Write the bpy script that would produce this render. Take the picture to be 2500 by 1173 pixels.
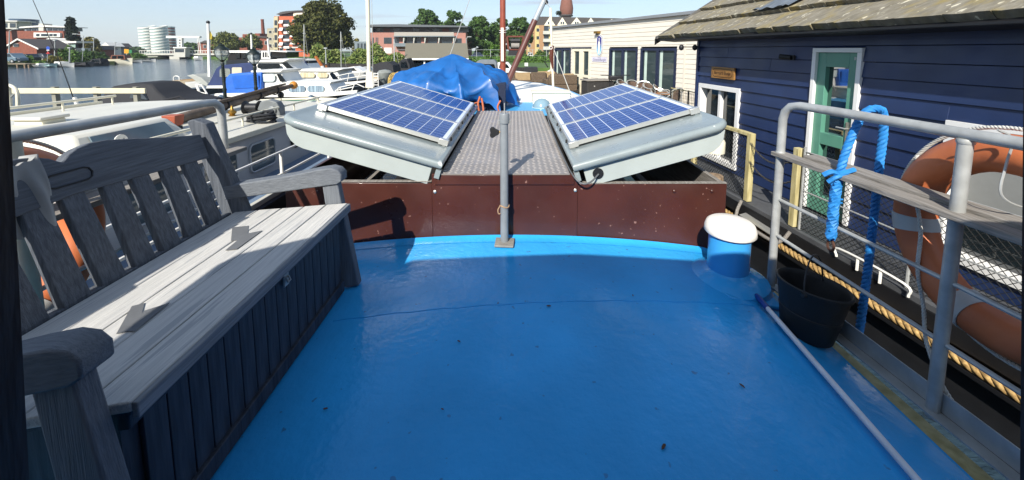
import bpy, math, random
from mathutils import Vector, Matrix, noise
import numpy as np
R = math.radians
random.seed(7)
S = bpy.context.scene
COL = S.collection
for o in list(bpy.data.objects): bpy.data.objects.remove(o)

# ------------------------------------------------------------------ camera
CAMH = 1.40; FPX = 950.; CX = 1257.; CY = 222.; PITCH = math.atan(100. / FPX)
cam = bpy.data.cameras.new('camera'); cam.sensor_width = 36.; cam.sensor_fit = 'HORIZONTAL'
cam.lens = 36. * FPX / 2500.
cam.shift_x = (1250 - CX) / 2500.; cam.shift_y = (CY - 586.5) / 2500.
cam.clip_start = .02; cam.clip_end = 4000
camo = bpy.data.objects.new('camera', cam); COL.objects.link(camo)
camo.location = (0, 0, CAMH); camo.rotation_euler = (R(90) - PITCH, 0, 0)
S.camera = camo

# ------------------------------------------------------------------ sky and sun
SUND = Vector((.2, .557, -.434)).normalized()          # direction the sunlight travels
W = bpy.data.worlds.new('World'); S.world = W; W.use_nodes = True
nt = W.node_tree; N = nt.nodes; L = nt.links
bg = N['Background']; bg.inputs['Strength'].default_value = .125
sky = N.new('ShaderNodeTexSky'); sky.sky_type = 'NISHITA'; sky.sun_disc = False
sky.sun_elevation = math.asin(-SUND.z); sky.sun_rotation = math.atan2(-SUND.x, -SUND.y)
sky.air_density = 1.0; sky.dust_density = .5; sky.ozone_density = 3.2
tc = N.new('ShaderNodeTexCoord'); sep = N.new('ShaderNodeSeparateXYZ'); L.new(tc.outputs['Generated'], sep.inputs[0])
zz = N.new('ShaderNodeMath'); zz.operation = 'MAXIMUM'; zz.inputs[1].default_value = .02; L.new(sep.outputs['Z'], zz.inputs[0])
za = N.new('ShaderNodeMath'); za.operation = 'ADD'; za.inputs[1].default_value = .14; L.new(zz.outputs[0], za.inputs[0])
dx = N.new('ShaderNodeMath'); dx.operation = 'DIVIDE'; L.new(sep.outputs['X'], dx.inputs[0]); L.new(za.outputs[0], dx.inputs[1])
dy = N.new('ShaderNodeMath'); dy.operation = 'DIVIDE'; L.new(sep.outputs['Y'], dy.inputs[0]); L.new(za.outputs[0], dy.inputs[1])
cmb = N.new('ShaderNodeCombineXYZ'); L.new(dx.outputs[0], cmb.inputs[0]); L.new(dy.outputs[0], cmb.inputs[1])
mp = N.new('ShaderNodeMapping'); mp.inputs['Scale'].default_value = (.42, 1.5, 1); mp.inputs['Rotation'].default_value = (0, 0, R(14)); L.new(cmb.outputs[0], mp.inputs[0])
nz = N.new('ShaderNodeTexNoise'); nz.inputs['Scale'].default_value = 1.0; nz.inputs['Detail'].default_value = 7; nz.inputs['Roughness'].default_value = .55; L.new(mp.outputs[0], nz.inputs['Vector'])
cr = N.new('ShaderNodeValToRGB'); cr.color_ramp.elements[0].position = .46; cr.color_ramp.elements[1].position = .64
cr.color_ramp.elements[1].color = (.9, .9, .9, 1); L.new(nz.outputs['Fac'], cr.inputs[0])
hz = N.new('ShaderNodeMapRange'); hz.inputs['From Min'].default_value = .0; hz.inputs['From Max'].default_value = .3; hz.inputs['To Min'].default_value = .66; hz.inputs['To Max'].default_value = .1
L.new(sep.outputs['Z'], hz.inputs['Value'])
mxf = N.new('ShaderNodeMath'); mxf.operation = 'MAXIMUM'; L.new(cr.outputs[0], mxf.inputs[0]); L.new(hz.outputs[0], mxf.inputs[1])
mix = N.new('ShaderNodeMix'); mix.data_type = 'RGBA'; L.new(mxf.outputs[0], mix.inputs['Factor']); L.new(sky.outputs[0], mix.inputs[6])
mix.inputs[7].default_value = (3.35, 3.8, 4.35, 1); L.new(mix.outputs[2], bg.inputs['Color'])
sun = bpy.data.lights.new('sun', 'SUN'); sun.energy = 5.0; sun.angle = R(.53); sun.color = (1, .945, .86)
suno = bpy.data.objects.new('sun', sun); COL.objects.link(suno); suno.location = (-20, -50, 40)
suno.rotation_euler = SUND.to_track_quat('-Z', 'Y').to_euler()
S.view_settings.view_transform = 'Standard'; S.view_settings.look = 'None'; S.view_settings.gamma = 1; S.view_settings.exposure = .55
S.view_settings.use_curve_mapping = False
S.render.engine = 'CYCLES'; S.cycles.use_denoising = True
S.cycles.max_bounces = 8; S.cycles.transparent_max_bounces = 24; S.cycles.caustics_reflective = False; S.cycles.caustics_refractive = False
S.cycles.sample_clamp_indirect = 8

# ------------------------------------------------------------------ helpers
def at(px, py, Y):
    "world point seen at photo pixel (px, py) at depth Y"
    v = py - CY; c, s = math.cos(PITCH), math.sin(PITCH)
    fw = FPX * c - v * s; dn = FPX * s + v * c
    return Vector(((px - CX) / fw * Y, Y, CAMH - dn / fw * Y))
def lin(h):
    if not isinstance(h, str): return tuple(h)
    h = h.lstrip('#'); r = []
    for i in (0, 2, 4):
        c = int(h[i:i+2], 16) / 255.
        r.append(c / 12.92 if c <= .04045 else ((c + .055) / 1.055) ** 2.4)
    return tuple(r)
MATS = {}
def mat(name, col, rough=.6, metal=0., var=.2, scale=5., col2=None, bump=0., bscale=60., stretch=(1, 1, 1), spec=.5, coat=0., detail=4, lo=.35, hi=.7, emit=None, spots=None, rvar=0., ior=None, alpha=None, space='Object'):
    if name in MATS: return MATS[name]
    m = bpy.data.materials.new(name); m.use_nodes = True; MATS[name] = m
    n = m.node_tree.nodes; l = m.node_tree.links; b = n['Principled BSDF']
    c = lin(col); c2 = lin(col2) if col2 else tuple(x * (1 - var) for x in c)
    tcn = n.new('ShaderNodeTexCoord'); mpn = n.new('ShaderNodeMapping'); mpn.inputs['Scale'].default_value = stretch
    l.new(tcn.outputs[space], mpn.inputs[0])
    nn = n.new('ShaderNodeTexNoise'); nn.inputs['Scale'].default_value = scale; nn.inputs['Detail'].default_value = detail; l.new(mpn.outputs[0], nn.inputs['Vector'])
    rp = n.new('ShaderNodeValToRGB'); e = rp.color_ramp.elements; e[0].position = lo; e[1].position = hi; e[0].color = (*c2, 1); e[1].color = (*c, 1)
    l.new(nn.outputs['Fac'], rp.inputs[0]); out = rp.outputs[0]
    if spots:
        sc, th, pc = spots
        s2 = n.new('ShaderNodeTexNoise'); s2.inputs['Scale'].default_value = sc; s2.inputs['Detail'].default_value = 2; l.new(mpn.outputs[0], s2.inputs['Vector'])
        r2 = n.new('ShaderNodeValToRGB'); r2.color_ramp.elements[0].position = th; r2.color_ramp.elements[1].position = th + .03; l.new(s2.outputs['Fac'], r2.inputs[0])
        mm = n.new('ShaderNodeMix'); mm.data_type = 'RGBA'; l.new(r2.outputs[0], mm.inputs['Factor']); l.new(out, mm.inputs[6]); mm.inputs[7].default_value = (*lin(pc), 1); out = mm.outputs[2]
    l.new(out, b.inputs['Base Color'])
    b.inputs['Roughness'].default_value = rough; b.inputs['Metallic'].default_value = metal; b.inputs['Specular IOR Level'].default_value = spec
    b.inputs['Coat Weight'].default_value = coat; b.inputs['Coat Roughness'].default_value = .08
    if ior: b.inputs['IOR'].default_value = ior
    if rvar:
        rn_ = n.new('ShaderNodeTexNoise'); rn_.inputs['Scale'].default_value = scale*1.7; rn_.inputs['Detail'].default_value = 6; l.new(mpn.outputs[0], rn_.inputs['Vector'])
        mr = n.new('ShaderNodeMapRange'); mr.inputs['From Min'].default_value = .3; mr.inputs['From Max'].default_value = .7; mr.inputs['To Min'].default_value = max(.02, rough - rvar); mr.inputs['To Max'].default_value = rough + rvar; l.new(rn_.outputs['Fac'], mr.inputs['Value']); l.new(mr.outputs[0], b.inputs['Roughness'])
    if alpha is not None: b.inputs['Alpha'].default_value = alpha
    if bump:
        n2 = n.new('ShaderNodeTexNoise'); n2.inputs['Scale'].default_value = bscale; n2.inputs['Detail'].default_value = 3; l.new(mpn.outputs[0], n2.inputs['Vector'])
        bp = n.new('ShaderNodeBump'); bp.inputs['Strength'].default_value = min(1, bump); bp.inputs['Distance'].default_value = .01; l.new(n2.outputs['Fac'], bp.inputs['Height']); l.new(bp.outputs[0], b.inputs['Normal'])
    if emit: b.inputs['Emission Color'].default_value = (*lin(emit[0]), 1); b.inputs['Emission Strength'].default_value = emit[1]
    return m
def glass(name, tint='#2a3238', rough=.04, clear=0.):
    if name in MATS: return MATS[name]
    m = mat(name, tint, rough=rough, var=.35, scale=1.3, spec=.5, ior=1.5)
    if clear:
        n = m.node_tree.nodes; l = m.node_tree.links; b = n['Principled BSDF']; o = n['Material Output']
        t = n.new('ShaderNodeBsdfTransparent'); x = n.new('ShaderNodeMixShader'); x.inputs[0].default_value = clear
        l.new(b.outputs[0], x.inputs[1]); l.new(t.outputs[0], x.inputs[2]); l.new(x.outputs[0], o.inputs['Surface'])
    return m

class B:
    def __init__(s): s.v = []; s.f = []
    def add(s, vs, fs):
        k = len(s.v); s.v += [tuple(p) for p in vs]; s.f += [[i + k for i in f] for f in fs]; return s
    def box(s, c, d, rot=None):
        x, y, z = (q / 2. for q in d); c = Vector(c)
        M = rot.to_matrix() if hasattr(rot, 'to_matrix') else rot
        ps = [Vector(p) for p in ((-x,-y,-z),(x,-y,-z),(x,y,-z),(-x,y,-z),(-x,-y,z),(x,-y,z),(x,y,z),(-x,y,z))]
        if M is not None: ps = [M @ p for p in ps]
        return s.add([p + c for p in ps], [(0,3,2,1),(4,5,6,7),(0,1,5,4),(1,2,6,5),(2,3,7,6),(3,0,4,7)])
    def bx(s, x0, x1, y0, y1, z0, z1): return s.box(((x0+x1)/2, (y0+y1)/2, (z0+z1)/2), (abs(x1-x0), abs(y1-y0), abs(z1-z0)))
    def hexa(s, p): return s.add(p, [(0,3,2,1),(4,5,6,7),(0,1,5,4),(1,2,6,5),(2,3,7,6),(3,0,4,7)])
    def ext(s, poly, vec):
        n = len(poly); vec = Vector(vec); a = [Vector(p) for p in poly]
        return s.add(a + [p + vec for p in a], [list(range(n))[::-1], list(range(n, 2*n))] + [(i, (i+1) % n, n + (i+1) % n, n + i) for i in range(n)])
    def tube(s, pts, r, n=8, closed=False, flat=1.):
        P = [Vector(p) for p in pts]; m = len(P); rs = r if isinstance(r, (list, tuple)) else [r] * m
        vs = []; up = None
        for i in range(m):
            t = (P[(i+1) % m] - P[i-1]) if closed else (P[min(i+1, m-1)] - P[max(i-1, 0)])
            t = t.normalized() if t.length > 1e-9 else Vector((0, 0, 1))
            if up is None:
                up = Vector((0, 0, 1)) if abs(t.z) < .9 else Vector((1, 0, 0))
            a = up - t * up.dot(t)
            if a.length < 1e-6: a = t.orthogonal()
            a.normalize(); up = a; b = t.cross(a)
            for k in range(n):
                q = 2 * math.pi * k / n; vs.append(P[i] + (a * math.cos(q) * flat + b * math.sin(q)) * rs[i])
        fs = []
        for i in range(m if closed else m - 1):
            j = (i + 1) % m
            for k in range(n): fs.append((i*n + k, i*n + (k+1) % n, j*n + (k+1) % n, j*n + k))
        if not closed: fs.append(list(range(n))[::-1]); fs.append([(m-1)*n + k for k in range(n)])
        return s.add(vs, fs)
    def lathe(s, c, prof, n=20, axis='Z', rot=None):
        c = Vector(c); vs = []
        for r, z in prof:
            for k in range(n):
                q = 2 * math.pi * k / n; p = Vector((r * math.cos(q), r * math.sin(q), z))
                if axis == 'X': p = Vector((p.z, p.x, p.y))
                if axis == 'Y': p = Vector((p.x, p.z, p.y))
                if rot is not None: p = rot @ p
                vs.append(c + p)
        m = len(prof); fs = [(i*n + k, i*n + (k+1) % n, (i+1)*n + (k+1) % n, (i+1)*n + k) for i in range(m-1) for k in range(n)]
        fs.append(list(range(n))[::-1]); fs.append([(m-1)*n + k for k in range(n)])
        return s.add(vs, fs)
    def grid(s, fn, nu, nv):
        vs = [fn(i / nu, j / nv) for j in range(nv + 1) for i in range(nu + 1)]; w = nu + 1
        return s.add(vs, [(j*w+i, j*w+i+1, (j+1)*w+i+1, (j+1)*w+i) for j in range(nv) for i in range(nu)])
    def ball(s, c, r, n=10, m=7):
        rr = r if isinstance(r, (tuple, list)) else (r, r, r); c = Vector(c)
        pr = [(math.sin(math.pi * i / m), -math.cos(math.pi * i / m)) for i in range(m + 1)]
        pr[0] = (.02, -1); pr[-1] = (.02, 1)
        k = len(s.v); s.lathe((0, 0, 0), pr, n)
        for i in range(k, len(s.v)): p = s.v[i]; s.v[i] = (c.x + p[0]*rr[0], c.y + p[1]*rr[1], c.z + p[2]*rr[2])
        return s
    def xf(s, M):
        s.v = [tuple(M @ Vector(p)) for p in s.v]; return s
    def build(s, name, m, parent=None, smooth=40, bevel=0, label=None, cat=None, group=None, kind=None, seg=2):
        me = bpy.data.meshes.new(name)
        off = Vector((0, 0, 0))
        if parent is None:
            a = np.array(s.v); mn = a.min(0); mx_ = a.max(0); off = Vector(((mn[0]+mx_[0])/2, (mn[1]+mx_[1])/2, mn[2]))
            vs = [(p[0]-off.x, p[1]-off.y, p[2]-off.z) for p in s.v]
        else: vs = s.v
        me.from_pydata(vs, [], s.f); me.materials.append(m if not isinstance(m, str) else MATS[m])
        if smooth:
            me.shade_smooth(); me.set_sharp_from_angle(angle=R(smooth))
        o = bpy.data.objects.new(name, me); COL.objects.link(o)
        if parent is None: o.location = off
        else: attach(o, parent)
        if bevel:
            bm = o.modifiers.new('bevel', 'BEVEL'); bm.width = bevel; bm.segments = seg; bm.limit_method = 'ANGLE'; bm.angle_limit = R(40)
        return tag(o, label, cat, group, kind)
def tag(o, label=None, cat=None, group=None, kind=None):
    if label: o['label'] = label
    if cat: o['category'] = cat
    if group: o['group'] = group
    if kind: o['kind'] = kind
    return o
def wm(o):
    M = Matrix.LocRotScale(o.location, o.rotation_euler, None)
    return (wm(o.parent) @ o.matrix_parent_inverse @ M) if o.parent else M
def attach(o, parent):
    "o's mesh is in world coordinates; it becomes a part of parent"
    o.parent = parent
    if not parent.get('_local'): o.matrix_parent_inverse = wm(parent).inverted()
def thing(name, label, cat, loc=(0, 0, 0), group=None, rz=0., local=False, kind=None):
    o = bpy.data.objects.new(name, None); COL.objects.link(o); o.empty_display_size = .1
    o.location = loc; o.rotation_euler = (0, 0, rz)
    if local: o['_local'] = 1
    return tag(o, label, cat, group, kind)
def dup(o, parent=None):
    c = o.copy(); COL.objects.link(c); c.parent = parent
    for ch in list(o.children): dup(ch, c)
    return c
def share(o, loc, rot=None, parent=None):
    "another piece with the same mesh"
    c = o.copy(); COL.objects.link(c); c.location = loc
    if rot is not None: c.rotation_euler = rot
    return c
def text(body, size, M, m, parent, extrude=.001, name='lettering', align='CENTER', sx=1.):
    cu = bpy.data.curves.new(name, 'FONT'); cu.body = body; cu.size = size; cu.extrude = extrude; cu.align_x = align; cu.align_y = 'CENTER'
    tmp = bpy.data.objects.new(name, cu); me = bpy.data.meshes.new_from_object(tmp); bpy.data.objects.remove(tmp); me.materials.clear(); me.materials.append(m)
    o = bpy.data.objects.new(name, me); COL.objects.link(o)
    o.parent = parent; o.matrix_parent_inverse = wm(parent).inverted() @ M @ Matrix.Diagonal((sx, 1, 1, 1))
    return o
def rope_pts(ctrl, n):
    "smooth curve through control points"
    P = [Vector(p) for p in ctrl]; P = [P[0]*2 - P[1]] + P + [P[-1]*2 - P[-2]]; out = []
    for i in range(1, len(P) - 2):
        for k in range(n):
            t = k / n; a, b, c, d = P[i-1:i+3]
            out.append(.5 * ((2*b) + (c - a)*t + (2*a - 5*b + 4*c - d)*t*t + (3*b - a - 3*c + d)*t**3))
    out.append(P[-2]); return out
def strand_rope(bld, ctrl, r, turns_per_m=18, strands=3, seg=None, n=6):
    "laid rope: helical strands along a path"
    pts = rope_pts(ctrl, 14); Lc = [0]
    for a, b in zip(pts, pts[1:]): Lc.append(Lc[-1] + (b - a).length)
    tot = Lc[-1]; step = r * .55; m = max(8, int(tot / step)); fr = []; j = 0; up = Vector((.3, .2, 1)).normalized()
    for i in range(m + 1):
        d = tot * i / m
        while j < len(pts) - 2 and Lc[j+1] < d: j += 1
        t = (d - Lc[j]) / max(1e-9, Lc[j+1] - Lc[j]); p = pts[j].lerp(pts[j+1], t)
        ta = (pts[min(j+2, len(pts)-1)] - pts[max(j-1, 0)]).normalized(); a = up - ta * up.dot(ta)
        if a.length < 1e-4: a = ta.orthogonal()
        a.normalize(); up = a; fr.append((p, a, ta.cross(a), d))
    for s in range(strands):
        q = []
        for p, a, b, d in fr:
            an = 2 * math.pi * (s / strands + d * turns_per_m); q.append(p + (a * math.cos(an) + b * math.sin(an)) * r * .5)
        bld.tube(q, r * .56, n)
    return bld
# ------------------------------------------------------------------ materials
BLUE = mat('deck_blue_paint', '#36aef3', rough=.2, var=.24, scale=1.7, detail=9, bump=.34, bscale=26, coat=.08, spec=.3, spots=(24., .715, '#3a83b8'), rvar=.1)
BROWN = mat('brown_paint', '#4d2a22', rough=.36, var=.3, scale=3, detail=9, rvar=.1, bump=.08, bscale=50, coat=.15, spots=(34., .715, '#86655a'))
GALV = mat('galvanised_steel', '#b7b9b6', rough=.42, metal=.3, var=.25, scale=14, bump=.06, bscale=90)
CREAMP = mat('cream_rail_paint', '#c9c6b4', rough=.4, var=.2, scale=9, bump=.05)
GREYP = mat('grey_hatch_paint', '#8a9596', rough=.3, var=.16, scale=3, detail=9, bump=.06, bscale=30, coat=.2, spots=(17., .715, '#b9bfbd'), rvar=.1)
GREYL = mat('pale_grey_paint', '#a9b1ad', rough=.42, var=.08, scale=5, bump=.03)
BLACK = mat('black_paint', '#1b1c1f', rough=.5, var=.3, scale=6)
RUBB = mat('black_rubber', '#151617', rough=.6, var=.2, scale=12, bump=.1, bscale=80)
WOODG = mat('weathered_grey_wood', '#8d9196', rough=.75, col2='#70757a', scale=3.2, stretch=(42, 1.6, 42), bump=.35, bscale=7, detail=8)
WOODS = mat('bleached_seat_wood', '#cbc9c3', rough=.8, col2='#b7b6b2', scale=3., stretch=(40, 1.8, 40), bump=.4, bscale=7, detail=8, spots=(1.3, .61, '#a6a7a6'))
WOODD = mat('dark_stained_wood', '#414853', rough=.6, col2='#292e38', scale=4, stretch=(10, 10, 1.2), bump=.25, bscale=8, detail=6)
WOODC = mat('charcoal_backrest_wood', '#63686f', rough=.7, col2='#484d54', scale=3.4, stretch=(34, 34, 1.8), bump=.35, bscale=9, detail=8)
OLDW = mat('old_plank_wood', '#96918a', rough=.8, col2='#736e67', scale=4, stretch=(26, 1.4, 26), bump=.4, bscale=8, detail=7)
PALEW = mat('pale_timber', '#c9bd8d', rough=.75, col2='#a39767', scale=4, stretch=(6, 6, 1), bump=.2, bscale=12)
ALU = mat('aluminium', '#d3d3cd', rough=.35, metal=.7, var=.08, scale=8)
WHITE = mat('white_paint', '#e6e4dc', rough=.45, var=.07, scale=3)
CREAM = mat('cream_paint', '#e3dcc4', rough=.5, var=.1, scale=3)
ORANGE = mat('orange_buoy', '#cf7748', rough=.5, col2='#b4633b', scale=5, bump=.05)
NAVY = mat('navy_siding_paint', '#20325a', rough=.45, var=.28, scale=2.4, detail=9, rvar=.12, bump=.12, bscale=30, coat=.1)
DKIN = mat('dark_interior', '#15110f', rough=.8, var=.3)
WATERM = None

# ------------------------------------------------------------------ water
def water_mat():
    m = bpy.data.materials.new('harbour_water'); m.use_nodes = True; n = m.node_tree.nodes; l = m.node_tree.links; b = n['Principled BSDF']
    b.inputs['Base Color'].default_value = (.028, .052, .075, 1); b.inputs['Roughness'].default_value = .09; b.inputs['IOR'].default_value = 1.33
    t = n.new('ShaderNodeTexCoord'); mp = n.new('ShaderNodeMapping'); mp.inputs['Scale'].default_value = (.55, 1.3, 1); l.new(t.outputs['Object'], mp.inputs[0])
    a = n.new('ShaderNodeTexNoise'); a.inputs['Scale'].default_value = 1.1; a.inputs['Detail'].default_value = 6; a.inputs['Roughness'].default_value = .62; l.new(mp.outputs[0], a.inputs['Vector'])
    c = n.new('ShaderNodeTexNoise'); c.inputs['Scale'].default_value = .16; c.inputs['Detail'].default_value = 3; l.new(mp.outputs[0], c.inputs['Vector'])
    ad = n.new('ShaderNodeMath'); ad.operation = 'ADD'; l.new(a.outputs['Fac'], ad.inputs[0]); l.new(c.outputs['Fac'], ad.inputs[1])
    bp = n.new('ShaderNodeBump'); bp.inputs['Strength'].default_value = .85; bp.inputs['Distance'].default_value = .16; l.new(ad.outputs[0], bp.inputs['Height']); l.new(bp.outputs[0], b.inputs['Normal'])
    return m
WZ = -1.4
B().add([(-900, -60, WZ), (900, -60, WZ), (900, 1500, WZ), (-900, 1500, WZ)], [(0, 1, 2, 3)]).build('water', water_mat(), kind='structure', smooth=0)

# ------------------------------------------------------------------ own barge
barge = thing('barge', 'barge with bright blue cabin deck and dark red-brown hatch coaming in the foreground', 'barge', (0, 3, WZ))
def deckz(x):
    a = abs(x + .02)
    if a <= 1.33: return .1 - .05 * a * a
    return .0116 - (a - 1.33) * .34
B().grid(lambda u, v: ((-1.72 + 3.3 * u), -1.2 + 3.82 * v, deckz(-1.72 + 3.3 * u)), 66, 6).build('cabin_deck', BLUE, barge)
for s in (-1, 1):
    x = 1.575 if s > 0 else -1.715
    B().bx(min(x, x + s * .02), max(x, x + s * .02), -1.2, 2.62, -.32, -.085 if s > 0 else -.13).build('deck_side', BLUE, barge)
# raised blue fillet where the deck meets the coaming
B().grid(lambda u, v: (-1.60 + 3.06*u, 2.52 + .07*v, deckz(-1.60 + 3.06*u) + .003 + .016*v*v), 40, 5).build('deck_fillet', BLUE, barge)
# hull outline (plan) and black topsides
def hull_outline(n=14):
    pts = [(-1.78, -3.), (-1.78, 6.5)]
    for i in range(1, n): t = i / n; pts.append((-1.78 * math.cos(t * math.pi / 2) ** .7 - .06, 6.5 + 5.2 * math.sin(t * math.pi / 2)))
    pts.append((-.06, 11.7))
    for i in range(n - 1, 0, -1): t = i / n; pts.append((1.66 * math.cos(t * math.pi / 2) ** .7 - .06, 6.5 + 5.2 * math.sin(t * math.pi / 2)))
    return pts + [(1.60, 6.5), (1.60, -3.)]
B().ext([(x, y, WZ - .3) for x, y in hull_outline()], (0, 0, 1.05)).build('hull', BLACK, barge, smooth=0)
B().bx(-1.78, -1.738, -3, 2.7, -.2, -.12).build('gunwale', PALEW, barge, bevel=.006)
B().hexa([(1.60, 2.3, -.2), (1.64, 2.3, -.2), (1.78, -1., -.2), (1.60, -1., -.2), (1.60, 2.3, -.10), (1.64, 2.3, -.10), (1.78, -1., -.10), (1.60, -1., -.10)]).build('gunwale', PALEW, barge, bevel=.006)
# coaming boards
co = B().ext([(-1.586, 2.6, .0), (-.572, 2.6, .0), (-.572, 2.6, .482), (-1.586, 2.6, .494)], (0, .028, 0)).build('coaming_board', BROWN, barge, bevel=.003)
co2 = B().ext([(.434, 2.6, -.03), (1.462, 2.6, -.03), (1.462, 2.6, .479), (.434, 2.6, .482)], (0, .028, 0)).build('coaming_board', BROWN, barge, bevel=.003)
co3 = B().bx(-.57, .432, 2.590, 2.622, .04, .552).build('coaming_board', BROWN, barge, bevel=.003)
B().bx(-.55, .405, 2.578, 2.589, .482, .548).build('batten', BROWN, co3, bevel=.002)
for x, z in ((-.55, .43), (.415, .44)):
    B().lathe((x, 2.589, z), [(.012, 0), (.011, -.006), (.004, -.011)], 10, 'Y').build('bolt', ALU, co3)
for c, xs in ((co, (-1.36,)), (co2, (1.36, 1.1))):
    for x in xs: B().lathe((x, 2.598, .43), [(.012, 0), (.011, -.006), (.004, -.011)], 10, 'Y').build('bolt', BROWN, c)
B().bx(-1.586, -.575, 2.597, 2.632, .4945, .4995).build('worn_edge', OLDW, co)
B().bx(.436, 1.462, 2.597, 2.632, .4835, .4885).build('worn_edge', OLDW, co2)
for s, x in ((-1, -1.6), (1, 1.435)):
    B().bx(x, x + .03, 2.632, 5.9, -.1, .478).build('side_coaming', BROWN if s < 0 else OLDW, barge, bevel=.003)
B().bx(-1.586, 1.45, 2.64, 5.3, -.35, -.3).build('hold_floor', DKIN, barge)
B().bx(-1.57, 1.43, 5.25, 5.29, -.3, .5).build('hold_bulkhead', DKIN, barge)
for x in (-1.45, 1.2): B().bx(x, x + .06, 2.7, 5.2, .1, .16).build('hold_beam', OLDW, barge)
# walkway of tread plate
TREAD = mat('tread_plate', '#a39b93', rough=.42, metal=.35, var=.2, scale=4, detail=7, rvar=.1)
sl = .008
wp = B().hexa([(-.507, 2.575, .552), (.375, 2.575, .552), (.375, 5.2, .552 + sl*2.6), (-.507, 5.2, .552 + sl*2.6), (-.507, 2.575, .559), (.375, 2.575, .559), (.375, 5.2, .559 + sl*2.6), (-.507, 5.2, .559 + sl*2.6)]).build('walkway_plate', TREAD, barge)
bb = B(); pt_ = .042; ii = 0
yy = 2.60
while yy < 5.17:
    xx = -.49; jj = 0
    while xx < .365:
        an = R(40) if (ii + jj) % 2 else R(-40); zz_ = .5592 + sl*(yy - 2.6); cs_, sn_ = math.cos(an), math.sin(an); k = len(bb.v)
        for (u, v, h) in ((-.02, 0, 0), (0, -.008, 0), (.02, 0, 0), (0, .008, 0), (0, 0, .0042)): bb.v.append((xx + u*cs_ - v*sn_, yy + u*sn_ + v*cs_, zz_ + h))
        bb.f += [[k, k+1, k+4], [k+1, k+2, k+4], [k+2, k+3, k+4], [k+3, k, k+4]]
        xx += pt_; jj += 1
    yy += pt_; ii += 1
bb.build('tread_lozenges', mat('tread_lozenge', '#bdb6ae', rough=.35, metal=.35, var=.1), wp, kind='stuff', smooth=0)
for x in (-.44, .3): B().bx(x, x + .05, 2.63, 5.2, .3, .55).build('walkway_bearer', BROWN, barge)
# weld seam across the blue deck
pts = []
for k in range(30): x = -.9 + 2.2*k/29; pts.append((x, 1.80 + .19*(x + .9)/2.2 + .004*math.sin(k*2.1), deckz(x) + .0005))
B().tube(pts, .0035, 5).build('weld_seam', BLUE, barge)
# foredeck beyond the hatch
LBLUE = mat('light_blue_paint', '#4aa6dc', rough=.35, var=.12, scale=4, coat=.2)
fo = [(-1.45, 5.32), (1.35, 5.32), (1.4, 6.6), (1.2, 8.6), (.7, 10.4), (0, 11.3), (-.8, 10.4), (-1.35, 8.6), (-1.5, 6.6)]
B().ext([(x, y, .2) for x, y in fo], (0, 0, .31)).build('foredeck', LBLUE, barge, smooth=0)
B().ext([(x*.93, 5.9 + (y - 5.9)*.96, .512) for x, y in fo if y > 6] , (0, 0, .012)).build('foredeck_panel', WHITE, barge, smooth=0)
B().bx(-.75, .05, 5.30, 5.315, .22, .5).build('foredeck_bulkhead', NAVY, barge)
# railings
def railing(side, pts, bases, mids, boards, label):
    t = B(); t.tube(pts, .0225, 12)
    rl = t.build('railing', GALV, barge, label=label)
    for (x, y, z0, z1) in bases:
        B().tube([(x, y, z0), (x, y, z1)], .0225, 12).build('stanchion', CREAMP if side < 0 else GALV, rl)
    for (p, q, r) in mids: B().tube([p, q], r, 8).build('mid_rail', GALV, rl)
    for hx in boards: B().hexa(hx).build('rail_board', OLDW, rl, bevel=.004)
    return rl
X0 = 1.56
bend = [(X0, 2.235, -.06), (X0, 2.235, .95), (X0, 2.235, 1.0), (X0 + .004, 2.225, 1.045), (X0 + .012, 2.195, 1.078), (X0 + .022, 2.14, 1.09)]
def rx(y): return 1.60 + (2.1 - y) * .095
rl = railing(1, bend + [(rx(y), y, 1.09) for y in (1.9, 1.4, .9, .4, -.3)], [(rx(1.41), 1.41, -.06, 1.075), (rx(.35), .35, -.06, 1.075)],
    [((X0, 2.235, .52), (rx(1.41), 1.41, .515), .010), ((rx(1.41), 1.41, .515), (rx(.35), .35, .51), .010), ((X0, 2.235, .30), (rx(1.41), 1.41, .265), .010), ((rx(1.41), 1.41, .265), (rx(.35), .35, .25), .010)],
    [[(1.525, 2.27, .775), (1.60, 2.27, .775), (rx(.2) + .04, .2, .765), (rx(.2) - .05, .2, .765), (1.525, 2.27, .80), (1.60, 2.27, .80), (rx(.2) + .04, .2, .79), (rx(.2) - .05, .2, .79)],
     [(1.615, 2.13, .79), (1.70, 2.13, .79), (rx(.2) + .16, .2, .78), (rx(.2) + .055, .2, .78), (1.615, 2.13, .815), (1.70, 2.13, .815), (rx(.2) + .16, .2, .805), (rx(.2) + .055, .2, .805)]],
    'galvanised right-hand railing with a grey board along it')
B().hexa([(1.545, 2.24, -.03), (1.60, 2.24, -.03), (rx(-.3) + .01, -.3, -.03), (rx(-.3) - .045, -.3, -.03), (1.545, 2.24, -.022), (1.60, 2.24, -.022), (rx(-.3) + .01, -.3, -.022), (rx(-.3) - .045, -.3, -.022)]).build('base_angle', GALV, rl)
B().hexa([(1.60, 2.24, -.02), (1.606, 2.24, -.02), (rx(-.3) + .016, -.3, -.02), (rx(-.3) + .01, -.3, -.02), (1.60, 2.24, .06), (1.606, 2.24, .06), (rx(-.3) + .016, -.3, .06), (rx(-.3) + .01, -.3, .06)]).build('base_angle', GALV, rl)
for y in (2.235, 1.41): B().lathe((rx(y) if y < 2 else X0, y, 1.055 if y < 2 else .79), [(.0245, 0), (.027, .008), (.0245, .018)], 12).build('weld_collar', GALV, rl)
bl = [(-1.80, 2.36, -.1), (-1.80, 2.36, .95), (-1.80, 2.36, 1.01), (-1.80, 2.35, 1.055), (-1.80, 2.31, 1.085), (-1.80, 2.24, 1.09)]
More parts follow.
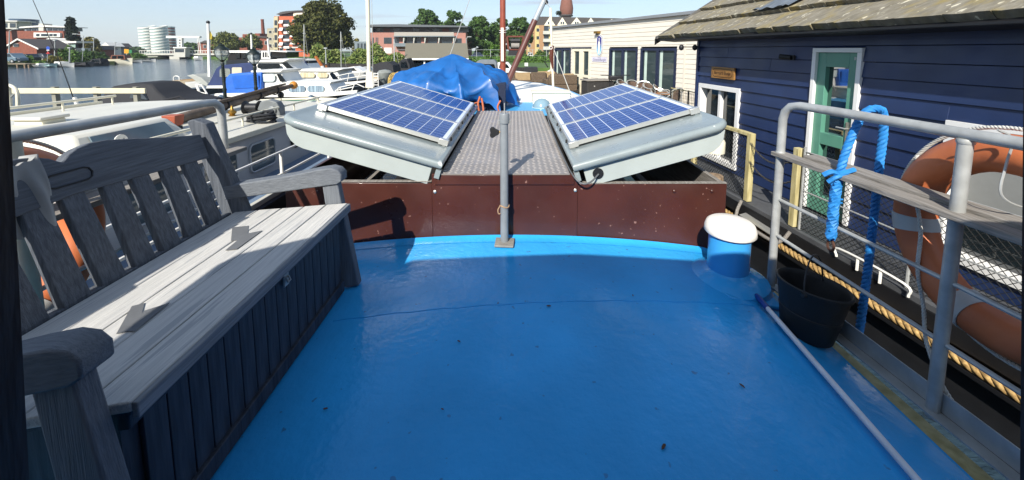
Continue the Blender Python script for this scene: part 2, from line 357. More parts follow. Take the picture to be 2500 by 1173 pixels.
ll = railing(-1, bl + [(-1.79, y, 1.09) for y in (1.9, 1.4, .9, .4, -.3)], [(-1.80, 2.362, -.1, .94), (-1.79, 1.36, -.1, 1.075), (-1.79, .35, -.1, 1.07)],
    [((-1.80, 2.36, .5), (-1.79, 1.36, .5), .010), ((-1.80, 2.36, .28), (-1.79, 1.36, .28), .010), ((-1.79, 1.36, .5), (-1.79, .35, .5), .010)],
    [[(-1.84, 2.42, .765), (-1.70, 2.42, .765), (-1.70, .2, .765), (-1.84, .2, .765), (-1.84, 2.42, .79), (-1.70, 2.42, .79), (-1.70, .2, .79), (-1.84, .2, .79)]],
    'left-hand railing with a bent top tube behind the bench')

# ------------------------------------------------------------------ wheelhouse round the camera
wh = thing('wheelhouse', 'dark wooden wheelhouse window frame at the left and right edges of the view', 'wheelhouse', (0, -1, 0))
WHM = mat('dark_varnished_wood', '#2a1c14', rough=.5, var=.4, scale=4, stretch=(8, 8, 1), bump=.2, bscale=12)
roofp = [(-1.67, -2.4), (-1.67, .05), (-1.39, .238), (-.35, .307), (.765, .234), (1.3, .14), (1.6, .03), (1.6, -2.4)]
B().ext([(x, y, 1.65) for x, y in roofp], (0, 0, .06)).build('roof', WHM, wh, smooth=0)
fr = [(-1.5, -.02), (-1.30, .15), (-.36, .215), (.76, .15), (1.2, .06), (1.45, -.06)]
def wallseg(a, c, z0, z1, nm):
    B().hexa([(a[0], a[1], z0), (c[0], c[1], z0), (c[0], c[1] - .05, z0), (a[0], a[1] - .05, z0), (a[0], a[1], z1), (c[0], c[1], z1), (c[0], c[1] - .05, z1), (a[0], a[1] - .05, z1)]).build(nm, WHM, wh)
wallseg((-1.5, -.02), (-1.02, .05), .0, 1.65, 'front_panel'); wallseg((-1.018, .05), (-.485, .215), .0, 1.65, 'front_panel')
wallseg((.470, .215), (1.0, .09), .0, 1.65, 'front_panel'); wallseg((1.002, .09), (1.45, -.06), .0, 1.65, 'front_panel')
wallseg((-.483, .215), (.468, .215), .0, .86, 'sill_panel'); wallseg((-.483, .215), (.468, .215), 1.56, 1.65, 'window_head')
def jamb(pa, pb, xo):
    y1 = pa.y; y0 = y1 - .04
    B().hexa([(pa.x, y0, pa.z), (xo, y0, pa.z), (xo, y1, pa.z), (pa.x, y1, pa.z), (pb.x, y0, pb.z), (xo, y0, pb.z), (xo, y1, pb.z), (pb.x, y1, pb.z)]).build('window_jamb', WHM, wh)
jamb(at(78, 1300, .257), at(-5, -300, .257), -.482); jamb(at(2489, 1300, .257), at(2503, -300, .257), .467)
B().bx(-1.5, -1.46, -2.2, -.075, 0, 1.65).build('side_wall', WHM, wh); B().bx(1.41, 1.45, -2.2, -.115, 0, 1.65).build('side_wall', WHM, wh)
B().bx(-1.46, 1.41, -2.2, -2.16, 0, 1.65).build('rear_wall', WHM, wh)
# ------------------------------------------------------------------ hatch covers
def hatch(side, xi, zi, xo, zo, label):
    "butterfly hatch cover: inner edge (xi, zi) by the walkway, outer edge (xo, zo) raised"
    t = thing('hatch_cover', label, 'hatch cover', ((xi + xo) / 2, 3.8, zi))
    Y0, Y1 = 2.55, 5.12
    U = Vector((xo - xi, 0, zo - zi)); Wd = U.length; U.normalize(); V = Vector((0, 1, sl)); Nn = U.cross(V); Nn = Nn if Nn.z > 0 else -Nn
    Nn.normalize(); O = Vector((xi, Y0, zi)); Ln = Y1 - Y0
    def P(u, v, w): return O + U * u + V * v + Nn * w
    def outline(ins, rc):
        pts = [(ins, ins)]
        cs = [(Wd - ins - rc, ins + rc, -90), (Wd - ins - rc, Ln - ins - rc, 0)]
        for cx_, cy_, a0 in cs:
            for k in range(9): a = R(a0 + 90 * k / 8); pts.append((cx_ + rc * math.cos(a), cy_ + rc * math.sin(a)))
        pts.append((ins, Ln - ins)); return pts
    r = .03; loops = []
    for k in range(9):
        a = R(-80 + 160 * k / 8); loops.append(([(u, v) for u, v in outline(r - r * math.cos(a), max(.02, .13 - r + r * math.cos(a)))], r * math.sin(a)))
    loops.append((outline(r * 1.3, .085), r * .93)); loops.append((outline(r * 2.1, .06), r * .72)); loops.append((outline(r * 2.9, .04), r * .70)); 
    bb = B(); n = len(loops[0][0]); vs = []; fs = []
    for lp, w in loops: vs += [P(u, v, w) for u, v in lp]
    for i in range(len(loops) - 1):
        for k in range(n): fs.append((i*n + k, i*n + (k+1) % n, (i+1)*n + (k+1) % n, (i+1)*n + k))
    fs.append([(len(loops)-1)*n + k for k in range(n)]); fs.append(list(range(n))[::-1])
    bb.add(vs, fs).build('lid', GREYP, t, smooth=50)
    # skirt board under the near edge, following the lid, with rounded outer lower corner
    sk = [(.10, -.036), (.10, -.145)]
    sk = [(.07, -.168), (Wd - .20, -.168)] + [(Wd - .20 + .15 * math.sin(R(a)), -.168 + .138 * (1 - math.cos(R(a)))) for a in (20, 40, 60, 80)] + [(Wd - .045, -.0372), (.07, -.0372)]
    B().ext([P(u, .05, w) for u, w in sk], V * .022).build('skirt_board', GREYL, t, bevel=.002)
    B().ext([P(u, Ln - .08, w) for u, w in sk], V * .022).build('skirt_board', GREYL, t, bevel=.002)
    B().ext([P(Wd - .062, .16, -.03), P(Wd - .042, .16, -.03), P(Wd - .042, .16, -.105), P(Wd - .062, .16, -.105)], V * (Ln - .32)).build('skirt_board', GREYL, t)
    B().ext([P(-.0, .01, -.036), P(.035, .01, -.036), P(.035, .01, -.095), P(0, .01, -.095)], V * .05).build('hinge_block', GREYP, t)
    return P, Wd, t
hl = hatch(-1, -.490, .618, -1.590, .946, 'grey butterfly hatch cover left of the tread-plate walkway, carrying three solar panels')
hr = hatch(1, .392, .600, 1.462, .905, 'grey butterfly hatch cover right of the tread-plate walkway, with a cable hole')
P, Wd, t = hr
b = B()
c0 = P(.16, .046, -.092); b.lathe(c0, [(.038, 0), (.038, -.003)], 22, 'Y'); b.build('cable_hole', BLACK, t)

# ------------------------------------------------------------------ solar panels
CELL = mat('solar_cell', '#1c3f8c', rough=.14, col2='#122a66', scale=30, spec=.3, var=.3)
CELLW = mat('solar_backsheet', '#dfe6ee', rough=.2, var=.06)
BUSB = mat('solar_busbar', '#8aa2c8', rough=.3, var=.05)
def panels(P, side, names):
    Wp, Hp = 1.005, .668; u0 = .052; v = .385
    cellme = None
    for k in range(3):
        t = thing('solar_panel', names[k], 'solar panel', P(u0 + Wp/2, v + Hp/2, .03), group='solar panels on the hatch covers')
        w0, w1 = .040, .072; fw = .016
        fb = B()
        for (ua, ub, va, vb) in ((0, Wp, 0, fw), (0, Wp, Hp - fw, Hp), (0, fw, fw, Hp - fw), (Wp - fw, Wp, fw, Hp - fw)):
            fb.hexa([P(u0 + ua, v + va, w0), P(u0 + ub, v + va, w0), P(u0 + ub, v + vb, w0), P(u0 + ua, v + vb, w0), P(u0 + ua, v + va, w1), P(u0 + ub, v + va, w1), P(u0 + ub, v + vb, w1), P(u0 + ua, v + vb, w1)])
        fb.build('frame', ALU, t)
        sh = B().hexa([P(u0 + a, v + c, w) for w in (w1 - .008, w1 - .0045) for a, c in ((fw, fw), (Wp - fw, fw), (Wp - fw, Hp - fw), (fw, Hp - fw))]).build('backsheet', CELLW, t)
        cw, ch = (Wp - 2*fw - .06) / 9, (Hp - 2*fw - .02) / 4
        Mx = Matrix.Identity(4)
        e0 = (P(1, 0, 0) - P(0, 0, 0)); e1 = (P(0, 1, 0) - P(0, 0, 0)).normalized(); e2 = (P(0, 0, 1) - P(0, 0, 0))
        for i, e in enumerate((e0, e1, e2)):
            for j in range(3): Mx[j][i] = e[j]
        if cellme is None:
            g = .006
            bb = B().box((0, 0, .0006), (cw - g, ch - g*.6, .0012)); cme = bpy.data.meshes.new('cell'); cme.from_pydata(bb.v, [], bb.f); cme.materials.append(CELL)
            cellme = cme
            bb = B()
            for q in (-.17, .17): bb.box((0, q * ch * 1.4, .0014), (cw - g, .0016, .0005))
            bme = bpy.data.meshes.new('busbar'); bme.from_pydata(bb.v, [], bb.f); bme.materials.append(BUSB)
        for i in range(9):
            for j in range(4):
                c = P(u0 + fw + .03 + cw * (i + .5), v + fw + .01 + ch * (j + .5), w1 - .0044)
                M4 = Matrix.Translation(c) @ Mx
                o = bpy.data.objects.new('cell', cellme); COL.objects.link(o); o.parent = sh; o.matrix_parent_inverse = M4
        bb = B()
        for i in range(9):
            for j in range(4):
                for q in (-.24, .24):
                    c = P(u0 + fw + .03 + cw * (i + .5), v + fw + .01 + ch * (j + .5 + q), w1 - .003)
                    k0 = len(bb.v); bb.box((0, 0, 0), (cw - .004, .0016, .0004)); 
                    for z in range(k0, len(bb.v)): bb.v[z] = tuple(c + Mx.to_3x3() @ Vector(bb.v[z]))
        bb.build('busbars', BUSB, sh, kind='stuff', smooth=0)
        if k == 0:
            for uu in (.0, Wp - .05):
                B().hexa([P(u0 + uu + a, v + c, w) for w in (.03, .075) for a, c in ((-.012, -.012), (.062, -.012), (.062, .03), (-.012, .03))]).build('corner_bracket', ALU, t, bevel=.002)
        for vv in (.12, Hp - .12):
            B().lathe(P(u0 - .012, v + vv, .066), [(.008, -.02), (.008, .004), (.006, .008)], 8).build('bolt', RUBB, t)
        # side rail below the frame
        B().hexa([P(u0 + a, v + c, w) for w in (.018, .0395) for a, c in ((.0, .0), (.03, .0), (.03, Hp), (.0, Hp))]).build('mounting_rail', ALU, t)
        B().hexa([P(u0 + a, v + c, w) for w in (.018, .0395) for a, c in ((Wp - .03, .0), (Wp, .0), (Wp, Hp), (Wp - .03, Hp))]).build('mounting_rail', ALU, t)
        v += Hp + .004
panels(hl[0], -1, ['nearest solar panel on the left hatch cover', 'middle solar panel on the left hatch cover', 'farthest solar panel on the left hatch cover, by the blue tarpaulin'])
panels(hr[0], 1, ['nearest solar panel on the right hatch cover', 'middle solar panel on the right hatch cover', 'farthest solar panel on the right hatch cover'])
# cable along the right panels into the hole
P = hr[0]
pts = [P(.02, 2.3, .05), P(-.02, 1.6, .02), P(-.03, .9, .0), P(-.025, .3, -.02), P(-.01, .02, -.05), P(.03, -.03, -.10), P(.09, -.02, -.11), P(.16, .03, -.092)]
B().tube(rope_pts(pts, 6), .006, 6).build('cable', mat('grey_cable', '#5f6264', rough=.5), label='grey cable running down beside the right solar panels into the hole', cat='cable')

# ------------------------------------------------------------------ pole
pole = thing('support_pole', 'grey steel pole standing in the middle before the brown coaming', 'pole', (-.075, 2.503, .1))
POLEM = mat('grey_pole_paint', '#868c90', rough=.45, var=.2, scale=12, bump=.06)
B().lathe((-.07, 2.503, .1), [(.027, 0), (.027, .86)], 18).build('pipe', POLEM, pole)
B().lathe((-.068, 2.503, .92), [(.0275, 0), (.033, .005), (.033, .06), (.030, .068), (.012, .070)], 18).build('collar', POLEM, pole)
B().box((-.068, 2.503, 1.02), (.006, .03, .07)).build('tongue', GALV, pole)
for s in (-1, 1): B().box((-.068 + s*.036, 2.503, .93), (.008, .02, .03)).build('lug', ALU, pole)
B().tube([(-.097, 2.503, .865), (-.125, 2.503, .865)], .005, 8).build('screw', mat('brass', '#a07c3a', metal=.8, rough=.35), pole)
B().ext([(-.125 + .03*math.cos(q)*(1 + .25*math.cos(3*q)) - .012, 2.49, .863 + .033*math.sin(q)*(1 + .2*math.cos(3*q))) for q in [k*math.pi/9 for k in range(18)]], (0, .026, 0)).build('knob', RUBB, pole, bevel=.004)
B().ext([(-.135, 2.44, .1055), (-.01, 2.43, .1055), (.0, 2.545, .1055), (-.13, 2.555, .1055)], (0, 0, .014)).build('base_plate', mat('concrete_plate', '#8d8a83', rough=.8, var=.3, scale=20, bump=.3), pole, bevel=.004)
RPB = mat('tan_cord', '#a08468', rough=.85, var=.2, scale=30)
B().tube([(-.07 + .030*math.cos(q), 2.503 + .030*math.sin(q), .365 + .006*math.sin(2*q)) for q in [k*math.pi/8 for k in range(16)]], .005, 6, closed=True).tube(rope_pts([(-.1, 2.49, .365), (-.112, 2.48, .345), (-.108, 2.478, .32), (-.095, 2.48, .32)], 4), .004, 6).build('cord_tie', RPB, pole)

# ------------------------------------------------------------------ mushroom vent
vent = thing('mushroom_vent', 'blue mushroom vent with cream dome cap at the right deck edge', 'vent', (1.3, 2.25, -.01))
VB = mat('vent_blue_paint', '#3f9fe2', rough=.28, var=.1, scale=5, coat=.3)
z0 = .0
B().lathe((1.3, 2.25, z0), [(.24, -.03), (.225, .02), (.17, .055), (.145, .06), (.125, .075), (.118, .08)], 28).build('flange', BLUE, vent, smooth=30)
B().lathe((1.3, 2.25, .075), [(.115, 0), (.115, .245)], 28).build('pipe', VB, vent)
B().lathe((1.3, 2.25, .305), [(.10, .0), (.137, -.004), (.143, .003), (.141, .03), (.130, .058), (.112, .070), (.06, .076), (.01, .077)], 30).build('cap', mat('cream_cap', '#ebe5da', rough=.5, var=.06, scale=6), vent, smooth=60)
B().ext([(1.06, 2.40, .012), (1.2, 2.03, .012), (1.48, 2.0, -.035), (1.53, 2.3, -.05), (1.4, 2.47, -.03), (1.15, 2.49, .01)], (0, 0, .02)).build('base_plate', BLUE, vent, bevel=.008)

# ------------------------------------------------------------------ bench
WOODGX = mat('weathered_arm_wood', '#71767c', rough=.75, col2='#5f646a', scale=3.2, stretch=(1.6, 42, 42), bump=.35, bscale=7, detail=8)
WOODGZ = mat('weathered_leg_wood', '#71767c', rough=.75, col2='#5f646a', scale=3.2, stretch=(42, 42, 1.6), bump=.35, bscale=7, detail=8)
WOODCY = mat('charcoal_crest_wood', '#63686f', rough=.7, col2='#4b5057', scale=3.4, stretch=(36, 1.6, 36), bump=.35, bscale=9, detail=8)
bench = thing('garden_bench', 'weathered grey wooden bench with storage box under its slatted seat', 'bench', (-1.2, 1.46, .05))
SX0, SX1, BY0, BY1, SZ = -.92, -1.46, .85, 2.07, .56
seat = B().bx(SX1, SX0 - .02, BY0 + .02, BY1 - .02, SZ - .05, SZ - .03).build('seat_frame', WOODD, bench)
w = (SX0 - SX1) / 5
for k in range(5):
    x0 = SX0 - (k + 1) * w; 
    B().bx(x0 + .002, x0 + w - .002, BY0, BY1, SZ - .028 + .001 * (k % 2), SZ + .001 * (k % 2)).build('seat_plank', WOODS, bench, bevel=.004)
B().bx(SX0 - .002, SX0 + .014, BY0 + .001, BY1 - .001, SZ - .045, SZ - .003).build('seat_edge', WOODG, bench, bevel=.003)
# storage box
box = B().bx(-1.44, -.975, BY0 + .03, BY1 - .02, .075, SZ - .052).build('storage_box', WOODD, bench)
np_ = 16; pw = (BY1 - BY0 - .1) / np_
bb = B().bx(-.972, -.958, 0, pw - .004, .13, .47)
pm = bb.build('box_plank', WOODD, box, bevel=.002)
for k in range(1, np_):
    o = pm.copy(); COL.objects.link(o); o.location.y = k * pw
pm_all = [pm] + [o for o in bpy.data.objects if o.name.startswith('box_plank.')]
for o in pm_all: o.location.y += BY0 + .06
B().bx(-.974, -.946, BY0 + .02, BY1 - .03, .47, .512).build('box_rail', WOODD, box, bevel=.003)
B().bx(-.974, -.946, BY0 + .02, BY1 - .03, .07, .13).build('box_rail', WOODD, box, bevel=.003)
hp = B().box((-.944, 1.52, .47), (.006, .03, .075)).build('hasp', GALV, box)
B().tube([(-.938, 1.512, .47), (-.932, 1.512, .45), (-.932, 1.528, .45), (-.938, 1.528, .47)], .004, 6).build('hook', GALV, hp)
# posts and arms
for y, nm in ((BY1 + .005, 0), (BY0 - .055, 1)):
    B().hexa([(-.995, y, .07), (-.885, y, .07), (-.885, y + .05, .07), (-.995, y + .05, .07), (-1.05, y, .70), (-.975, y, .70), (-.975, y + .05, .70), (-1.05, y + .05, .70)]).build('front_leg', WOODGZ, bench, bevel=.006)
    prof = [(-1.50, .70), (-1.46, .705), (-1.2, .735), (-1.06, .758), (-1.0, .764), (-.965, .752), (-.945, .725), (-.945, .685), (-.97, .67), (-1.2, .652), (-1.50, .628)]
    B().ext([(x, y - .012, z) for x, z in prof], (0, .075, 0)).build('armrest', WOODGX, bench, bevel=.006)
    def bp(z): return -1.46 - (z - SZ) * .25
    pr = [(bp(SZ) - .05, .06), (bp(SZ) + .04, .06), (bp(SZ) + .045, SZ), (bp(1.02) + .02, 1.03), (bp(1.03) - .03, 1.055), (bp(1.03) - .055, 1.045), (bp(SZ) - .05, SZ - .03)]
    B().ext([(x, y - .01, z) for x, z in pr], (0, .06, 0)).build('back_post', WOODC, bench, bevel=.005)
# crest rail with two humps
cy = 1.463; top = []
prof = [(0, 1.012), (.012, 1.02), (.03, 1.034), (.06, 1.047), (.11, 1.056), (.17, 1.053), (.26, 1.036), (.4, 1.010), (.52, .990), (.585, .981)]
for d, z in prof[::-1]: top.append((cy - d, z))
for d, z in prof[1:]: top.append((cy + d, z))
poly = [(bp(z), y, z) for y, z in top] + [(bp(.86), cy + .585, .86), (bp(.895), cy, .895), (bp(.86), cy - .585, .86)]
cr_ = B().ext(poly, (-.032, 0, -.008)).build('crest_rail', WOODCY, bench, bevel=.004)
pl = []
for sgn in (1, -1):
    for a in (-90, -45, 0, 45, 90): pl.append((cy + sgn * .05 + sgn * .022 * math.cos(R(a)), .955 + sgn * .022 * math.sin(R(a))))
B().tube([(bp(z) + .002, y, z) for y, z in pl], .003, 5, closed=True).build('grip_groove', BLACK, cr_)
for k in range(9):
    y = cy + (k - 4) * .121; wd = .041
    f = .006 if k % 2 else -.006
    B().hexa([(bp(SZ + .005), y - wd, SZ + .005), (bp(SZ + .005), y + wd, SZ + .005), (bp(SZ + .005) - .022, y + wd, SZ - .01), (bp(SZ + .005) - .022, y - wd, SZ - .01),
              (bp(.9) - .006, y - wd*.88 + f, .905), (bp(.9) - .006, y + wd*.88 + f, .905), (bp(.9) - .026, y + wd*.88 + f, .90), (bp(.9) - .026, y - wd*.88 + f, .90)]).build('back_slat', WOODC, bench, bevel=.003)
B().bx(-1.5, -1.462, BY0 + .02, BY1 - .02, SZ - .03, SZ + .006).build('back_rail', WOODC, bench, bevel=.003)
TAPE = mat('grey_tape', '#6c6e70', rough=.55, var=.15, scale=12, bump=.1)
def patch(pts, w, dz):
    a, c = Vector(pts[0]), Vector(pts[1]); d = (c - a).normalized(); n = Vector((-d.y, d.x, 0)) * w
    z = SZ + dz
    B().ext([(a + n).to_3d() + Vector((0, 0, z)), (a - n).to_3d() + Vector((0, 0, z)), (c - n).to_3d() + Vector((0, 0, z)), (c + n).to_3d() + Vector((0, 0, z))], (0, 0, .0012)).build('tape_patch', TAPE, bench)
def seatpt(px, py):
    p1 = at(px, py, 1.); k = (SZ - CAMH) / (p1.z - CAMH); return Vector(((p1.x) * k, k, 0))
def qpatch(pp, dz): B().ext([seatpt(*q) + Vector((0, 0, SZ + dz)) for q in pp], (0, 0, .001)).build('tape_patch', TAPE, bench)
qpatch([(567, 557), (607, 553), (603, 586), (564, 590)], .0022); qpatch([(598, 574), (641, 565), (578, 611), (550, 614)], .0034)
qpatch([(322, 750), (353, 742), (337, 806), (284, 818)], .0022); qpatch([(352, 762), (415, 742), (330, 812), (314, 812)], .0034)

for o in bench.children_recursive:
    if o.type == 'MESH' and not o.name.startswith(('box_plank', 'tape_patch')):
        for v in o.data.vertices:
            if v.co.x < SX0: v.co.y += .22 * (v.co.x - SX0)
# cloth hanging over the near end of the back
CL = mat('grey_cloth', '#a3a4a2', rough=.9, var=.25, scale=7, bump=.2, bscale=20)
def clothp(u, v):
    s = v * 2 - 1; x0 = bp(1.0) - .01; wr = math.sin(u * 13 + 2.1 * math.sin(v * 4)) + .6 * math.sin(u * 29 + v * 5)
    y = 1.245 - .20 * u + .03 * max(0, s) * math.cos(u * 3); ztop = 1.048 + .006 * wr
    if s < 0: d = -s * .16; p = (x0 - .036 - d * .12 - .006 * wr, y, ztop - d)
    else: d = s * (.20 + .05 * math.sin(u * 5 + 1) + .05 * (1 - u)); p = (x0 + .016 + d * .10 + .011 * wr * min(1, s * 3), y, ztop - d)
    return Vector(p) + Vector((0, 0, .004 * wr))
co_ = B().grid(clothp, 40, 36).build('folded_cloth', CL, label='pale grey cloth hung over the near end of the bench back', cat='cloth', smooth=80)
sm = co_.modifiers.new('solid', 'SOLIDIFY'); sm.thickness = .008

# ------------------------------------------------------------------ lifebuoys
def lifebuoy(c, Rm, rt, label, name='lifebuoy', bands=(-10, -76, 84, 176), rot=0):
    t = thing(name, label, 'lifebuoy', (c[0], c[1], c[2] - Rm - rt), group='lifebuoys on the railings')
    C = Vector(c)
    def pt(a, k=0.): return C + Vector((rot * math.cos(a), math.cos(a), math.sin(a))) * (Rm + k)
    n = 48; B().tube([pt(2*math.pi*i/n) for i in range(n)], rt, 18, closed=True, flat=1).build('ring', ORANGE, t, smooth=80)
    for bnd in bands:
        a = R(bnd); B().tube([pt(a + d) for d in (-.10, -.05, 0, .05, .10)], rt + .004, 18).build('band', mat('buoy_band', '#c3c3be', rough=.5, var=.12, scale=10), t)
    rp = B(); q = sorted(bands)
    for i in range(len(q)):
        a0, a1 = R(q[i]), R(q[(i+1) % len(q)] + (360 if i == len(q) - 1 else 0))
        strand_rope(rp, [pt(a0 + (a1-a0)*k/6, rt + .006 + .016*math.sin(math.pi*k/6)) for k in range(7)], .008, 28)
    rp.build('grab_line', mat('white_rope', '#cfccc2', rough=.9, var=.15, scale=30), t)
    return t
lifebuoy((1.83, 1.37, .68), .34, .074, 'orange lifebuoy with white bands hanging outside the right railing', bands=(-10, -72, 148, 222))
lifebuoy((-1.92, 1.33, .66), .325, .073, 'orange lifebuoy hanging behind the left end of the bench', bands=(20, 110, 200, 290))
# hook and wire holding the right lifebuoy
hk = B().tube(rope_pts([(rx(1.33) + .01, 1.335, 1.123), (rx(1.33) + .06, 1.33, 1.09), (rx(1.33) + .05, 1.33, 1.0), (rx(1.33) + .02, 1.31, .90), (rx(1.33) + .08, 1.29, .86), (rx(1.33) + .2, 1.3, .86)], 6), .004, 6)
hk.build('wire_hook', GALV, label='thin wire hook holding the right lifebuoy to the railing', cat='hook')
WR = mat('white_rope', '#cfccc2')
strand_rope(B(), [(1.80, 1.70, .93), (1.765, 1.66, .78), (1.765, 1.62, .62), (1.75, 1.60, .45), (1.77, 1.58, .30), (1.74, 1.52, .16), (1.72, 1.40, .03), (1.75, 1.25, -.04), (1.80, 1.0, -.01)], .0075, 26).build('white_line', WR, label='thin white rope hanging down from the right lifebuoy', cat='rope')

# ------------------------------------------------------------------ blue rope and bucket
BR = mat('blue_polypropylene', '#2a86cf', rough=.6, var=.25, scale=40, bump=.15, bscale=200)
rp = thing('blue_rope', 'thick bright blue rope looped over the right railing', 'rope', at(2035, 600, 1.85))
yb = 1.87
ctl = [at(2028, 585, yb), at(2034, 540, yb), at(2045, 450, yb), at(2062, 380, yb), at(2090, 310, yb), at(2112, 276, yb), at(2135, 266, yb - .01), at(2156, 276, yb - .01), at(2156, 330, yb - .0), at(2147, 400, yb), at(2140, 470, yb), at(2130, 560, yb), at(2118, 660, yb), at(2105, 760, yb), at(2090, 860, yb)]
strand_rope(B(), ctl, .019, 14).build('laid_rope', BR, rp)
bb = B()
strand_rope(bb, [at(2044, 440, yb - .02), at(2036, 500, yb - .025), at(2032, 545, yb - .02), at(2028, 580, yb - .02)], .024, 14, strands=4)
for k in range(10):
    q = random.uniform(0, 6.28); z = random.uniform(430, 560); p = at(2040 - (z-430)*.08, z, yb - .02)
    bb.tube([p, p + Vector((.03*math.cos(q), -.02, .022*math.sin(q)))], [.006, .004], 5)
bb.build('splice', BR, rp)
bb = B().tube(rope_pts([at(2010, 428, yb - .03), at(2030, 420, yb - .045), at(2050, 425, yb - .04), at(2086, 415, yb - .03)], 5), [.012]*16, 6)
bb.tube(rope_pts([at(2022, 445, yb - .03), at(2045, 432, yb - .05), at(2070, 430, yb - .03)], 5), [.011]*11, 6); bb.build('whipping', BR, rp)
B().tube([at(2028, 600, yb) + Vector((.0, .02*math.cos(q), .028*math.sin(q))) for q in [k*math.pi/6 for k in range(12)]], .006, 6, closed=True).build('thimble', mat('rusty_iron', '#5a3a2a', rough=.7, var=.4, scale=20), rp)
bk = thing('bucket', 'black rubber bucket standing on the right edge of the deck', 'bucket', (1.42, 1.74, -.02))
RT = Matrix.Rotation(R(7), 3, 'Y') @ Matrix.Rotation(R(-3), 3, 'X')
BC = Vector((1.488, 1.85, -.045)); bk.location = BC
B().lathe(BC, [(.09, .0), (.108, .003), (.113, .012), (.131, .12), (.134, .122), (.134, .128), (.132, .13), (.153, .245), (.161, .248), (.163, .263), (.156, .268), (.149, .26), (.146, .24), (.106, .02), (.02, .018)], 32, rot=RT).build('body', RUBB, bk, smooth=35)
hd = [(-.156, 0, .255)] + [(-.158 * math.cos(q), .02 * math.sin(q), .255 + .15 * math.sin(q)) for q in [k * math.pi / 12 for k in range(1, 12)]] + [(.156, 0, .255)]
B().tube([BC + RT @ (Matrix.Rotation(R(38), 3, 'Z') @ Vector(p)) for p in hd], .004, 6).build('handle', GALV if 0 else BLACK, bk)
for s in (-1, 1): B().lathe(BC + RT @ (Matrix.Rotation(R(38), 3, 'Z') @ Vector((s*.158, 0, .25))), [(.014, -.008), (.014, .008)], 10, 'X').build('handle_lug', RUBB, bk)

# ------------------------------------------------------------------ broom stick
bs = thing('broom_stick', 'white broom stick with dark blue grip lying along the right side of the deck', 'broom stick', (1.3, 1.3, .02))
a, c = Vector((1.357, 2.06, .028)), Vector((1.235, .55, .045)); d = (c - a)
B().tube([a + d*.055, a + d*.9], .0125, 12).build('pole', mat('white_enamel', '#e0e2e6', rough=.35, var=.12, scale=10), bs)
B().tube([a, a + d*.006, a + d*.02, a + d*.055, a + d*.075, a + d*.08], [.006, .013, .0155, .0155, .0165, .014], 12).build('grip', mat('blue_grip', '#173f8f', rough=.4, var=.1), bs)
B().tube([a + d*.9, a + d], [.013, .012], 10).build('ferrule', RUBB, bs)
# dry leaf scraps on the deck
LM = mat('dry_leaf', '#5a3d24', rough=.8, var=.3, scale=40)
for k, (px, py, s) in enumerate(((1340, 748, .013), (1216, 741, .007), (1120, 834, .009), (1620, 1092, .014), (1812, 943, .012), (795, 999, .009), (1545, 722, .008), (1080, 1000, .006))):
    z = .09 - .0
    p1 = at(px, py, 1.); 
    for _ in range(3): kk = (z + .004 - CAMH) / (p1.z - CAMH); z = deckz(p1.x * kk)
    q = Vector((p1.x * kk, kk, z + .003)); an = k * 1.3
    ps = [(1, 0), (.3, .35), (-.6, .3), (-1, 0), (-.5, -.35), (.4, -.3)]
    poly = [q + Vector(((u*math.cos(an) - w*math.sin(an))*s, (u*math.sin(an) + w*math.cos(an))*s, .002 + .3*s*abs(w))) for u, w in ps]
    B().ext(poly, (0, 0, .0012)).build('leaf_scrap', LM, label=['largest dry leaf scrap near the middle of the blue deck', 'tiny leaf scrap on the deck straight below the pole foot', 'dark leaf scrap on the deck left of the middle', 'curled leaf scrap at the front of the deck, lower middle', 'leaf scrap on the deck near the broom stick', 'small reddish leaf scrap on the deck close to the bench box', 'tiny leaf scrap on the deck toward the blue vent', 'tiny leaf scrap on the deck between the bench and the middle'][k], cat='leaf', group='leaf scraps on the deck')
# ------------------------------------------------------------------ blue houseboat on the right
HS = -.113; HC = 4.17                                    # front wall: x = HC + HS * y
hd_ = Vector((HS, 1, 0)).normalized(); hn = Vector((-1, HS, 0)).normalized()      # along the wall (away), outward normal (towards barge)
def HW(y, z, out=0.): return Vector((HC + HS * y, y, z)) + hn * out
house = thing('houseboat', 'dark blue clad houseboat with mossy shingle roof moored on the right', 'houseboat', (5.5, 3.5, WZ))
YA, YB = -1.2, 7.16; ZT = 1.78; ZB = -.56
openings = [(5.98, 7.06, -.50, .80), (4.14, 4.74, -.55, 1.42), (1.75, 3.36, -.42, .79)]     # window, door, window
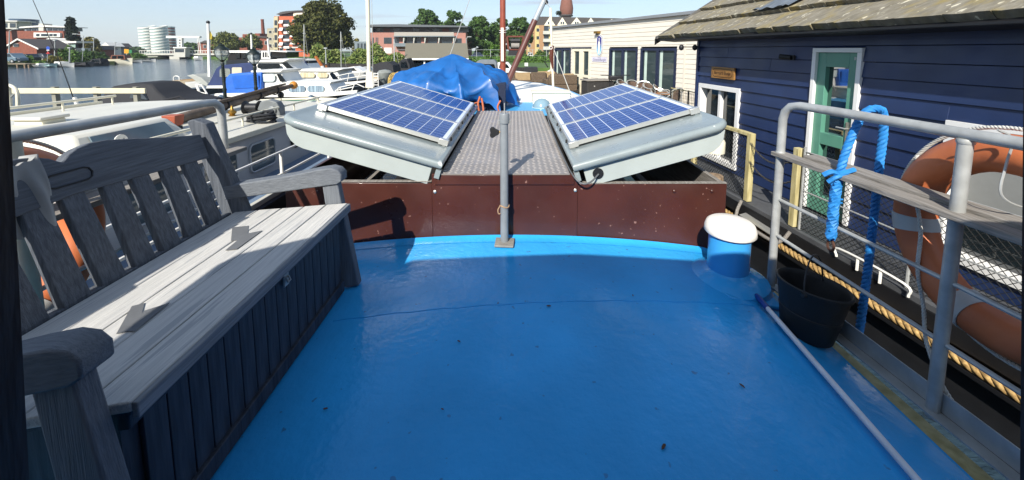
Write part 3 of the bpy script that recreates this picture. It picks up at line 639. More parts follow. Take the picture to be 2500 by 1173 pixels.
# inner wall so that openings are backed
wi = B(); 
for a, c in ((YA, YB),): wi.hexa([HW(a, ZB, -.16), HW(c, ZB, -.16), HW(c, ZB, -.24), HW(a, ZB, -.24), HW(a, ZT, -.16), HW(c, ZT, -.16), HW(c, ZT, -.24), HW(a, ZT, -.24)])
wi.build('inner_wall', DKIN, house)
wall = B().hexa([HW(YB - .02, ZB, -.02), HW(YB - .02, ZB, -4.2), HW(YB, ZB, -4.2), HW(YB, ZB, -.02), HW(YB - .02, ZT + .1, -.02), HW(YB - .02, ZT + .1, -4.2), HW(YB, ZT + .1, -4.2), HW(YB, ZT + .1, -.02)]).build('end_wall', NAVY, house)
pitch = .168; k = 0; z = 1.44 + pitch * 2
rows = []
while z > ZB: rows.append(z); z -= pitch
for zt in rows:
    zb = max(ZB, zt - pitch + .004); zt2 = zt
    segs = [(YA, YB)]; extra = []
    for (a, c, lo, hi) in openings:
        if zb < hi - .01 and zt2 > lo + .01:
            ns = []
            for (p, q) in segs:
                if c <= p or a >= q: ns.append((p, q)); continue
                if a > p: ns.append((p, a))
                if c < q: ns.append((c, q))
                if zt2 > hi + .012: extra.append((max(a, p), min(c, q), hi + .002, zt2))
                if zb < lo - .012: extra.append((max(a, p), min(c, q), zb, lo - .002))
            segs = ns
    for (p, q, z0_, z1_) in extra: B().hexa([HW(p, z0_, -.03), HW(q, z0_, -.03), HW(q, z0_, .005), HW(p, z0_, .005), HW(p, z1_, -.03), HW(q, z1_, -.03), HW(q, z1_, -.006), HW(p, z1_, -.006)]).build('siding_plank', NAVY, wall)
    s2 = []
    for (p, q) in segs:
        if q - p > 1.6: m_ = p + (q - p) * random.uniform(.25, .75); s2 += [(p, m_ - .002), (m_ + .002, q)]
        else: s2.append((p, q))
    for (p, q) in s2:
        jit = random.uniform(-.002, .002)
        B().hexa([HW(p, zb, -.03), HW(q, zb, -.03), HW(q, zb, .012 + jit), HW(p, zb, .012 + jit), HW(p, zt2, -.03), HW(q, zt2, -.03), HW(q, zt2, -.008), HW(p, zt2, -.008)]).build('siding_plank', NAVY, wall, bevel=.003)
B().hexa([HW(YB - .04, ZB, -.03), HW(YB + .02, ZB, -.03), HW(YB + .02, ZB, .022), HW(YB - .04, ZB, .022), HW(YB - .04, ZT, -.03), HW(YB + .02, ZT, -.03), HW(YB + .02, ZT, .022), HW(YB - .04, ZT, .022)]).build('corner_board', NAVY, wall)
WFR = mat('window_frame_white', '#e9e8e4', rough=.4, var=.05)
GPANE = mat('window_glass', '#20282c', rough=.03, var=.3, ior=2.0)
BLIND = mat('grey_blind', '#8c8d89', rough=.8, var=.08, scale=10)
def hbox(y0, y1, z0, z1, o0, o1): return [HW(y0, z0, o0), HW(y1, z0, o0), HW(y1, z0, o1), HW(y0, z0, o1), HW(y0, z1, o0), HW(y1, z1, o0), HW(y1, z1, o1), HW(y0, z1, o1)]
def window(op, panes, fw=.075, blind=0., mull=True):
    a, c, lo, hi = op
    w = B().hexa(hbox(a, c, lo, hi, -.155, -.12)).build('window', DKIN, house)
    for (y0, y1, z0, z1) in ((a, c, hi - fw, hi), (a, c, lo, lo + fw), (a, a + fw, lo + fw, hi - fw), (c - fw, c, lo + fw, hi - fw)):
        B().hexa(hbox(y0, y1, z0, z1, -.118, .028)).build('frame', WFR, w, bevel=.004)
    n = panes; iw = (c - a - 2*fw) / n
    for i in range(n):
        y0 = a + fw + iw * i; y1 = y0 + iw
        if i: B().hexa(hbox(y0 - .03, y0 + .03, lo + fw, hi - fw, -.117, -.02)).build('mullion', WFR, w)
        B().hexa(hbox(y0 + .03, y1 - .03, lo + fw + .001, hi - fw - .001, -.09, -.08)).build('pane', GPANE, w)
        g = mat('green_sash', '#4f8d76', rough=.4, var=.1)
        B().hexa(hbox(y0 + .004, y0 + .03, lo + fw, hi - fw, -.11, -.05)).build('sash', g, w)
    if blind: B().hexa(hbox(a + fw + .03, c - fw - .03, hi - fw - blind, hi - fw, -.078, -.07)).build('blind', BLIND, w)
window(openings[0], 2); window(openings[2], 1, blind=.75)
# door
GRN = mat('door_green_paint', '#5c947f', rough=.38, var=.12, scale=5, coat=.15)
a, c, lo, hi = openings[1]
door = B().hexa(hbox(a + .05, c - .05, lo, hi - .05, -.13, -.11)).build('door', DKIN, house)
for (y0, y1, z0, z1) in ((a, c, hi - .05, hi), (a, a + .05, lo, hi - .05), (c - .05, c, lo, hi - .05)):
    B().hexa(hbox(y0, y1, z0, z1, -.15, .03)).build('door_frame', WFR, door, bevel=.003)
st = .11
for (y0, y1, z0, z1) in ((a + .05, a + .05 + st, lo, hi - .05), (c - .05 - st, c - .05, lo, hi - .05), (a + .05 + st, c - .05 - st, hi - .22, hi - .05), (a + .05 + st, c - .05 - st, .28, .42), (a + .05 + st, c - .05 - st, lo, lo + .2)):
    B().hexa(hbox(y0, y1, z0, z1, -.109, -.005)).build('door_rail', GRN, door, bevel=.004)
for (z0, z1) in ((.42, hi - .22), (lo + .2, .28)): B().hexa(hbox(a + .05 + st, c - .05 - st, z0, z1, -.07, -.06)).build('pane', mat('door_glass', '#1d2830', rough=.02, var=.3, ior=3.2), door)
B().hexa(hbox(a + .075, a + .125, .36, .60, -.004, .008)).build('lock_plate', mat('brushed_steel', '#b9b5a4', metal=.6, rough=.35), door)
B().tube([HW(a + .1, .53, .008), HW(a + .1, .53, .045), HW(a + .20, .53, .045)], .009, 8).build('door_handle', ALU, door)
B().lathe(HW(a + .10, hi - .115, -.004), [(.018, 0), (.018, .012)], 12, 'X').build('door_knob', GALV, door)
# eave, roof
ev = .36; zE = 1.615; rs = .63
def RF(y, t, up=0.): # t = horizontal run from the eave towards the ridge
    return HW(y, zE + rs * t + up, ev - t)
YE0, YE1 = -1.4, 8.02
B().hexa([HW(YE0, zE - .06, .0), HW(YE1, zE - .06, .0), HW(YE1, zE - .035, ev - .01), HW(YE0, zE - .035, ev - .01), HW(YE0, zE - .04, .0), HW(YE1, zE - .04, .0), HW(YE1, zE - .015, ev - .01), HW(YE0, zE - .015, ev - .01)]).build('soffit', BLACK, house)
roof = B().hexa([RF(YE0, .0, -.03), RF(YE1, .0, -.03), RF(YE1, 2.6, -.03), RF(YE0, 2.6, -.03), RF(YE0, 0, -.012), RF(YE1, 0, -.012), RF(YE1, 2.6, -.012), RF(YE0, 2.6, -.012)]).build('roof', BLACK, house)
B().hexa([RF(YE0, 2.6, -.03), RF(YE1, 2.6, -.03), HW(YE1, zE, -4.9), HW(YE0, zE, -4.9), RF(YE0, 2.6, -.01), RF(YE1, 2.6, -.01), HW(YE1, zE + .02, -4.9), HW(YE0, zE + .02, -4.9)]).build('roof_back_slope', BLACK, roof)
SH = mat('mossy_shingle', '#857f70', rough=.95, col2='#6a6455', scale=4, stretch=(2., 5, 2.), bump=.8, bscale=9, detail=9, spots=(4.2, .645, '#c2bca6'))
# yellow-green moss over the shingles
n = SH.node_tree.nodes; l = SH.node_tree.links; bs_ = n['Principled BSDF']; src = bs_.inputs['Base Color'].links[0].from_socket
t2 = n.new('ShaderNodeTexNoise'); t2.inputs['Scale'].default_value = 1.6; t2.inputs['Detail'].default_value = 8; l.new([q for q in n if q.type == 'MAPPING'][0].outputs[0], t2.inputs['Vector'])
r2 = n.new('ShaderNodeValToRGB'); r2.color_ramp.elements[0].position = .5; r2.color_ramp.elements[1].position = .68; r2.color_ramp.elements[1].color = (.7, .7, .7, 1); l.new(t2.outputs[0], r2.inputs[0])
m2 = n.new('ShaderNodeMix'); m2.data_type = 'RGBA'; l.new(r2.outputs[0], m2.inputs['Factor']); l.new(src, m2.inputs[6]); m2.inputs[7].default_value = (*lin('#8a7a42'), 1); l.new(m2.outputs[2], bs_.inputs['Base Color'])
rnd = random.Random(3)
for cidx in range(6):
    t0 = cidx * .43; y = YE0 + rnd.uniform(-.3, 0)
    while y < YE1:
        y1 = min(YE1, y + rnd.uniform(.24, .36))
        if y1 > YE0:
            ya = max(YE0, y); lift = .082 + rnd.uniform(-.006, .006); ov = rnd.uniform(-.018, .012); nb = 4; bb = B()
            top = []; bot = []
            for q in range(nb + 1):
                yy = ya + (y1 - ya - .004) * q / nb; e = t0 - .02 + ov + rnd.uniform(-.008, .008)
                top.append((RF(yy, e, lift), RF(yy, t0 + .50, .002))); bot.append(RF(yy, e + .06, lift - .10))
            for q in range(nb):
                bb.add([top[q][0], top[q+1][0], top[q+1][1], top[q][1], bot[q], bot[q+1]], [(0, 1, 2, 3), (4, 5, 1, 0)])
            bb.add([bot[0], top[0][0], top[0][1]], [(0, 1, 2)]); bb.add([bot[-1], top[-1][1], top[-1][0]], [(0, 1, 2)])
            bb.build('shingle', SH, roof, smooth=0)
        y = y1
# verge strip, silver flashing patch
B().hexa([RF(YE1 - .03, -.03, .02), RF(YE1 + .05, -.03, .02), RF(YE1 + .05, 2.6, .02), RF(YE1 - .03, 2.6, .02), RF(YE1 - .03, -.03, .065), RF(YE1 + .05, -.03, .065), RF(YE1 + .05, 2.6, .065), RF(YE1 - .03, 2.6, .065)]).build('verge_strip', mat('grey_felt', '#66645f', rough=.85, var=.3, scale=8, bump=.3), roof)
B().hexa([RF(YE1 + .052, -.03, -.10), RF(YE1 + .07, -.03, -.10), RF(YE1 + .07, 2.6, -.10), RF(YE1 + .052, 2.6, -.10), RF(YE1 + .052, -.03, .03), RF(YE1 + .07, -.03, .03), RF(YE1 + .07, 2.6, .03), RF(YE1 + .052, 2.6, .03)]).build('barge_board', BLACK, roof)
fl = mat('silver_flashing', '#8f979c', rough=.42, metal=.45, col2='#6f767b', scale=3, stretch=(1, 9, 1), bump=.5, bscale=6)
def flp(u, v):
    y = 5.28 + .62 * u - .35 * v; t = .36 + .9 * v
    return RF(y, t, .108 + .012 * math.sin(u * 17 + v * 4) + .035 * ((t - .36) % .43 < .05) - .02 * ((t-.36) % .43))
B().grid(flp, 26, 30).build('flashing_patch', fl, roof, smooth=70)
# wall lamps, sign
for (y, z) in ((5.02, 1.30),):
    lp = thing('wall_lamp', 'small dark wall lamp left of the green door', 'lamp', HW(y, z, .01))
    B().lathe(HW(y, z, .012), [(.03, 0), (.03, -.02)], 12, 'X').build('base', BLACK, lp)
    B().tube([HW(y + .02, z, .035), HW(y + .16, z + .01, .07)], [.028, .034], 12).build('shade', RUBB, lp)
lp = thing('wall_lamp', 'black twin spotlight under the eave at the far corner of the blue houseboat', 'lamp', HW(7.14, 1.42, .03))
B().tube([HW(7.14, 1.45, .024), HW(7.16, 1.45, .33)], .008, 6).build('arm', BLACK, lp)
for o, q in ((.08, .05), (.34, .05)): B().ball(HW(7.15, 1.44, o), (.045, .045, .055), 10, 6).build('lamp_head', BLACK, lp)
sg = thing('name_board', 'small carved wooden name board on the blue wall above the window', 'sign', HW(6.35, .9, .02))
ya, yb_ = 6.10, 6.68; 
bd = B().hexa(hbox(ya, yb_, .925, 1.115, .016, .045)).build('board', mat('carved_oak', '#a5793f', rough=.6, col2='#7c5527', scale=6, stretch=(1, 1, 8)), sg, bevel=.004)
# carved frame line
DKB = mat('burnt_brown', '#3a2412', rough=.7)
ring = []
for s, cyy in ((1, yb_ - .10), (-1, ya + .10)):
    for k in range(7): q = R(-90 + 30*k) if s > 0 else R(90 + 30*k); ring.append(HW(cyy + .06*math.cos(q), 1.02 + .068*math.sin(q), .0455))
B().tube(ring, .004, 5, closed=True).build('carved_line', DKB, sg)
Mt = Matrix.Translation(HW((ya + yb_)/2, 1.018, .0465)) @ Matrix(((-hd_.x, 0, hn.x, 0), (-hd_.y, 0, hn.y, 0), (0, 1, 0, 0), (0, 0, 0, 1)))
text('Bernard Botje', .082, Mt, DKB, sg, .0012, sx=.9)
# hull, walkway, strake
HULL = mat('houseboat_hull', '#232427', rough=.5, var=.35, scale=5, bump=.1)
WK = .62
B().hexa(hbox(-1.6, 8.4, WZ - .2, ZB - .06, -4.4, WK - .04)).build('hull', HULL, house)
B().hexa(hbox(-1.6, 8.4, ZB - .058, ZB - .01, 0., WK)).build('gangway', mat('grey_gangway', '#55575a', rough=.6, var=.25, scale=6, bump=.2), house)
B().hexa(hbox(-1.6, 8.4, ZB - .20, ZB - .06, WK - .039, WK + .012)).build('rubbing_strake', BLACK, house)
B().hexa(hbox(-1.6, 8.4, ZB - .33, ZB - .30, WK - .039, WK + .07)).build('ledge', BLACK, house)
YR = mat('yellow_rope', '#bf9f66', rough=.85, col2='#82653a', scale=40, var=.3)
strand_rope(B(), [HW(y, ZB - .265, WK + .04) for y in (.2, 2., 3., 4.2, 5.4, 6.6)], .034, 5.5, n=7).build('rope_fender', YR, house, smooth=80)
# rail with wooden posts, chains and net
rail = B().hexa([HW(5.0, .30, WK - .08), HW(7.4, .30, WK - .08), HW(7.4, .30, WK - .0), HW(5.0, .30, WK - .0), HW(5.0, .335, WK - .08), HW(7.4, .335, WK - .08), HW(7.4, .335, WK), HW(5.0, .335, WK)]).build('hand_rail', PALEW, house)
for y in (4.97, 6.2, 7.4, 4.24):
    B().hexa(hbox(y - .035, y + .035, ZB, .335 if y > 4.9 else .33, WK - .075, WK - .005) if y < 4.9 or y > 5.1 else hbox(y - .04, y + .03, ZB, .335, WK - .075, WK - .005)).build('rail_post', PALEW, rail, bevel=.004)
for y in (4.16, 3.1, 2.1, 1.1): B().tube([HW(y, ZB, WK - .04), HW(y, .36, WK - .04)], .014, 8).build('net_stanchion', GALV, rail)
CH = mat('dark_chain', '#55524c', metal=.6, rough=.5, var=.3, scale=30)
for z0, z1, dip in ((.22, .18, .22), (-.02, -.06, .2)):
    bb = B(); n_ = 30
    for i in range(n_):
        u = (i + .5) / n_; p = HW(4.93 + (4.28 - 4.93)*u, z0 + (z1 - z0)*u - dip * 4*u*(1-u)*.6, WK - .04 + .03)
        tng = Vector((0, -1, -dip*4*(1-2*u)*.6/.65)).normalized(); sd = Vector((0, 0, 1)) if i % 2 else hn
        bb.tube([p + tng*.02*math.cos(q) + sd*.011*math.sin(q) for q in [j*math.pi/4 for j in range(8)]], .0038, 4, closed=True)
    bb.build('chain', CH, rail)
def net(y0, y1, z0, z1, nm='net'):
    bb = B(); c = .055; Hh = z1 - z0; k = 0; L_ = y1 - y0; nn_ = int((L_ + Hh) / c)
    for i in range(nn_ + 1):
        s = i * c
        for d in (1, -1):
            pa = (max(0, s - Hh), 0 if s <= Hh else 0); 
            u0, w0 = (s, 0) if s <= L_ else (L_, s - L_)
            u1, w1 = (s - Hh, Hh) if s >= Hh else (0, s)
            if d < 0: w0, w1 = Hh - w0, Hh - w1
            bb.tube([HW(y0 + u0, z0 + w0, WK - .04), HW(y0 + u1, z0 + w1, WK - .04)], .0030, 3)
    bb.tube([HW(y0, z1, WK - .04), HW(y1, z1, WK - .04)], .004, 4).tube([HW(y0, z0, WK - .04), HW(y1, z0, WK - .04)], .004, 4)
    bb.build(nm, mat('black_net', '#121413', rough=.8), rail, kind='stuff', smooth=0)
net(.2, 4.15, ZB + .02, .30); net(5.02, 7.38, ZB + .02, .28)
for z in (-.12, .31): B().tube([HW(.2, z, WK - .04), HW(4.16, z, WK - .04)], .008, 6).build('net_rail', GALV, rail)
# white-framed boarding ladder and mooring bits on the ledge
ldr = thing('boarding_step', 'curved grey boarding step hooked on the blue houseboat edge', 'step', HW(4.6, ZB - .3, WK))
B().tube(rope_pts([HW(4.98, ZB + .0, WK + .03), HW(4.96, ZB - .14, WK + .10), HW(4.88, ZB - .20, WK + .12), HW(4.35, ZB - .22, WK + .12), HW(4.24, ZB - .16, WK + .08), HW(4.2, ZB - .05, WK + .03)], 6), .02, 8).build('tube', OLDW, ldr)
B().hexa([HW(4.9, ZB - .14, WK + .02), HW(4.32, ZB - .16, WK + .02), HW(4.32, ZB - .17, WK + .11), HW(4.9, ZB - .16, WK + .11), HW(4.9, ZB - .13, WK + .02), HW(4.32, ZB - .15, WK + .02), HW(4.32, ZB - .16, WK + .11), HW(4.9, ZB - .15, WK + .11)]).build('tread', ALU, ldr)
for k, y in enumerate((5.75, 3.35)):
    lb = ('white tubular mooring cleat on the houseboat ledge beside the wooden pile', 'white tubular mooring cleat on the houseboat ledge below the green door')[k]
    ct = thing('mooring_cleat', lb, 'cleat', HW(y, ZB - .1, WK + .02), group='cleats on the houseboat')
    B().tube(rope_pts([HW(y + .3, ZB - .03, WK + .03), HW(y + .28, ZB + .06, WK + .03), HW(y - .28, ZB + .06, WK + .03), HW(y - .32, ZB - .03, WK + .03)], 5), .011, 6).build('bar', WHITE, ct)
    for d in (-.1, .1): B().tube([HW(y + d, ZB - .05, WK + .03), HW(y + d, ZB + .055, WK + .03)], .012, 6).build('leg', WHITE, ct)
# mooring pile
pl_ = thing('mooring_pile', 'wooden mooring pile with white cap between the barge and the blue houseboat', 'pile', (2.55, 4.85, WZ))
PW = mat('pile_timber', '#a08a70', rough=.85, col2='#6b5844', scale=4, stretch=(7, 7, .8), bump=.5, bscale=9, detail=7)
B().lathe((2.55, 4.85, WZ - .3), [(.125, 0), (.12, 1.4), (.112, 1.50)], 20).build('post', PW, pl_)
B().lathe((2.55, 4.85, .10), [(.114, 0), (.114, .14), (.10, .165), (.01, .17)], 20).build('cap', CREAM, pl_)
# ------------------------------------------------------------------ white barge on the left
lb = thing('white_barge', 'long white barge with rounded cabin windows moored along the left side', 'barge', (-4.6, 5, WZ))
HW2 = mat('barge_white_paint', '#cbc8bb', rough=.4, var=.1, scale=2.5, bump=.03)
CABG = mat('cabin_grey_white', '#b9bdbf', rough=.4, var=.1, scale=3)
DBLUE = mat('side_deck_blue', '#6f8299', rough=.6, var=.15, scale=4, bump=.1)
GREEN = mat('bow_green_paint', '#3f6a58', rough=.4, var=.2, scale=4)
hp_ = [(-2.3, -2.5), (-2.3, 6.2), (-2.55, 7.3), (-3.3, 8.4), (-4.6, 9.0), (-5.9, 8.4), (-6.65, 7.3), (-6.9, 6.2), (-6.9, -2.5)]
B().ext([(x, y, WZ - .3) for x, y in hp_], (0, 0, 1.655)).build('hull', BLACK, lb, smooth=0)
B().bx(-2.8, -2.31, -2.4, 6.2, -.044, .0).build('side_deck', DBLUE, lb)
B().bx(-2.335, -2.29, -2.4, 6.2, .001, .05).build('toe_rail', HW2, lb, bevel=.006)
cs = B().bx(-2.84, -2.8, -2., 6.0, -.0, .515).build('cabin_side', CABG, lb)
B().bx(-6.4, -6.36, -2., 6.0, -.0, .515).build('cabin_side', CABG, lb); B().bx(-6.36, -2.84, 5.96, 6.0, -.0, .515).build('cabin_front', CABG, lb)
def rz_(x): return (.545 + .065 * (1 - ((x + 4.6) / 1.9) ** 2))
B().grid(lambda u, v: (-6.48 + 3.74 * u, -2.05 + 8.1 * v, rz_(-6.48 + 3.74 * u) + .012*v), 24, 4).build('cabin_roof', HW2, lb)
B().bx(-2.762, -2.735, -2.05, 6.05, .50, .556).build('roof_fascia', CREAM, lb, bevel=.005)
B().bx(-6.49, -6.46, -2.05, 6.05, .50, .60).build('roof_fascia', CREAM, lb, bevel=.005)
gr = B().tube([(-2.98, -1.5, .66), (-2.98, 5.9, .68)], .014, 8).build('grab_rail', CREAM, lb)
for y in (1.2, 2.2, 3.2, 4.2, 5.2, 5.85): B().tube([(-2.98, y, .575), (-2.98, y, .665)], .012, 6).build('grab_rail_post', CREAM, gr)
gr = B().tube([(-6.1, -1.5, .70), (-6.1, 5.9, .70)], .018, 8).build('grab_rail', CREAM, lb)
for y in (3.2, 4.2, 5.2, 5.85): B().tube([(-6.1, y, .57), (-6.1, y, .70)], .012, 6).build('grab_rail_post', CREAM, gr)
CURT = mat('cabin_glass', '#56676f', rough=.08, var=.3, scale=4, spec=.8)
def rrect(cy_, cz_, w, h, r, x):
    p = []
    for sx, sy, a0 in ((1, 1, 0), (-1, 1, 90), (-1, -1, 180), (1, -1, 270)):
        for k in range(5): q = R(a0 + 22.5*k); p.append((x, cy_ + sx*(w/2 - r) + r*math.cos(q), cz_ + sy*(h/2 - r) + r*math.sin(q)))
    return p
for y in (4.22, 3.60, 2.9, 2.2, 1.4):
    w_ = B().ext(rrect(y, .245, .42, .29, .05, -2.799), (.008, 0, 0)).build('cabin_window', CURT, cs)
    B().tube(rrect(y, .245, .43, .30, .055, -2.788), .011, 6, closed=True).build('window_rim', CABG, w_)
ph = B().lathe((-2.799, 4.86, .27), [(.085, 0), (.085, .008)], 20, 'X').build('porthole', CURT, cs)
B().tube([(-2.785, 4.86 + .092*math.cos(q), .27 + .092*math.sin(q)) for q in [k*math.pi/12 for k in range(24)]], .016, 8, closed=True).build('porthole_ring', RUBB, ph)
wr = B().tube([(-2.40, -1., .36), (-2.40, 6.6, .36)], .013, 8).build('deck_rail', WHITE, lb)
B().tube([(-2.40, -1., .13), (-2.40, 6.6, .13)], .013, 8).build('lower_rail', WHITE, wr)
for y in (1.1, 2.0, 2.9, 3.9, 4.9, 5.9, 6.55): B().tube([(-2.40, y, .0), (-2.40, y, .36)], .016, 8).build('rail_post', WHITE, wr)
# foredeck with green bulwark
B().ext([(x, y, .156) for x, y in ((-2.6, 6.07), (-2.75, 7.0), (-3.4, 8.0), (-4.6, 8.6), (-5.8, 8.0), (-6.4, 7.), (-6.5, 6.07))], (0, 0, .05)).build('foredeck', mat('foredeck_buff', '#a9a596', rough=.7, var=.15), lb, smooth=0)
bw = [(-2.38, 6.1), (-2.6, 7.2), (-3.35, 8.25), (-4.6, 8.82), (-5.85, 8.25), (-6.6, 7.2), (-6.8, 6.1)]
B().tube(rope_pts([(x, y, .20) for x, y in bw], 5), .075, 8).build('bulwark', GREEN, lb)
B().tube(rope_pts([(x, y, .29) for x, y in bw], 5), .028, 6).build('bulwark_cap', CREAM, lb)
for k, (x0, x1, y0, y1) in enumerate(((-4.1, -3.0, 6.5, 6.9), (-5.3, -4.3, 6.4, 6.8), (-3.9, -3.3, 7.3, 7.7))):
    B().bx(x0, x1, y0, y1, .207, .34 + .04*k).build('deck_locker', CREAM, lb, bevel=.02)
# skylight with tag
skl = thing('skylight', 'low cabin skylight with white frame on the white barge, numbered tag beside it', 'skylight', (-3.4, 3.3, .6))
B().hexa([(-3.9, 2.75, .56), (-3.15, 2.75, .56), (-3.15, 3.75, .56), (-3.9, 3.75, .56), (-3.85, 2.85, .76), (-3.3, 2.85, .76), (-3.3, 3.65, .76), (-3.85, 3.65, .76)]).build('frame', HW2, skl, bevel=.03)
B().hexa([(-3.18, 2.90, .60), (-3.165, 2.90, .60), (-3.165, 3.60, .60), (-3.18, 3.60, .60), (-3.275, 2.93, .735), (-3.26, 2.93, .735), (-3.26, 3.57, .735), (-3.275, 3.57, .735)]).build('pane', CURT, skl)
tg = B().lathe((-3.12, 3.02, .68), [(.055, 0), (.055, .006)], 16, 'X').build('number_tag', WHITE, skl)
for ch_, dy_ in (('0', -.016), ('4', .016)): text(ch_, .055, Matrix.Translation((-3.112, 3.02 + dy_, .68)) @ Matrix(((0, 0, 1, 0), (1, 0, 0, 0), (0, 1, 0, 0), (0, 0, 0, 1))), BLACK, tg, .0006)
# things on its roof
BOOM = mat('dark_tarred_wood', '#7a6b5c', rough=.8, col2='#4a3f36', scale=5, stretch=(1, 1, 1), bump=.6, bscale=14, detail=7)
bo = thing('wooden_spar', 'dark weathered wooden spar with orange ball end lying over the white barge', 'spar', at(450, 291, 4.9))
pa, pb = at(395, 303, 3.95), at(712, 210, 6.9)
B().tube([pa.lerp(pb, t) for t in (0, .1, .3, .6, .85, 1)], [.055, .058, .058, .052, .045, .035], 10).build('timber', BOOM, bo)
B().tube([pa.lerp(pb, t) + Vector((.03, 0, .07)) for t in (.25, .5, .75, .9)], [.022, .026, .026, .016], 8).build('rolled_rope', mat('tarred_rope', '#6a5c4e', rough=.9, var=.4, scale=40, bump=.5, bscale=60), bo)
B().ball(pb + Vector((0, .06, .005)), .07, 14, 9).build('ball_end', mat('ochre_paint', '#c07e2c', rough=.4, var=.1), bo)
for t in (.35, .62, .8): B().tube([pa.lerp(pb, t) + Vector((.062*math.cos(q), .02*math.sin(q), .062*math.sin(q))) for q in [k*math.pi/6 for k in range(12)]], .012, 6, closed=True).build('iron_band', BLACK, bo)
B().ball(pa.lerp(pb, .86) + Vector((0, 0, -.1)), (.05, .05, .06), 8, 6).build('block', BLACK, bo)
B().tube([pa.lerp(pb, .86) + Vector((0, 0, -.15)), pa.lerp(pb, .86) + Vector((.01, 0, -.42))], .006, 5).build('halyard', BLACK, bo)
t = thing('wooden_bollard', 'red painted square wooden post on the white barge roof', 'bollard', at(425, 318, 3.9))
p = at(425, 312, 3.9); B().hexa([p + Vector(q) for q in ((-.055, -.05, .02), (.055, -.05, .02), (.055, .05, .02), (-.055, .05, .02), (-.07, -.06, .13), (.07, -.06, .13), (.07, .06, .13), (-.07, .06, .13))]).build('head', mat('red_oxide', '#a4553b', rough=.6, var=.2, scale=8), t, bevel=.006)
B().box(p + Vector((0, 0, -.04)), (.10, .09, .11)).build('foot', BLACK, t)
t = thing('brass_fitting', 'small brass topped deck fitting on the white barge roof', 'deck fitting', at(568, 282, 5.))
p = at(568, 290, 4.7); B().lathe(p, [(.05, 0), (.05, .03), (.025, .05), (.045, .07), (.045, .09), (.02, .11), (.008, .16)], 12).build('brass', mat('brass', '#b08a3c'), t)
rc = thing('rope_coil', 'coil of black mooring rope on the white barge roof beside the hatch', 'rope', at(640, 300, 4.45))
bb = B(); p = at(640, 300, 4.45); rn = random.Random(5)
for k in range(9):
    r0 = .09 + .035*rn.random(); q0 = rn.random()*6; tx, ty = rn.uniform(-.25, .25), rn.uniform(-.25, .25)
    bb.tube([p + Vector((r0*1.25*math.cos(q), r0*math.sin(q), .015 + .012*k + tx*r0*math.cos(q) + ty*r0*math.sin(q))) for q in [q0 + j*math.pi/8 for j in range(16)]], .013, 6, closed=True)
bb.tube(rope_pts([p + Vector((-.1, 0, .02)), p + Vector((-.3, -.1, .012)), p + Vector((-.55, .0, .012)), p + Vector((-.75, -.1, .012))], 6), .011, 6); bb.build('coil', mat('black_rope', '#26282b', rough=.85, var=.3, scale=60), rc)
t = thing('deck_winch', 'small grey anchor winch with drum on the white barge', 'winch', at(655, 288, 4.85))
p = at(657, 288, 4.85); WGM = mat('winch_grey', '#6d7172', rough=.5, var=.2, scale=10)
B().ext([p + Vector((x, 0, z)) for x, z in ((-.14, 0), (.14, 0), (.14, .13), (.10, .20), (.0, .23), (-.10, .20), (-.14, .12))], (0, .12, 0)).build('housing', WGM, t, bevel=.01)
B().lathe(p + Vector((.05, -.002, .1)), [(.05, 0), (.05, -.02), (.03, -.03)], 14, 'Y').build('drum_end', WGM, t)
B().lathe(p + Vector((-.24, .06, .12)), [(.09, -.09), (.055, -.07), (.055, .07), (.09, .09)], 14, 'X').build('drum', BLACK, t)
vb = thing('roof_vent', 'low cream vent box on the white barge roof near the left edge', 'vent', at(105, 300, 4.4))
p = at(100, 302, 4.15); B().box(p + Vector((0, 0, .02)), (.30, .22, .06)).build('base', CREAM, vb, bevel=.01); B().box(p + Vector((-.01, 0, .07)), (.36, .28, .035)).build('lid', HW2, vb, bevel=.01)
wl = thing('white_guard_rail', 'white tubular guard rail loop at the far left on the white barge', 'guard rail', at(20, 245, 6.))
B().tube(rope_pts([at(-60, 212, 6.2), at(0, 206, 6.2), at(30, 212, 6.2), at(42, 228, 6.2), at(44, 262, 6.2)], 6), .025, 8).build('loop', CREAM, wl)
B().tube([at(22, 209, 6.2), at(26, 262, 6.2)], .022, 8).build('upright', CREAM, wl); B().tube(rope_pts([at(-40, 236, 6.2), at(10, 246, 6.2), at(42, 224, 6.2)], 5), .012, 6).build('brace', GALV, wl)
an = thing('whip_antenna', 'thin dark whip antenna with white base on the white barge', 'antenna', at(185, 255, 6.))
B().tube([at(183, 250, 6.), at(150, 160, 6.), at(80, 0, 6.)], [.008, .006, .004], 5).build('whip', RUBB, an); B().tube([at(190, 262, 6.), at(182, 238, 6.)], .025, 8).build('base', WHITE, an)
of = B()
p = at(357, 262, 6.6)
for k in range(26): of.ball(p + Vector((rn.uniform(-.14, .14), rn.uniform(-.1, .1), rn.uniform(0, .07))), rn.uniform(.015, .03), 6, 4)
of.build('orange_net_pile', mat('orange_net', '#c0512c', rough=.8, var=.3, scale=20), label='small heap of orange-red netting at the end of the wooden jetty rail', cat='net', kind=None)

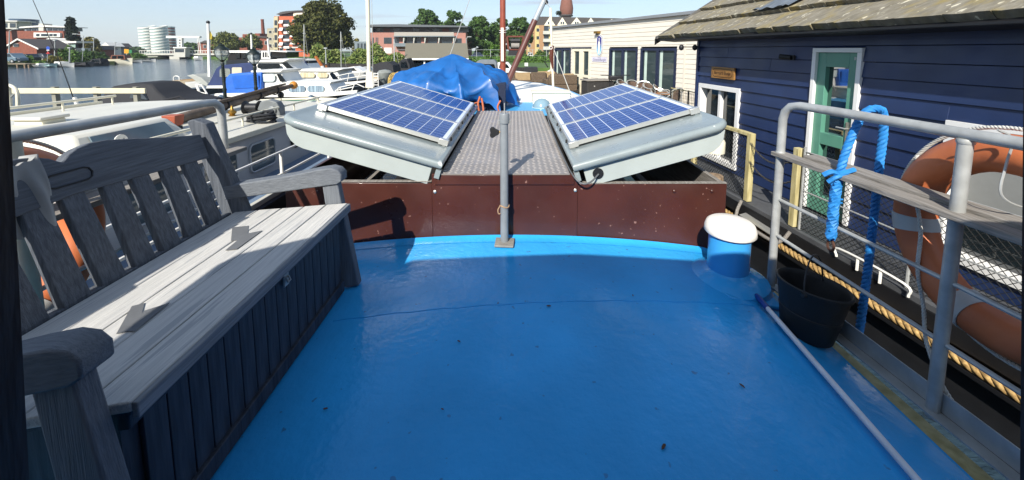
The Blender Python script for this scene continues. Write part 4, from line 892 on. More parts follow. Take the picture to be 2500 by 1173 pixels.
# ------------------------------------------------------------------ things on the own foredeck
TARP = mat('blue_tarpaulin', '#1a62a8', rough=.45, col2='#104a84', scale=3, bump=.25, bscale=9, coat=.1)
def tarpp(u, v):
    th = 2*math.pi*u; c, s = math.cos(th), math.sin(th)
    ax, ay = (.90 if c > 0 else .90), .78
    e = (abs(c)**3. + abs(s)**3.) ** (-1/3.)
    ph = th*9 + 1.9*math.sin(th*2.3 + .7) + .8*math.sin(th*5.1)
    fold = 1 - abs(math.sin(ph*.5))**.7; fold2 = noise.noise(Vector((c*2.4, s*2.4, v*1.5 + 3)))
    peak = Vector((-1.0, 6.25, 1.33))
    if v < .6:
        t = v / .6; d = e * t
        x, y = peak.x + ax*c*d, peak.y + ay*s*d
        z = 1.34 - .44*t - .02*t**4 + .05*fold2*t + .26*(fold - .4)*max(0, t - .3)
        z += .03*math.exp(-(s*2.6)**2)*math.sin(math.pi*min(1, t))
        z -= .07*math.exp(-((t - .5)/.22)**2)*max(0, -s)**2*(1 - abs(c))
    else:
        t = (v - .6) / .4; d = e*(1 + (.42*(fold - .45)*t + .02*t))
        x, y = peak.x + ax*c*d, peak.y + ay*s*d
        z = .85 + .182*(fold - .4)*(1 - t) + .06*fold2 - t*(.20 + .16*fold*(1 if s < 0 else .3) + .05*math.sin(th*3))
    n3 = noise.noise(Vector((x*4.5, y*4.5, z*4.5)))*.045 + noise.noise(Vector((x*10, y*10, z*10)))*.022 + (1 - abs(noise.noise(Vector((x*6, y*6 + 4, z*6)))))*.02
    return Vector((x + n3*.5, y - .02 + n3*.4, z + n3*min(1, v*3)))
tp = B().grid(lambda u, v: tarpp(u, .01 + .99*v), 260, 60).build('tarpaulin', TARP, label='bright blue tarpaulin draped in folds over a heap on the foredeck', cat='tarpaulin', smooth=70)
cv = thing('covered_load', 'dark covered load under the blue tarpaulin with an orange strap', 'load', (-1., 6.2, .52))
B().bx(-1.7, -.14, 5.66, 6.8, .52, .90).build('crate', mat('dark_navy_cloth', '#18233c', rough=.8, var=.2), cv)
OS = mat('orange_strap', '#c06a44', rough=.8, var=.2)
B().tube(rope_pts([at(1150, 255, 5.5), at(1170, 248, 5.45), at(1172, 236, 5.44)], 5), .008, 5).tube(rope_pts([at(1172, 236, 5.44), at(1167, 255, 5.42), at(1172, 276, 5.42), at(1180, 270, 5.42), at(1176, 240, 5.44)], 5), .014, 6).build('strap', OS, cv)
B().tube(rope_pts([at(1222, 280, 5.42), at(1215, 262, 5.42), at(1222, 246, 5.44)], 5), .013, 6).build('strap', OS, cv)

RUST = mat('red_lead_paint', '#8e4632', rough=.45, var=.18, scale=8, bump=.05)
STG = mat('steel_grey_paint', '#9aa4ab', rough=.4, var=.12, scale=6)
ms = thing('mast', 'red-brown steel mast with a winch and slanting derrick boom beyond the tarpaulin', 'mast', (-.26, 8.5, .5))
B().tube([(-.26, 8.5, .5), (-.26, 8.5, 6.)], .062, 16).build('mast_tube', RUST, ms)
q0, q1 = at(1228, 150, 8.4), at(1231, 68, 8.4); B().hexa([Vector((-.30, 8.40, q0.z)), Vector((-.24, 8.40, q0.z)), Vector((-.24, 8.43, q0.z)), Vector((-.30, 8.43, q0.z)), Vector((-.30, 8.40, q1.z)), Vector((-.24, 8.40, q1.z)), Vector((-.24, 8.43, q1.z)), Vector((-.30, 8.43, q1.z))]).build('board', mat('pale_board', '#d8cfc2', rough=.7, var=.1), ms)
for py in (75, 80): p = at(1231, py, 8.45); B().tube([(-.26 + .075*math.cos(q), 8.5 + .075*math.sin(q) - .02, p.z) for q in [k*math.pi/6 for k in range(12)]], .006, 5, closed=True).build('band', WHITE, ms)
d0, d1, d2 = at(1240, 200, 8.2), at(1306, 50, 8.35), at(1352, -50, 8.5)
B().tube([d0, d1], .066, 14).build('boom', mat('boom_brown', '#5f3a33', rough=.4, var=.2, scale=6), ms); B().tube([d1, d2], .062, 14).build('boom_end', STG, ms)
wn = B()
a = at(1238, 90, 8.35); c = at(1278, 90, 8.35); e_ = at(1242, 122, 8.35); f_ = at(1274, 122, 8.35)
wn.tube([a, c], .02, 6).tube([c, f_], .025, 6).tube([f_, e_], .02, 6).tube([e_, a], .025, 6); w_ = wn.build('winch_frame', mat('winch_brown', '#6b3527', rough=.5, var=.25, scale=8), ms)
B().tube([at(1246, 100, 8.37), at(1270, 100, 8.37)], .05, 12).build('winch_drum', BLACK, w_); B().tube([at(1248, 112, 8.34), at(1268, 112, 8.34)], .055, 12).build('rope_wrap', OLDW, w_)
B().hexa([at(1242, 124, 8.3), at(1274, 124, 8.3), at(1274, 124, 8.42), at(1242, 124, 8.42), at(1240, 136, 8.3), at(1270, 136, 8.3), at(1270, 136, 8.42), at(1240, 136, 8.42)]).build('winch_guard', BLACK, w_)
B().ball(at(1333, 6, 8.4), .05, 8, 6).build('pulley', BLACK, ms)
st_ = mat('stay_wire', '#b9b9b2', rough=.5, metal=.3)
B().tube([at(1098, 137, 6.3), at(1150, -10, 8.)], .007, 5).build('stay_wire', st_, label='thin pale stay wire rising from behind the blue tarpaulin', cat='wire')
rp2 = thing('rigging_pole', 'thin white pole with brown tackle block and lines right of the red mast', 'pole', at(1350, 250, 7.3))
B().tube([at(1352, 255, 7.3), at(1344, 20, 7.3)], .022, 8).build('pole', CREAM, rp2)
B().tube([at(1348, 112, 7.25), at(1346, 140, 7.25), at(1350, 168, 7.25)], [.035, .04, .015], 8).build('tackle_block', mat('varnished_block', '#5a2e20', rough=.4, var=.2), rp2)
B().tube([at(1345, 117, 7.22) + Vector((.028*math.cos(q), 0, .028*math.sin(q))) for q in [k*math.pi/5 for k in range(10)]], .008, 5, closed=True).build('eye', WHITE, rp2)
B().tube([at(1350, 115, 7.3), at(1394, 232, 6.6)], .007, 5).build('line', st_, rp2); B().tube([at(1344, 20, 7.3), at(1318, -10, 8.)], .006, 5).build('line', st_, rp2)
wb = thing('white_locker', 'white deck locker at the bow right of the tarpaulin', 'locker', at(1345, 255, 6.5))
p = at(1346, 254, 6.4); B().box(p + Vector((0, .15, .08)), (.62, .35, .20)).build('box', CREAM, wb, bevel=.012); B().box(p + Vector((0, .15, .19)), (.65, .38, .025)).build('lid', CREAM, wb, bevel=.006)
dm = thing('deck_dome', 'blue-grey dome light in front of the white locker', 'dome', at(1323, 262, 6.0))
p = at(1323, 262, 6.0); DG = mat('dome_plastic', '#7f9aa6', rough=.2, var=.1); B().lathe(p, [(.145, 0), (.14, .03), (.11, .09), (.06, .125), (.01, .135)], 18).build('dome', DG, dm, smooth=70); B().lathe(p + Vector((0, 0, -.02)), [(.155, 0), (.155, .02)], 18).build('ring', WHITE, dm)
# cream mast by the left panels
cmst = thing('cream_mast', 'tall cream painted mast rising beyond the left hatch cover', 'mast', at(902, 215, 9.))
B().tube([at(902, 225, 9.), at(897, -40, 9.)], .045, 12).build('tube', CREAM, cmst); B().hexa([at(892, 215, 8.93), at(911, 215, 8.93), at(911, 215, 9.07), at(892, 215, 9.07), at(894, 176, 8.93), at(909, 176, 8.93), at(909, 176, 9.07), at(894, 176, 9.07)]).build('tabernacle', CREAM, cmst)
B().tube([at(911, 214, 9.), at(907, -40, 9.)], .006, 5).build('halyard', st_, cmst)
# ------------------------------------------------------------------ boats in the basin
NAVYC = mat('navy_canvas', '#27365f', rough=.8, var=.2, scale=4, bump=.2, bscale=12)
BLUEC = mat('blue_boat_tarp', '#1f62c0', rough=.45, var=.2, scale=4, bump=.4, bscale=6)
BLKC = mat('black_canvas', '#232428', rough=.8, var=.25, scale=4, bump=.15)
GEL = mat('white_gelcoat', '#e2e0d8', rough=.3, var=.06, scale=2)
DHULL = mat('dark_boat_hull', '#1f2328', rough=.3, var=.2, scale=2)
CURTN = mat('striped_curtain', '#9fb4bd', rough=.6, col2='#45566a', scale=3, stretch=(30, 1, .2), lo=.45, hi=.55)
CURTC = mat('cream_curtain', '#d3c9a8', rough=.7, col2='#a79b78', scale=3, stretch=(24, 1, .2), lo=.45, hi=.55)
BGLASS = glass('boat_glass', '#141b20')
def hull(x0, x1, y, beam, z0, zs, zb, m, parent, name='hull', n=22, flare=.25):
    "boat hull, stern at x0, bow at x1 (x1 may be < x0)"
    b = B(); vs = []; rows = 5
    for i in range(n + 1):
        t = i / n; x = x0 + (x1 - x0)*t
        hb = beam/2 * (min(1, .82 + t*.9) if t < .2 else 1) * (1 if t < .45 else max(.015, 1 - ((t - .45)/.55)**2.3))
        zt = zs + (zb - zs)*max(0, (t - .3)/.7)**1.6
        for s in (-1, 1):
            for j in range(rows):
                f = j/(rows - 1); k = (1 - flare) + flare*f**.7
                vs.append((x + (x1 - x0)*.04*f*t, y + s*hb*k*(.25 + .75*f**.45), z0 + (zt - z0)*f))
    w = 2*rows; fs = []
    for i in range(n):
        for s in range(2):
            for j in range(rows - 1):
                a = i*w + s*rows + j; q = (a, a + 1, a + w + 1, a + w); fs.append(q if s else q[::-1])
        fs.append((i*w + rows - 1, (i+1)*w + rows - 1, (i+1)*w + 2*rows - 1, i*w + 2*rows - 1))
    fs.append(tuple(range(rows)) + tuple(range(2*rows - 1, rows - 1, -1)))
    b.add(vs, fs); return b.build(name, m, parent, smooth=35)
def prof(pp, Y, d, m, parent, name, bevel=0., inset=0.):
    "profile given in photo pixels at depth Y, extruded d away from the camera"
    P_ = [at(px, py, Y) for px, py in pp]
    if inset:
        zs_ = [p.z for p in P_]; lo, hi = min(zs_), max(zs_); n = len(P_)
        fr = [p + Vector((0, inset*(p.z - lo)/(hi - lo), 0)) for p in P_]; bk = [p + Vector((0, d - inset*(p.z - lo)/(hi - lo), 0)) for p in P_]
        b = B().add(fr + bk, [list(range(n))[::-1], list(range(n, 2*n))] + [(i, (i+1) % n, n + (i+1) % n, n + i) for i in range(n)])
    else: b = B().ext(P_, (0, d, 0))
    return b.build(name, m, parent, bevel=bevel)
def flat(pp, Y, m, parent, name, th=.02): return prof(pp, Y, th, m, parent, name)
def oval(px0, px1, py0, py1, k=.35, n=6):
    p = []; w, h = (px1 - px0), (py1 - py0); r = min(w, h)*k
    for cx_, cy_, a0 in ((px1 - r, py1 - r, 0), (px0 + r, py1 - r, 90), (px0 + r, py0 + r, 180), (px1 - r, py0 + r, 270)):
        for j in range(n): q = R(a0 + 90*j/(n - 1)); p.append((cx_ + r*math.cos(q), cy_ + r*math.sin(q)))
    return p
def prail(pp, Y, r, m, parent, name): return B().tube([at(px, py, Y) for px, py in pp], r, 6).build(name, m, parent)

# near white cruiser with bright blue tarp
YA_ = 14.5
ya_ = thing('cabin_cruiser', 'white cabin cruiser with bright blue tarp over its cockpit', 'boat', at(690, 240, YA_ + 1.1) + Vector((0, 0, -1)))
hull(at(520, 240, YA_ + 1.1).x, at(878, 225, YA_ + 1.1).x, YA_ + 1.1, 2.4, WZ - .1, -.38, -.02, DHULL, ya_)
prof([(522, 236), (525, 229), (640, 227), (800, 226), (872, 221), (870, 229), (800, 236), (640, 238)], YA_ - .12, .1, GEL, ya_, 'gunwale')
B().ext([at(525, 233, YA_), at(800, 231, YA_), at(866, 226, YA_ + .9), at(866, 226, YA_ + 1.3), at(800, 231, YA_ + 2.2), at(525, 233, YA_ + 2.2)], (0, 0, .04)).build('deck', GEL, ya_)
prof([(634, 232), (640, 179), (680, 175), (694, 201), (800, 203), (818, 232)], YA_ + .1, 1.4, GEL, ya_, 'cabin', .03, inset=.12)
prof([(612, 178), (612, 173), (690, 171), (684, 178)], YA_ + .1, 1.4, GEL, ya_, 'wheelhouse_roof', .02)
prof([(690, 204), (690, 199), (808, 201), (806, 205)], YA_ + .16, 1.25, GEL, ya_, 'cabin_roof', .01)
flat(oval(638, 671, 181, 200), YA_ + .1, mat('pale_glass', '#c9d3cf', rough=.1, var=.15), ya_, 'side_window'); flat([(675, 181), (684, 181), (697, 198), (684, 200)], YA_ + .1, BGLASS, ya_, 'windscreen_pane')
for i, (a, c) in enumerate(((704, 745), (750, 791))):
    w_ = flat(oval(a, c, 210, 225, .45), YA_ + .08, CURTN, ya_, 'saloon_window'); 
prof([(540, 236), (548, 190), (556, 181), (634, 177), (637, 232), (600, 236)], YA_ - .06, 2.2, BLUEC, ya_, 'cockpit_tarp', .04, inset=.1)
flat([(566, 186), (630, 183), (632, 214), (572, 217)], YA_ - .05, BLUEC, ya_, 'tarp_flap', .02)
for pp in ([(815, 228), (828, 214), (870, 205)], [(818, 222), (862, 213)], [(866, 205), (858, 224)], [(830, 214), (833, 226)], [(870, 205), (890, 214)]): prail(pp, YA_ + .1, .018, GEL, ya_, 'pulpit_rail')
for pp in ([(478, 207), (492, 208), (506, 230)], [(482, 208), (488, 226), (506, 230)], [(478, 207), (486, 228)]): prail(pp, YA_ + 1, .03, GEL, ya_, 'stern_frame')
for px in (540, 760): B().lathe(at(px, 240, YA_ - .2), [(.03, -.42), (.11, -.38), (.12, 0), (.09, .08), (.03, .12)], 12).build('fender', mat('grey_fender', '#4f6272', rough=.4, var=.15), ya_)
# larger cruiser behind with navy canopy
YB_ = 19.5
yb2 = thing('motor_yacht', 'large white motor yacht with navy canvas canopy and black bow', 'boat', at(700, 225, YB_) + Vector((0, 0, -1)))
hull(at(502, 225, YB_ + 1.3).x, at(925, 200, YB_ + 1.3).x, YB_ + 1.3, 3., WZ - .1, -.55, .02, DHULL, yb2)
prof([(504, 216), (505, 210), (640, 208), (800, 205), (892, 197), (920, 194), (920, 198), (800, 212), (640, 216)], YB_ - .2, .1, GEL, yb2, 'gunwale')
B().ext([at(505, 213, YB_), at(800, 209, YB_), at(905, 200, YB_ + 1.2), at(905, 200, YB_ + 1.5), at(800, 209, YB_ + 2.6), at(505, 213, YB_ + 2.6)], (0, 0, .04)).build('deck', GEL, yb2)
prof([(617, 211), (613, 153), (690, 149), (716, 172), (820, 174), (838, 206)], YB_ + .1, 1.9, GEL, yb2, 'cabin', .03, inset=.15)
prof([(605, 153), (605, 148), (706, 145), (690, 153)], YB_ + .1, 1.8, GEL, yb2, 'flybridge_roof', .02); prof([(700, 175), (700, 170), (838, 169), (816, 176)], YB_ + .1, 1.8, GEL, yb2, 'saloon_roof', .02)
flat(oval(628, 684, 156, 168, .5), YB_ + .05, BGLASS, yb2, 'side_window'); flat([(686, 153), (700, 152), (718, 169), (704, 172)], YB_ + .05, BGLASS, yb2, 'windscreen_pane')
for a, c in ((693, 726), (732, 768), (774, 800)): flat(oval(a, c, 178, 190, .4), YB_ + .06, CURTC, yb2, 'saloon_window')
flat([(804, 180), (812, 177), (826, 194), (812, 194)], YB_ + .06, BGLASS, yb2, 'windscreen_pane')
prof([(504, 213), (524, 168), (534, 160), (610, 153), (617, 160), (616, 211)], YB_ - .05, 2.5, NAVYC, yb2, 'canopy', .04, inset=.12)
flat(oval(536, 562, 168, 196, .2), YB_ - .0, mat('clear_vinyl', '#8f948c', rough=.2, var=.3), yb2, 'canopy_window'); flat(oval(566, 590, 165, 182, .15), YB_ - .0, mat('pale_vinyl', '#c5bca6', rough=.3, var=.1), yb2, 'canopy_window')
for pp in ([(818, 187), (850, 180), (898, 174)], [(820, 196), (898, 184)], [(826, 187), (830, 203)], [(852, 180), (848, 200)], [(880, 177), (872, 197)], [(898, 174), (905, 196)]): prail(pp, YB_ + .1, .02, GEL, yb2, 'pulpit_rail')
flat([(818, 212), (826, 206), (834, 212), (826, 219)], YB_ - .2, mat('grey_anchor', '#7d868c'), yb2, 'anchor_plate')
# third cruiser
YC_ = 25.
yc = thing('cabin_cruiser', 'white cruiser with flat cabin roof and dark windscreen behind the large motor yacht', 'boat', at(760, 185, YC_) + Vector((0, 0, -1)))
hull(at(640, 195, YC_ + 1.3).x, at(850, 180, YC_ + 1.3).x, YC_ + 1.3, 2.8, WZ - .1, -.5, -.1, GEL, yc)
prof([(690, 180), (692, 158), (742, 156), (758, 175), (800, 176), (812, 186)], YC_ + .1, 2.2, GEL, yc, 'cabin', .02, inset=.1)
prof([(676, 149), (676, 144), (742, 147), (740, 150)], YC_ + .1, 2.2, GEL, yc, 'flybridge_roof'); flat([(737, 157), (744, 157), (756, 172), (732, 174), (728, 160)], YC_ + .06, BGLASS, yc, 'windscreen_pane'); flat(oval(700, 722, 161, 172, .3), YC_ + .06, BGLASS, yc, 'side_window')
for px in (682, 705, 735): prail([(px, 149), (px + 2, 160)], YC_ + .2, .02, GEL, yc, 'roof_post')
prail([(742, 148), (760, 172)], YC_ + .1, .03, NAVYC, yc, 'canopy_edge')
bx_ = thing('bowsprit', 'varnished wooden bowsprit with white end pointing up beyond the yachts', 'bowsprit', at(788, 172, 24.))
prail([(770, 138), (786, 162)], 24., .09, mat('varnished_orange', '#a5602c', rough=.35, var=.2), bx_, 'spar'); prail([(786, 162), (791, 175)], 24., .1, GEL, bx_, 'heel'); prail([(796, 160), (799, 172)], 24., .06, mat('varnished_orange', '#a5602c'), bx_, 'strut')

# grey-roofed houseboat beyond the tarp
YH = 28.
gh = thing('houseboat', 'houseboat with plain grey shingle roof and white fascia beyond the blue tarpaulin', 'houseboat', at(1065, 175, YH) + Vector((0, 2, -1)))
prof([(992, 205), (992, 147), (1138, 147), (1138, 205)], YH + .3, 3.4, DKIN, gh, 'wall')
B().hexa([at(988, 142, YH), at(1144, 142, YH), at(1140, 108, YH + 2.), at(990, 108, YH + 2.), at(988, 140, YH), at(1144, 140, YH), at(1140, 106, YH + 2.), at(990, 106, YH + 2.)]).build('roof', mat('grey_roof_felt', '#6e6a5c', rough=.9, var=.15, scale=20, bump=.2), gh)
B().hexa([at(988, 142, YH + 4.), at(1144, 142, YH + 4.), at(1140, 108, YH + 2.), at(990, 108, YH + 2.), at(988, 140, YH + 4), at(1144, 140, YH + 4), at(1140, 106, YH + 2.), at(990, 106, YH + 2.)]).build('roof', mat('grey_roof_felt', '#6e6a5c'), gh)
prof([(988, 147), (988, 142.5), (1144, 142.5), (1144, 147)], YH - .03, .05, WHITE, gh, 'fascia')
for a, c in ((1004, 1008), (1034, 1038), (1060, 1064), (1090, 1094), (1120, 1124)): flat([(a, 180), (a, 148), (c, 148), (c, 180)], YH + .2, WHITE, gh, 'mullion', .08)
for a, c in ((993, 1003), (1009, 1033), (1039, 1059), (1065, 1089), (1095, 1119)): flat([(a, 178), (a, 149), (c, 149), (c, 178)], YH + .26, BGLASS, gh, 'window')
# row of smaller moored boats by the far quay
def small(name, label, px0, px1, pyw, Y, hm, zs, zb, cab=None, cm=None, win=None, grp=None, beam=1.8):
    t = thing(name, label, 'boat', at((px0 + px1)/2, pyw, Y), group=grp); t.location.z = WZ
    hull(at(px0, pyw, Y).x, at(px1, pyw, Y).x, Y + beam/2, beam, WZ - .1, zs, zb, hm, t)
    if cab: prof(cab, Y + .1, beam*.8, cm or GEL, t, 'cabin' if cm in (None, GEL) else 'cover', .02, inset=.1)
    for w_ in win or []: flat(w_, Y + .1, BGLASS, t, 'window')
    return t
small('cabin_cruiser', 'white sports cruiser with dark side stripe moored behind the black bow', 830, 905, 190, 30., GEL, -.4, -.2, [(838, 178), (842, 166), (862, 163), (876, 170), (890, 178)], GEL, [[(846, 174), (848, 168), (862, 166), (872, 173)]])
small('sloop', 'small open sloop with tan cover left of the grey buoy', 905, 950, 200, 18.5, mat('tan_hull', '#b9a98a', rough=.5, var=.15), -.45, -.35, [(908, 196), (912, 186), (936, 184), (944, 194)], mat('tan_canvas', '#a8957a', rough=.8, var=.2))
for px_, py_, Y_, lbm in ((742, 60, 33., 'thin bare aluminium mast before the chestnut tree'), (832, 78, 34., 'thin bare mast at the right edge of the chestnut tree'), (962, 96, 27., 'short thin mast beside the grey-roofed houseboat')):
    tm = thing('boat_mast', lbm, 'mast', at(px_, 165, Y_), group='thin masts in the basin'); prail([(px_ + 1, 172), (px_, py_)], Y_, .035, ALU, tm, 'spar'); prail([(px_ - 3, py_ + 22), (px_ + 4, py_ + 22)], Y_, .02, ALU, tm, 'spreader'); prail([(px_, py_), (px_ + 14, 170)], Y_, .01, st_, tm, 'stay')
small('speedboat', 'low boat with black cover peaking left of the cream mast, by the far quay', 905, 985, 185, 22., DHULL, -.6, -.4, [(908, 178), (915, 158), (925, 153), (945, 151), (958, 160), (962, 178)], BLKC)
small('sloop', 'dark hooded boat with windscreen moored beside the grey-roofed houseboat', 968, 1010, 190, 26., DHULL, -.5, -.4, [(968, 185), (970, 158), (980, 145), (992, 143), (1000, 160), (1002, 185)], BLKC, [[(978, 166), (978, 150), (990, 149), (996, 166)]])
jn = thing('steel_ladder', 'white folding boarding ladder beside the cream mast', 'ladder', at(917, 210, 14.))
for px in (912, 923): prail([(px, 178), (px + 1, 212)], 14., .018, GEL, jn, 'stile')
for py in (180, 187, 194, 201, 208): prail([(912, py), (923, py)], 14., .014, GEL, jn, 'rung')
gb = thing('mooring_buoy', 'grey ribbed steel buoy standing among the boats left of the tarpaulin', 'buoy', at(940, 205, 14.5))
B().lathe(at(940, 205, 14.5), [(.05, 0), (.16, .1), (.26, .32), (.27, .42), (.2, .5), (.05, .53)], 14).build('shell', mat('buoy_grey', '#8b8f8a', rough=.5, var=.3, scale=6), gb)
yl = B(); rn = random.Random(11)
for k in range(14):
    p = at(rn.uniform(955, 985), rn.uniform(185, 206), 13.5); yl.tube([p + Vector((.14*math.cos(q)*rn.uniform(.8, 1.2), .05*math.sin(q), .16*math.sin(q))) for q in [j*math.pi/5 for j in range(10)]], .02, 5, closed=True)
yl.build('yellow_rope_heap', mat('cream_yellow_rope', '#b79d5c', rough=.9, var=.3, scale=20), label='tangled heap of yellowish rope left of the tarpaulin', cat='rope')
small('cabin_cruiser', 'grey-hooded white cruiser right of the blue tarpaulin', 1150, 1225, 190, 22., GEL, -.45, -.3, [(1160, 183), (1162, 152), (1170, 147), (1206, 147), (1212, 153), (1214, 183)], mat('grey_canvas', '#6f767c', rough=.8, var=.2), [[(1166, 168), (1168, 157), (1206, 157), (1210, 168)]])
small('cabin_cruiser', 'small white cruiser half hidden behind the red mast', 1205, 1256, 185, 25., GEL, -.5, -.35, [(1210, 178), (1214, 154), (1240, 153), (1250, 164), (1252, 178)], GEL, [[(1218, 166), (1220, 157), (1238, 157), (1244, 166)]])
rb = small('rowing_boat', 'black and white open sloop moored beyond the wicker sofas', 1252, 1345, 196, 20., DHULL, -.35, -.2, None)
prof([(1254, 176), (1252, 173), (1300, 178), (1335, 175), (1344, 170), (1342, 175), (1300, 182)], 19.95, .06, GEL, rb, 'rubbing_band')
prof([(1280, 176), (1282, 165), (1312, 165), (1314, 177)], 20.3, .9, BLKC, rb, 'seat_cover'); prof([(1318, 184), (1320, 176), (1338, 175), (1340, 188)], 19.8, .4, mat('terracotta', '#a9683f', rough=.6, var=.3, scale=10), rb, 'engine_box')
prail([(1338, 165), (1328, 150), (1340, 150)], 20., .03, BLACK, rb, 'davit')
prof([(1281, 162), (1281, 154), (1289, 154), (1289, 162)], 21., .15, WHITE, rb, 'lantern_box')
# black-covered boat by the jetty
kb = thing('speedboat', 'motor boat under a large black cover behind the wooden jetty rail', 'boat', at(340, 260, 12.5)); kb.location.z = WZ
hull(at(225, 262, 13).x, at(455, 262, 13).x, 13.4, 2., WZ - .1, -.55, -.35, DHULL, kb)
prof([(228, 262), (240, 226), (252, 213), (300, 205), (345, 207), (372, 228), (395, 241), (445, 253), (450, 262)], 12.5, 1.8, BLKC, kb, 'cover', .05, inset=.35)
flat([(316, 240), (322, 224), (340, 222), (360, 244)], 12.55, mat('smoked_vinyl', '#4a5258', rough=.2), kb, 'cover_window', .1)
for pp in ([(396, 246), (440, 236), (452, 244)], [(400, 250), (430, 243), (460, 250)]): prail(pp, 12.4, .03, BLKC, kb, 'fairing')
# ------------------------------------------------------------------ jetties, lantern posts, flag poles
JW = mat('jetty_timber', '#a89a82', rough=.85, col2='#7d715d', scale=4, stretch=(1, 8, 8), bump=.3, bscale=8)
jt = thing('wooden_jetty', 'wooden jetty with pale handrail behind the white barge', 'jetty', (-10, 10.5, WZ))
for k in range(60): 
    x = -16 + k*.165; B().bx(x, x + .155, 10., 11.3, -.69, -.65).build('deck_plank', JW, jt)
B().bx(-16, -6.1, 10.05, 10.15, -.85, -.692).build('beam', JW, jt); B().bx(-16, -6.1, 11.1, 11.2, -.85, -.692).build('beam', JW, jt)
for x in (-14, -11.5, -9, -6.5): B().lathe((x, 10.1, WZ - .4), [(.1, 0), (.1, .7)], 10).build('pile', JW, jt); B().lathe((x, 11.15, WZ - .4), [(.1, 0), (.1, .7)], 10).build('pile', JW, jt)
PR = mat('pale_rail_timber', '#d8cfae', rough=.8, var=.12, scale=4)
hr_ = B().bx(at(30, 222, 10.).x, at(355, 222, 10.).x, 9.98, 10.03, at(200, 229, 10).z, at(200, 216, 10).z).build('hand_rail', PR, jt, bevel=.01)
for px in (-20, 126, 228, 326): x = at(px, 230, 10).x; B().bx(x - .05, x + .05, 10.035, 10.14, -.65, at(200, 213, 10).z).build('rail_post', mat('grey_post', '#8f8d7f', rough=.85, var=.2), jt)
def lantern(px, pyt, pyb, Y, label, sc=1.):
    t = thing('lantern_post', label, 'street lamp', at(px, pyb, Y), group='lantern posts on the jetty'); b_ = at(px, pyb, Y); b_.z = -.65; h = at(px, pyt, Y).z - b_.z
    t.location = b_; BG = mat('black_green_iron', '#17231f', rough=.45, var=.2)
    B().lathe(b_, [(.09, 0), (.085, .12), (.05, .18), (.042, .9), (.055, .94), (.04, 1.0), (.036, h - .62), (.05, h - .56), (.03, h - .52), (.07, h - .46)], 12).build('post', BG, t)
    B().lathe(b_ + Vector((0, 0, h - .46)), [(.06, 0), (.15, .10), (.175, .2), (.16, .27)], 12).build('globe', mat('lantern_glass', '#b9c4c4', rough=.08, var=.2, alpha=.45), t)
    for k in range(6): q = k*math.pi/3; B().tube([b_ + Vector((r_*math.cos(q), r_*math.sin(q), h - .46 + z_)) for r_, z_ in ((.065, 0), (.155, .1), (.18, .2), (.165, .27))], .008, 5).build('cage_bar', BG, t)
    B().lathe(b_ + Vector((0, 0, h - .19)), [(.185, 0), (.18, .02), (.10, .09), (.07, .12), (.075, .14), (.02, .17), (.025, .19), (.005, .21)], 12).build('hood', BG, t)
    for k in range(7): B().lathe(b_ + Vector((0, 0, h - 1.05 + .05*k)), [(.042, 0), (.052, .012), (.042, .024)], 10).build('fluted_ring', BG, t)
lantern(550, 106, 240, 10.8, 'nearer black lantern post with clear globe in front of the navy canopy')
lantern(626, 117, 232, 11.15, 'farther black lantern post with clear globe in front of the white cabin')
YJ = 26.5
j2 = thing('pontoon', 'small wooden pontoon on piles with a white hoop ladder in the water', 'pontoon', at(462, 215, YJ + 1)); j2.location.z = WZ
x0, x1 = at(421, 200, YJ).x, at(520, 200, YJ).x; zt = at(440, 197, YJ).z
for k in range(18): xa = x0 + (x1 - x0)*k/18; B().bx(xa, xa + (x1 - x0)/18 - .02, YJ, YJ + 2.2, zt - .06, zt).build('deck_plank', mat('ochre_plank', '#b48d57', rough=.8, var=.25, scale=6), j2)
B().bx(x0, x1, YJ - .05, YJ - .01, zt - .26, zt).build('fascia', JW, j2)
for px in (427, 455, 464, 500): B().lathe(at(px, 212, YJ + .3) * 1 + Vector((0, 0, 0)), [(.13, -.9), (.13, .2)], 10).build('pile', mat('white_grey_pile', '#b9b3a4', rough=.8, var=.2) if px in (427, 464) else PW, j2)
B().tube(rope_pts([at(424, 199, YJ), at(424, 189, YJ), at(430, 186, YJ), at(437, 189, YJ), at(438, 199, YJ)], 5), .03, 6).build('ladder_hoop', WHITE, j2)
cb = thing('covered_dinghy', 'grey covered dinghy tied at the small wooden pontoon', 'boat', at(475, 205, 25.)); cb.location.z = WZ
prof([(455, 185), (470, 182), (490, 190), (508, 205), (505, 212), (485, 205), (468, 192)], 25., 1.2, mat('pale_grey_cover', '#a3a59d', rough=.7, var=.15), cb, 'cover', .04); hull(at(450, 215, 25).x, at(512, 215, 25).x, 25.6, 1.3, WZ - .1, -.7, -.6, GEL, cb)
def flagpole(px, pyt, pyb, Y, r, label, flag=None, tilt=4):
    t = thing('flag_pole', label, 'flag pole', at(px + tilt, pyb, Y)); B().tube([at(px + tilt, pyb, Y), at(px, pyt, Y)], [r, r*.7], 8).build('pole', WHITE, t); B().ball(at(px, pyt - 1, Y), r*1.1, 8, 5).build('cap', BLACK, t)
    if flag: 
        pp, col = flag; B().grid(lambda u, v: at(pp[0][0]*(1-u)*(1-v) + pp[1][0]*u*(1-v) + pp[3][0]*(1-u)*v + pp[2][0]*u*v, pp[0][1]*(1-u)*(1-v) + pp[1][1]*u*(1-v) + pp[3][1]*(1-u)*v + pp[2][1]*u*v, Y + .08*math.sin(u*7 + v*2)), 10, 8).build('flag', mat('flag_' + col.strip('#'), col, rough=.8, var=.25, scale=4), t, smooth=80)
flagpole(508, 56, 188, 21., .085, 'tall white flag pole with a limp yellow flag by the small pontoon', (((511, 72), (521, 92), (522, 98), (512, 96)), '#b3a23a'))
flagpole(613, 84, 150, 36., .1, 'bare white pole between the bridge and the brick apartment block', tilt=3)
